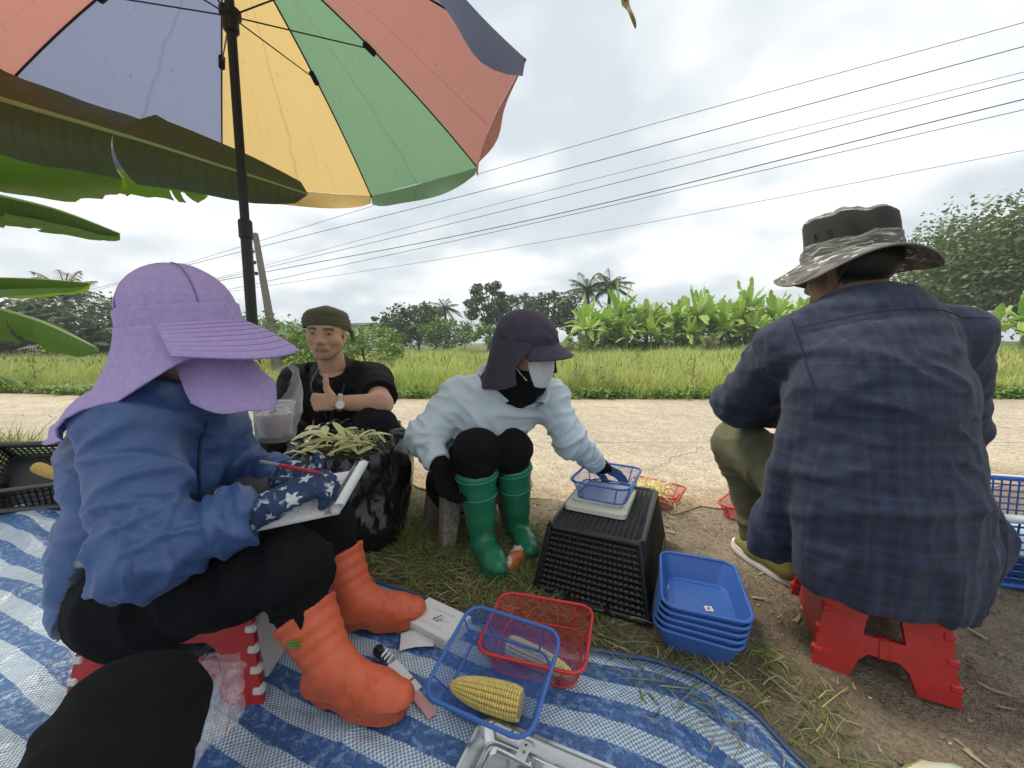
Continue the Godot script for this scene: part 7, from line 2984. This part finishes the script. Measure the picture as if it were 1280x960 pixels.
func left_crates() -> void:
	var black := mat(lin(0.011, 0.011, 0.012), 0.35)
	var c := Vector3(-2.208, -0.011, -1.843)
	var t := thing("black_crate", "black basket lying flat on the tarp behind the writing person", "crate", Vector3(c.x, 0.03, c.z), 0.5)
	lattice_box(t, 0.36, 0.27, 0.40, 0.31, 0.115, 0.02, 0.0042, black, false)
	var g := Geo.new()
	var ring := Array(rrect(Vector3(0, 0.118, 0), 0.42, 0.325, 0.03, Vector3.RIGHT, Vector3.BACK))
	ring.append(ring[0])
	ring.append(ring[1])
	g.tube(ring, 0.010, 8, false)
	put("lip", g, mat(lin(0.06, 0.06, 0.06), 0.3), t)
	g = Geo.new()
	g.box(Vector3(0, 0.004, 0), Vector3(0.35, 0.004, 0.26))
	put("tray_sheet", g, black, t, 20.0)
	var o := Vector3(-2.225, 0.146, -1.82)
	t = thing("black_crate", "black basket tipped up on another one, a cob of corn inside", "crate", o + Vector3(0, -0.03, 0), 0.45)
	t.rotation = Vector3(0.85, 0.35, -0.12)
	for w in [[0.40, 0.30, 0.42, 0.32]]:
		lattice_box(t, w[0], w[1], w[2], w[3], 0.10, 0.02, 0.0042, black, false)
	g = Geo.new()
	ring = Array(rrect(Vector3(0, 0.102, 0), 0.435, 0.335, 0.03, Vector3.RIGHT, Vector3.BACK))
	ring.append(ring[0])
	ring.append(ring[1])
	g.tube(ring, 0.009, 8, false)
	put("lip", g, mat(lin(0.05, 0.05, 0.05), 0.3), t)
	g = Geo.new()
	g.box(Vector3(0, 0.004, 0), Vector3(0.39, 0.004, 0.29))
	put("tray_sheet", g, black, t, 20.0)
	corn_cob("corn_cob", "yellow cob lying in the tipped black basket at the left", Vector3(-2.167, 0.192, -1.745), Vector3(0.9, -0.35, 0.1), 0.15, 0.024, Color(0.70, 0.52, 0.16))


func small_things() -> void:
	# white carton with faint print, slip of paper under it
	var d := Vector3(0.85, 0, 0.52).normalized()
	var h := 0.036
	var c := Vector3(-0.207, tarp_y(-0.207, -0.985) + 0.004, -0.985)
	var t := thing("carton", "small white printed carton on the tarp beside the far orange boot", "box", c, heading(d))
	var print_ := picture(384, 256, func(x: int, y: int) -> Color:
		var col := Color(0.91, 0.905, 0.90)
		# faint lines of small type, a sketched bird-like mark
		for r in [60, 74, 196, 210]:
			if absi(y - r) < 3 and x > 110 and x < 300 and (x * 7 + r) % 11 > 3:
				col = Color(0.68, 0.68, 0.68)
		for r in [110, 124, 138]:
			if absi(y - r) < 3 and x > 40 and x < 96 and (x * 5 + r) % 13 > 5:
				col = Color(0.6, 0.6, 0.6)
		var q := Vector2(x - 205, y - 132)
		if q.length() < 34 and noise_b.get_noise_2d(x * 0.06, y * 0.05) > 0.08:
			col = Color(0.22, 0.22, 0.24)
		if absf(q.x * 0.35 + q.y - 20) < 3 and q.x > -40 and q.x < 90 and (x * 3) % 17 > 5:
			col = Color(0.40, 0.40, 0.42)
		col.a = 1.0
		return col)
	var pm := mat(Color.WHITE, 0.6, {"albedo_texture": print_})
	var g := Geo.new()
	g.box(Vector3(0, h * 0.5, 0), Vector3(0.158, h, 0.104), Basis(), 0.0012)
	put("carton_body", g, mat(lin(0.74, 0.735, 0.72), 0.6), t, 20.0)
	g = Geo.new()
	for q in [[-1, -1], [1, -1], [-1, 1], [1, 1]]:
		g.p(Vector3(0.0775 * q[0], h + 0.0008, 0.0505 * q[1]), Vector2(q[0] * 0.5 + 0.5, q[1] * 0.5 + 0.5))
	g.quad(0, 1, 3, 2)
	put("lid", g, pm, t)
	g = Geo.new()
	g.box(Vector3(0, h * 0.62, 0.0523), Vector3(0.155, 0.0012, 0.0012))
	put("flap_edge", g, mat(lin(0.45, 0.45, 0.44), 0.7), t, 20.0)
	c = Vector3(-0.252, 0.022, -0.931)
	t = thing("paper_slip", "blank white slip of paper half under the carton", "paper", Vector3(c.x, tarp_y(c.x, c.z) + 0.006, c.z), 0.2)
	g = Geo.new()
	var rows := []
	for k in 5:
		var row := PackedVector3Array()
		for j in 5:
			row.append(Vector3(lerpf(-0.04, 0.045, j / 4.0), 0.004 * sin(j * 0.9), lerpf(-0.03, 0.03, k / 4.0)))
		rows.append(row)
	g.sheet(rows, 0.0008)
	put("sheet", g, mat(lin(0.74, 0.74, 0.73), 0.7), t)
	# cutter with a paper label: black handle with steel clamp, white and red strip
	var a := Vector3(-0.335, 0.03, -0.89)
	var b := Vector3(-0.158, 0.03, -0.729)
	a.y = tarp_y(a.x, a.z) + 0.010
	b.y = tarp_y(b.x, b.z) + 0.006
	var dd := (b - a).normalized()
	t = thing("grafting_knife", "black and steel cutter with a white and red paper strip by the orange boot's toe", "knife", (a + b) * 0.5, heading(dd))
	var l := a.distance_to(b)
	var dark := mat(lin(0.012, 0.012, 0.012), 0.3)
	var steel := mat(lin(0.6, 0.6, 0.6), 0.2, {"metallic": 0.9})
	g = Geo.new()
	g.tube(curve([Vector3(-l * 0.5, 0.004, -0.006), Vector3(-l * 0.47, 0.010, 0.008), Vector3(-l * 0.36, 0.007, 0.004), Vector3(-l * 0.26, 0.004, 0.0)], 12), [0.006, 0.011, 0.012, 0.012, 0.011, 0.010, 0.010, 0.009, 0.009, 0.009, 0.008, 0.007, 0.005], 10)
	put("handle", g, dark, t)
	for k in 3:
		g = Geo.new()
		g.box(Vector3(-l * 0.37 + k * 0.013, 0.010, 0.002), Vector3(0.007, 0.018, 0.027), Basis(Vector3.UP, 0.4), 0.003)
		put("clamp", g, steel, t, 20.0)
	g = Geo.new()
	g.box(Vector3(-l * 0.02, 0.005, 0.0), Vector3(l * 0.44, 0.003, 0.026), Basis(Vector3.BACK, -0.04), 0.001)
	put("white_label", g, mat(lin(0.72, 0.72, 0.74), 0.5), t, 20.0)
	g = Geo.new()
	g.box(Vector3(l * 0.07, 0.0062, 0.0), Vector3(0.004, 0.0028, 0.0265), Basis(Vector3.BACK, -0.04))
	put("red_line", g, mat(lin(0.5, 0.02, 0.02), 0.5), t, 20.0)
	g = Geo.new()
	g.box(Vector3(l * 0.24, 0.000, 0.006), Vector3(l * 0.52, 0.0022, 0.022), Basis(Vector3.UP, -0.06), 0.0008)
	put("pink_strip", g, mat(lin(0.66, 0.34, 0.34), 0.5), t, 20.0)
	# steel tray at the bottom edge
	var m := mat(lin(0.62, 0.63, 0.63), 0.22, {"metallic": 0.95, "normal_texture": M.cloth_normal, "normal_scale": 0.06, "uv1_triplanar": true, "uv1_scale": Vector3.ONE * 9.0})
	t = thing("steel_tray", "shiny compartmented steel tray at the bottom edge of the picture", "tray", Vector3(0.035, tarp_y(0.03, -0.56) + 0.002, -0.555), heading(Vector3(0.93, 0, 0.38)))
	var x := Vector3.RIGHT
	var z := Vector3.BACK
	g = Geo.new()
	g.loft([rrect(Vector3(0, 0.030, 0), 0.292, 0.212, 0.032, x, z, 6), rrect(Vector3(0, 0.036, 0), 0.286, 0.206, 0.030, x, z, 6), rrect(Vector3(0, 0.037, 0), 0.272, 0.192, 0.026, x, z, 6), rrect(Vector3(0, 0.033, 0), 0.266, 0.186, 0.024, x, z, 6), rrect(Vector3(0, 0.012, 0), 0.246, 0.166, 0.02, x, z, 6), rrect(Vector3(0, 0.010, 0), 0.236, 0.156, 0.018, x, z, 6), rrect(Vector3(0, 0.010, 0), 0.02, 0.02, 0.004, x, z, 6)], true, false, true)
	put("dish", g, m, t, 50.0)
	for q in [[-0.062, -0.036, 0.098, 0.066], [0.056, -0.036, 0.098, 0.066], [-0.062, 0.042, 0.098, 0.062], [0.056, 0.042, 0.098, 0.062]]:
		g = Geo.new()
		var o := Vector3(q[0], 0, q[1])
		g.loft([rrect(o + Vector3.UP * 0.010, q[2] + 0.008, q[3] + 0.008, 0.016, x, z, 5), rrect(o + Vector3.UP * 0.018, q[2], q[3], 0.014, x, z, 5), rrect(o + Vector3.UP * 0.017, q[2] - 0.008, q[3] - 0.008, 0.012, x, z, 5), rrect(o + Vector3.UP * 0.0112, q[2] - 0.016, q[3] - 0.016, 0.010, x, z, 5)], true, false, true)
		put("compartment", g, m, t, 50.0)
	# a punched tag lying in the tray
	var tg := thing("tag", "white punched tag lying in the steel tray", "tag", Vector3(0.022, 0.045, -0.637), heading(Vector3(0.9, 0, 0.45)))
	g = Geo.new()
	g.box(Vector3.ZERO, Vector3(0.020, 0.0015, 0.036), Basis(), 0.0005)
	put("card", g, mat(lin(0.66, 0.67, 0.66), 0.5), tg, 20.0)
	g = Geo.new()
	g.tube([Vector3(0, 0.0009, -0.010), Vector3(0, 0.0012, -0.010)], 0.0024, 10)
	put("hole", g, dark, tg, 40.0)
	g = Geo.new()
	g.ball(Vector3(0.002, 0.0012, 0.003), Vector3(0.003, 0.0006, 0.004), Basis(), 8, 4)
	put("green_mark", g, mat(lin(0.15, 0.35, 0.08), 0.6), tg)
	# clear zip bag by the stool
	c = Vector3(-0.60, 0.0, -0.72)
	t = thing("zip_bag", "crumpled clear zip bag with a red seal between the knee and the stool", "plastic bag", Vector3(c.x, tarp_y(c.x, c.z) + 0.004, c.z))
	g = Geo.new()
	rows = []
	var p00 := Vector3(-0.679, 0.138, -0.713)
	var p10 := Vector3(-0.573, 0.147, -0.734)
	var p01 := Vector3(-0.539, 0.097, -0.568)
	var p11 := Vector3(-0.499, 0.108, -0.629)
	for k in 19:
		var v := k / 18.0
		var row := PackedVector3Array()
		for j in 15:
			var f := j / 14.0
			var p: Vector3 = p00.lerp(p10, f).lerp(p01.lerp(p11, f), v)
			var puff := sin(f * PI) * sin(v * PI)
			p += Vector3(0.0, 0.03 * puff + 0.016 * noise_c.get_noise_2d(f * 4.0, v * 5.0), 0.016 * noise_c.get_noise_2d(f * 5.0 + 8.0, v * 4.0) + 0.012 * puff)
			p.y = maxf(p.y, tarp_y(p.x, p.z) + 0.003)
			row.append(p)
		rows.append(row)
	g.film(rows)
	var film := mat(Color(0.92, 0.93, 0.95, 0.20), 0.16, {"transparency": BaseMaterial3D.TRANSPARENCY_ALPHA})
	putw("film", g, film, t)
	g = Geo.new()
	var back := []
	for r in rows:
		var row := PackedVector3Array()
		for q in r:
			row.append(q + Vector3(-0.006, -0.004, -0.022))
		back.append(row)
	g.film(back)
	putw("back_film", g, film, t)
	g = Geo.new()
	var seal := []
	for k in 19:
		seal.append(rows[k][11] + Vector3(0, 0.001, 0.0015))
	g.tube(seal, 0.0007, 5)
	putw("seal", g, mat(lin(0.5, 0.03, 0.05), 0.4), t)
	# crumpled snack wrapper at the green boot's toe
	c = Vector3(0, 0, -1.301)
	t = thing("wrapper", "crumpled orange and white wrapper between the green boot and the black crate", "wrapper", c)
	g = skin([[c + Vector3(-0.012, 0.012, 0.02), c + Vector3(0.022, 0.03, -0.03), 0.020, 0.026], [c + Vector3(-0.045, 0.012, 0.05), c + Vector3(-0.01, 0.018, 0.02), 0.013, 0.02]], 0.0045, 0.012, [], func(p: Vector3, _n: Vector3) -> float:
		return 0.008 * absf(noise_c.get_noise_3dv(p * 55.0)), func(p: Vector3) -> Color:
		var n := noise_c.get_noise_3dv(p * 30.0)
		return Color(0.70, 0.66, 0.60) if n > 0.18 or p.x < c.x - 0.02 else Color(0.72, 0.17, 0.06))
	putw("foil", g, mat(Color.WHITE, 0.35, {"vertex_color_use_as_albedo": true}), t)
	# folded pale sack at the lower right
	c = Vector3(0.789, 0.03, -0.633)
	t = thing("woven_sack", "pale printed woven sack end at the bottom right corner", "sack", Vector3(c.x, 0, c.z + 0.04))
	g = Geo.new()
	rows = []
	for k in 13:
		var v := k / 12.0
		var row := PackedVector3Array()
		for j in 17:
			var f := j / 16.0
			var ridge := exp(-pow((f - 0.42) / 0.22, 2.0))
			row.append(Vector3(c.x, 0, c.z) + Vector3(lerpf(-0.085, 0.12, f), 0.004 + 0.045 * ridge * smoothstep(0.0, 0.2, v) + 0.008 * noise_c.get_noise_2d(f * 5.0, v * 4.0), lerpf(-0.02 + 0.05 * absf(f - 0.42), 0.22, v)))
		rows.append(row)
	g.sheet(rows, 0.002)
	for q in g.v.size():
		var p := g.v[q] - c
		g.c[q] = Color(0.60, 0.58, 0.44).lerp(Color(0.36, 0.44, 0.38), smoothstep(0.0, 0.2, noise_c.get_noise_2d(p.x * 18.0, p.z * 18.0)))
	putw("cloth", g, mat(Color.WHITE, 0.7, {"vertex_color_use_as_albedo": true, "normal_texture": M.cloth_normal, "uv1_triplanar": true, "uv1_scale": Vector3.ONE * 14.0, "normal_scale": 0.5}), t)
	g = Geo.new()
	g.tube(Array(rows[0]), 0.003, 6)
	putw("stitched_edge", g, mat(lin(0.20, 0.24, 0.09), 0.8), t)


func litter() -> void:
	rng.seed = 5
	# cut straw between the tarp and the road, sparse on the bare soil
	var straw := []
	for k in 4:
		var g := Geo.new()
		for j in 30:
			var o := Vector3(rng.randfn() * 0.05, rng.randf_range(0.0, 0.030), rng.randfn() * 0.05)
			var a := rng.randf() * TAU
			var d := Vector3(cos(a), rng.randf_range(-0.05, 0.55), sin(a)).normalized()
			var f := rng.randf()
			g.col = Color(0.22, 0.19, 0.08).lerp(Color(0.52, 0.45, 0.25), f * f) if rng.randf() > 0.34 else Color(0.16, 0.24, 0.06)
			g.blade(o, d, d.cross(Vector3(rng.randfn(), 1.5, rng.randfn())).normalized(), rng.randf_range(0.05, 0.15), rng.randf_range(0.0018, 0.0042), Vector3(rng.randfn() * 0.5, -rng.randf_range(0.2, 0.9), rng.randfn() * 0.5), 4)
		straw.append(g)
	var spots := []
	for k in 2600:
		var x := rng.randf_range(-0.95, 0.60)
		var z := rng.randf_range(-1.75, -0.75)
		var q := Vector3(x, 0, z) - TARP_O
		var w := q.dot(TARP_W)
		var u := q.dot(TARP_U)
		if w > 0.005 and u < 1.0:
			continue
		if w > -0.05 and u >= 1.0 and w > 0.10 + (u - 1.0) * 0.5 - 0.02 and u < 1.28:
			continue
		var dens := clampf((0.50 - x) / 0.5, 0.0, 1.0) * clampf((w + 0.62) / 0.25, 0, 1)
		dens = maxf(dens, 0.10 * clampf((w + 0.22) / 0.12, 0, 1))
		dens *= clampf(0.75 + noise_a.get_noise_2d(x * 4.0, z * 4.0) * 1.1, 0, 1)
		if rng.randf() < dens:
			spots.append([Vector3(x, ground_y(x, z) - 0.004, z), rng.randf_range(0.6, 1.15), Color.WHITE.lerp(Color(0.75, 0.75, 0.7), rng.randf())])
	for k in 34:
		var x := rng.randf_range(0.45, 0.95)
		var z := lerpf(-0.86, -0.55, rng.randf()) - 0.05
		var q := Vector3(x, 0, z) - TARP_O
		var u := q.dot(TARP_U)
		if u < 1.27 and q.dot(TARP_W) > 0.03 + 0.20 * pow(maxf(0.0, (u - 0.75) / 0.55), 3.0):
			continue
		if rng.randf() < 1.2 - (u - 1.2) * 4.0:
			spots.append([Vector3(x, ground_y(x, z), z), rng.randf_range(0.5, 1.0), Color(0.95, 1.0, 0.8)])
	scatter("cut_straw", straw, M.blade, spots)
	# live grass standing in the straw and at the left verge
	var live := []
	for k in 2:
		live.append(tuft(26, 0.20, 0.06, 0.0045, 0.8, Color(0.13, 0.20, 0.035), Color(0.27, 0.33, 0.09)))
	spots = []
	for k in 90:
		var x := rng.randf_range(-0.8, 0.35)
		var z := -1.22 + 0.36 * x - absf(rng.randfn()) * 0.14
		spots.append([Vector3(x, ground_y(x, z), z), rng.randf_range(0.3, 0.75), Color.WHITE])
	for k in 1500:
		var x := rng.randf_range(-6.5, -1.9)
		var z := road_near(x) + 0.15 + rng.randf_range(0.0, 1.5)
		var q := Vector3(x, 0, z) - TARP_O
		if q.dot(TARP_W) > -0.05:
			continue
		spots.append([Vector3(x, 0, z), rng.randf_range(1.0, 2.0), Color(1.0, 1.1, 0.9)])
	scatter("verge_grass", live, M.blade, spots)
	# crumbs, clods and stones on the soil
	var stones := []
	for k in 3:
		var g := Geo.new()
		g.ball(Vector3.ZERO, Vector3(1, 0.62, 0.8), Basis(), 7, 5)
		for q in g.v.size():
			g.v[q] += g.v[q].normalized() * 0.28 * noise_c.get_noise_3dv(g.v[q] * 1.3 + Vector3(k * 9, 0, 0))
		stones.append(g)
	spots = []
	for k in 3400:
		var x := rng.randf_range(0.1, 2.3)
		var z := rng.randf_range(-1.95, -0.45)
		if (Vector3(x, 0, z) - TARP_O).dot(TARP_W) > 0.0 and (Vector3(x, 0, z) - TARP_O).dot(TARP_U) < 1.3:
			continue
		var s := 0.0016 + 0.006 * pow(rng.randf(), 4.0)
		var c := Color(0.16, 0.12, 0.085).lerp(Color(0.34, 0.29, 0.23), rng.randf() * rng.randf())
		if rng.randf() > 0.95:
			c = Color(0.55, 0.52, 0.45)
		spots.append([Vector3(x, ground_y(x, z) + s * 0.2, z), s, c])
	scatter("soil_crumbs", stones, mat(Color.WHITE, 0.95, {"vertex_color_use_as_albedo": true}), spots)
	var chips := []
	for k in 2:
		var g := Geo.new()
		g.col = Color(0.48, 0.41, 0.27)
		g.blade(Vector3(-0.5, 0.05, 0), Vector3.RIGHT, Vector3.BACK, 1.0, 0.16 + 0.1 * k, Vector3(0, 0.12, 0.3 - 0.5 * k), 4)
		chips.append(g)
	spots = []
	for k in 190:
		var x := rng.randf_range(0.35, 2.2)
		var z := rng.randf_range(-1.8, -0.5)
		if (Vector3(x, 0, z) - TARP_O).dot(TARP_W) > 0.0 and (Vector3(x, 0, z) - TARP_O).dot(TARP_U) < 1.3:
			continue
		spots.append([Vector3(x, ground_y(x, z) + 0.003, z), rng.randf_range(0.012, 0.05), Color.WHITE.lerp(Color(0.6, 0.55, 0.5), rng.randf())])
	scatter("dry_bits", chips, M.blade, spots)


func _ready() -> void:
	rng.seed = 7
	noise_a.noise_type = FastNoiseLite.TYPE_SIMPLEX_SMOOTH
	noise_a.frequency = 1.0
	noise_a.fractal_octaves = 2
	noise_a.seed = 3
	noise_b.noise_type = FastNoiseLite.TYPE_SIMPLEX_SMOOTH
	noise_b.frequency = 1.0
	noise_b.fractal_octaves = 4
	noise_b.seed = 8
	noise_c.noise_type = FastNoiseLite.TYPE_SIMPLEX_SMOOTH
	noise_c.frequency = 1.0
	noise_c.fractal_type = FastNoiseLite.FRACTAL_NONE
	noise_c.seed = 21
	light_and_camera()
	ground()
	road()
	field()
	far_plants()
	far_building()
	utility_line()
	people_materials()
	parasol()
	near_banana()
	person_writing()
	person_thumb_up()
	person_weighing()
	person_plaid()
	person_knee()
	tarp()
	step_stool("red folding stool under the writing person, on the tarp", Vector3(-0.963, 0.02, -0.776), Vector3(-0.555, 0.02, -0.809), 0.24, 0.185, true)
	step_stool("red folding stool on the bare soil under the person in plaid", Vector3(0.769, 0, -0.917), Vector3(1.006, 0, -0.796), 0.22, 0.225, false)
	plain_stool()
	trash_bag()
	hanging_bag()
	notepad()
	weighing_place()
	big_blue_crate()
	left_crates()
	small_things()
	litter()
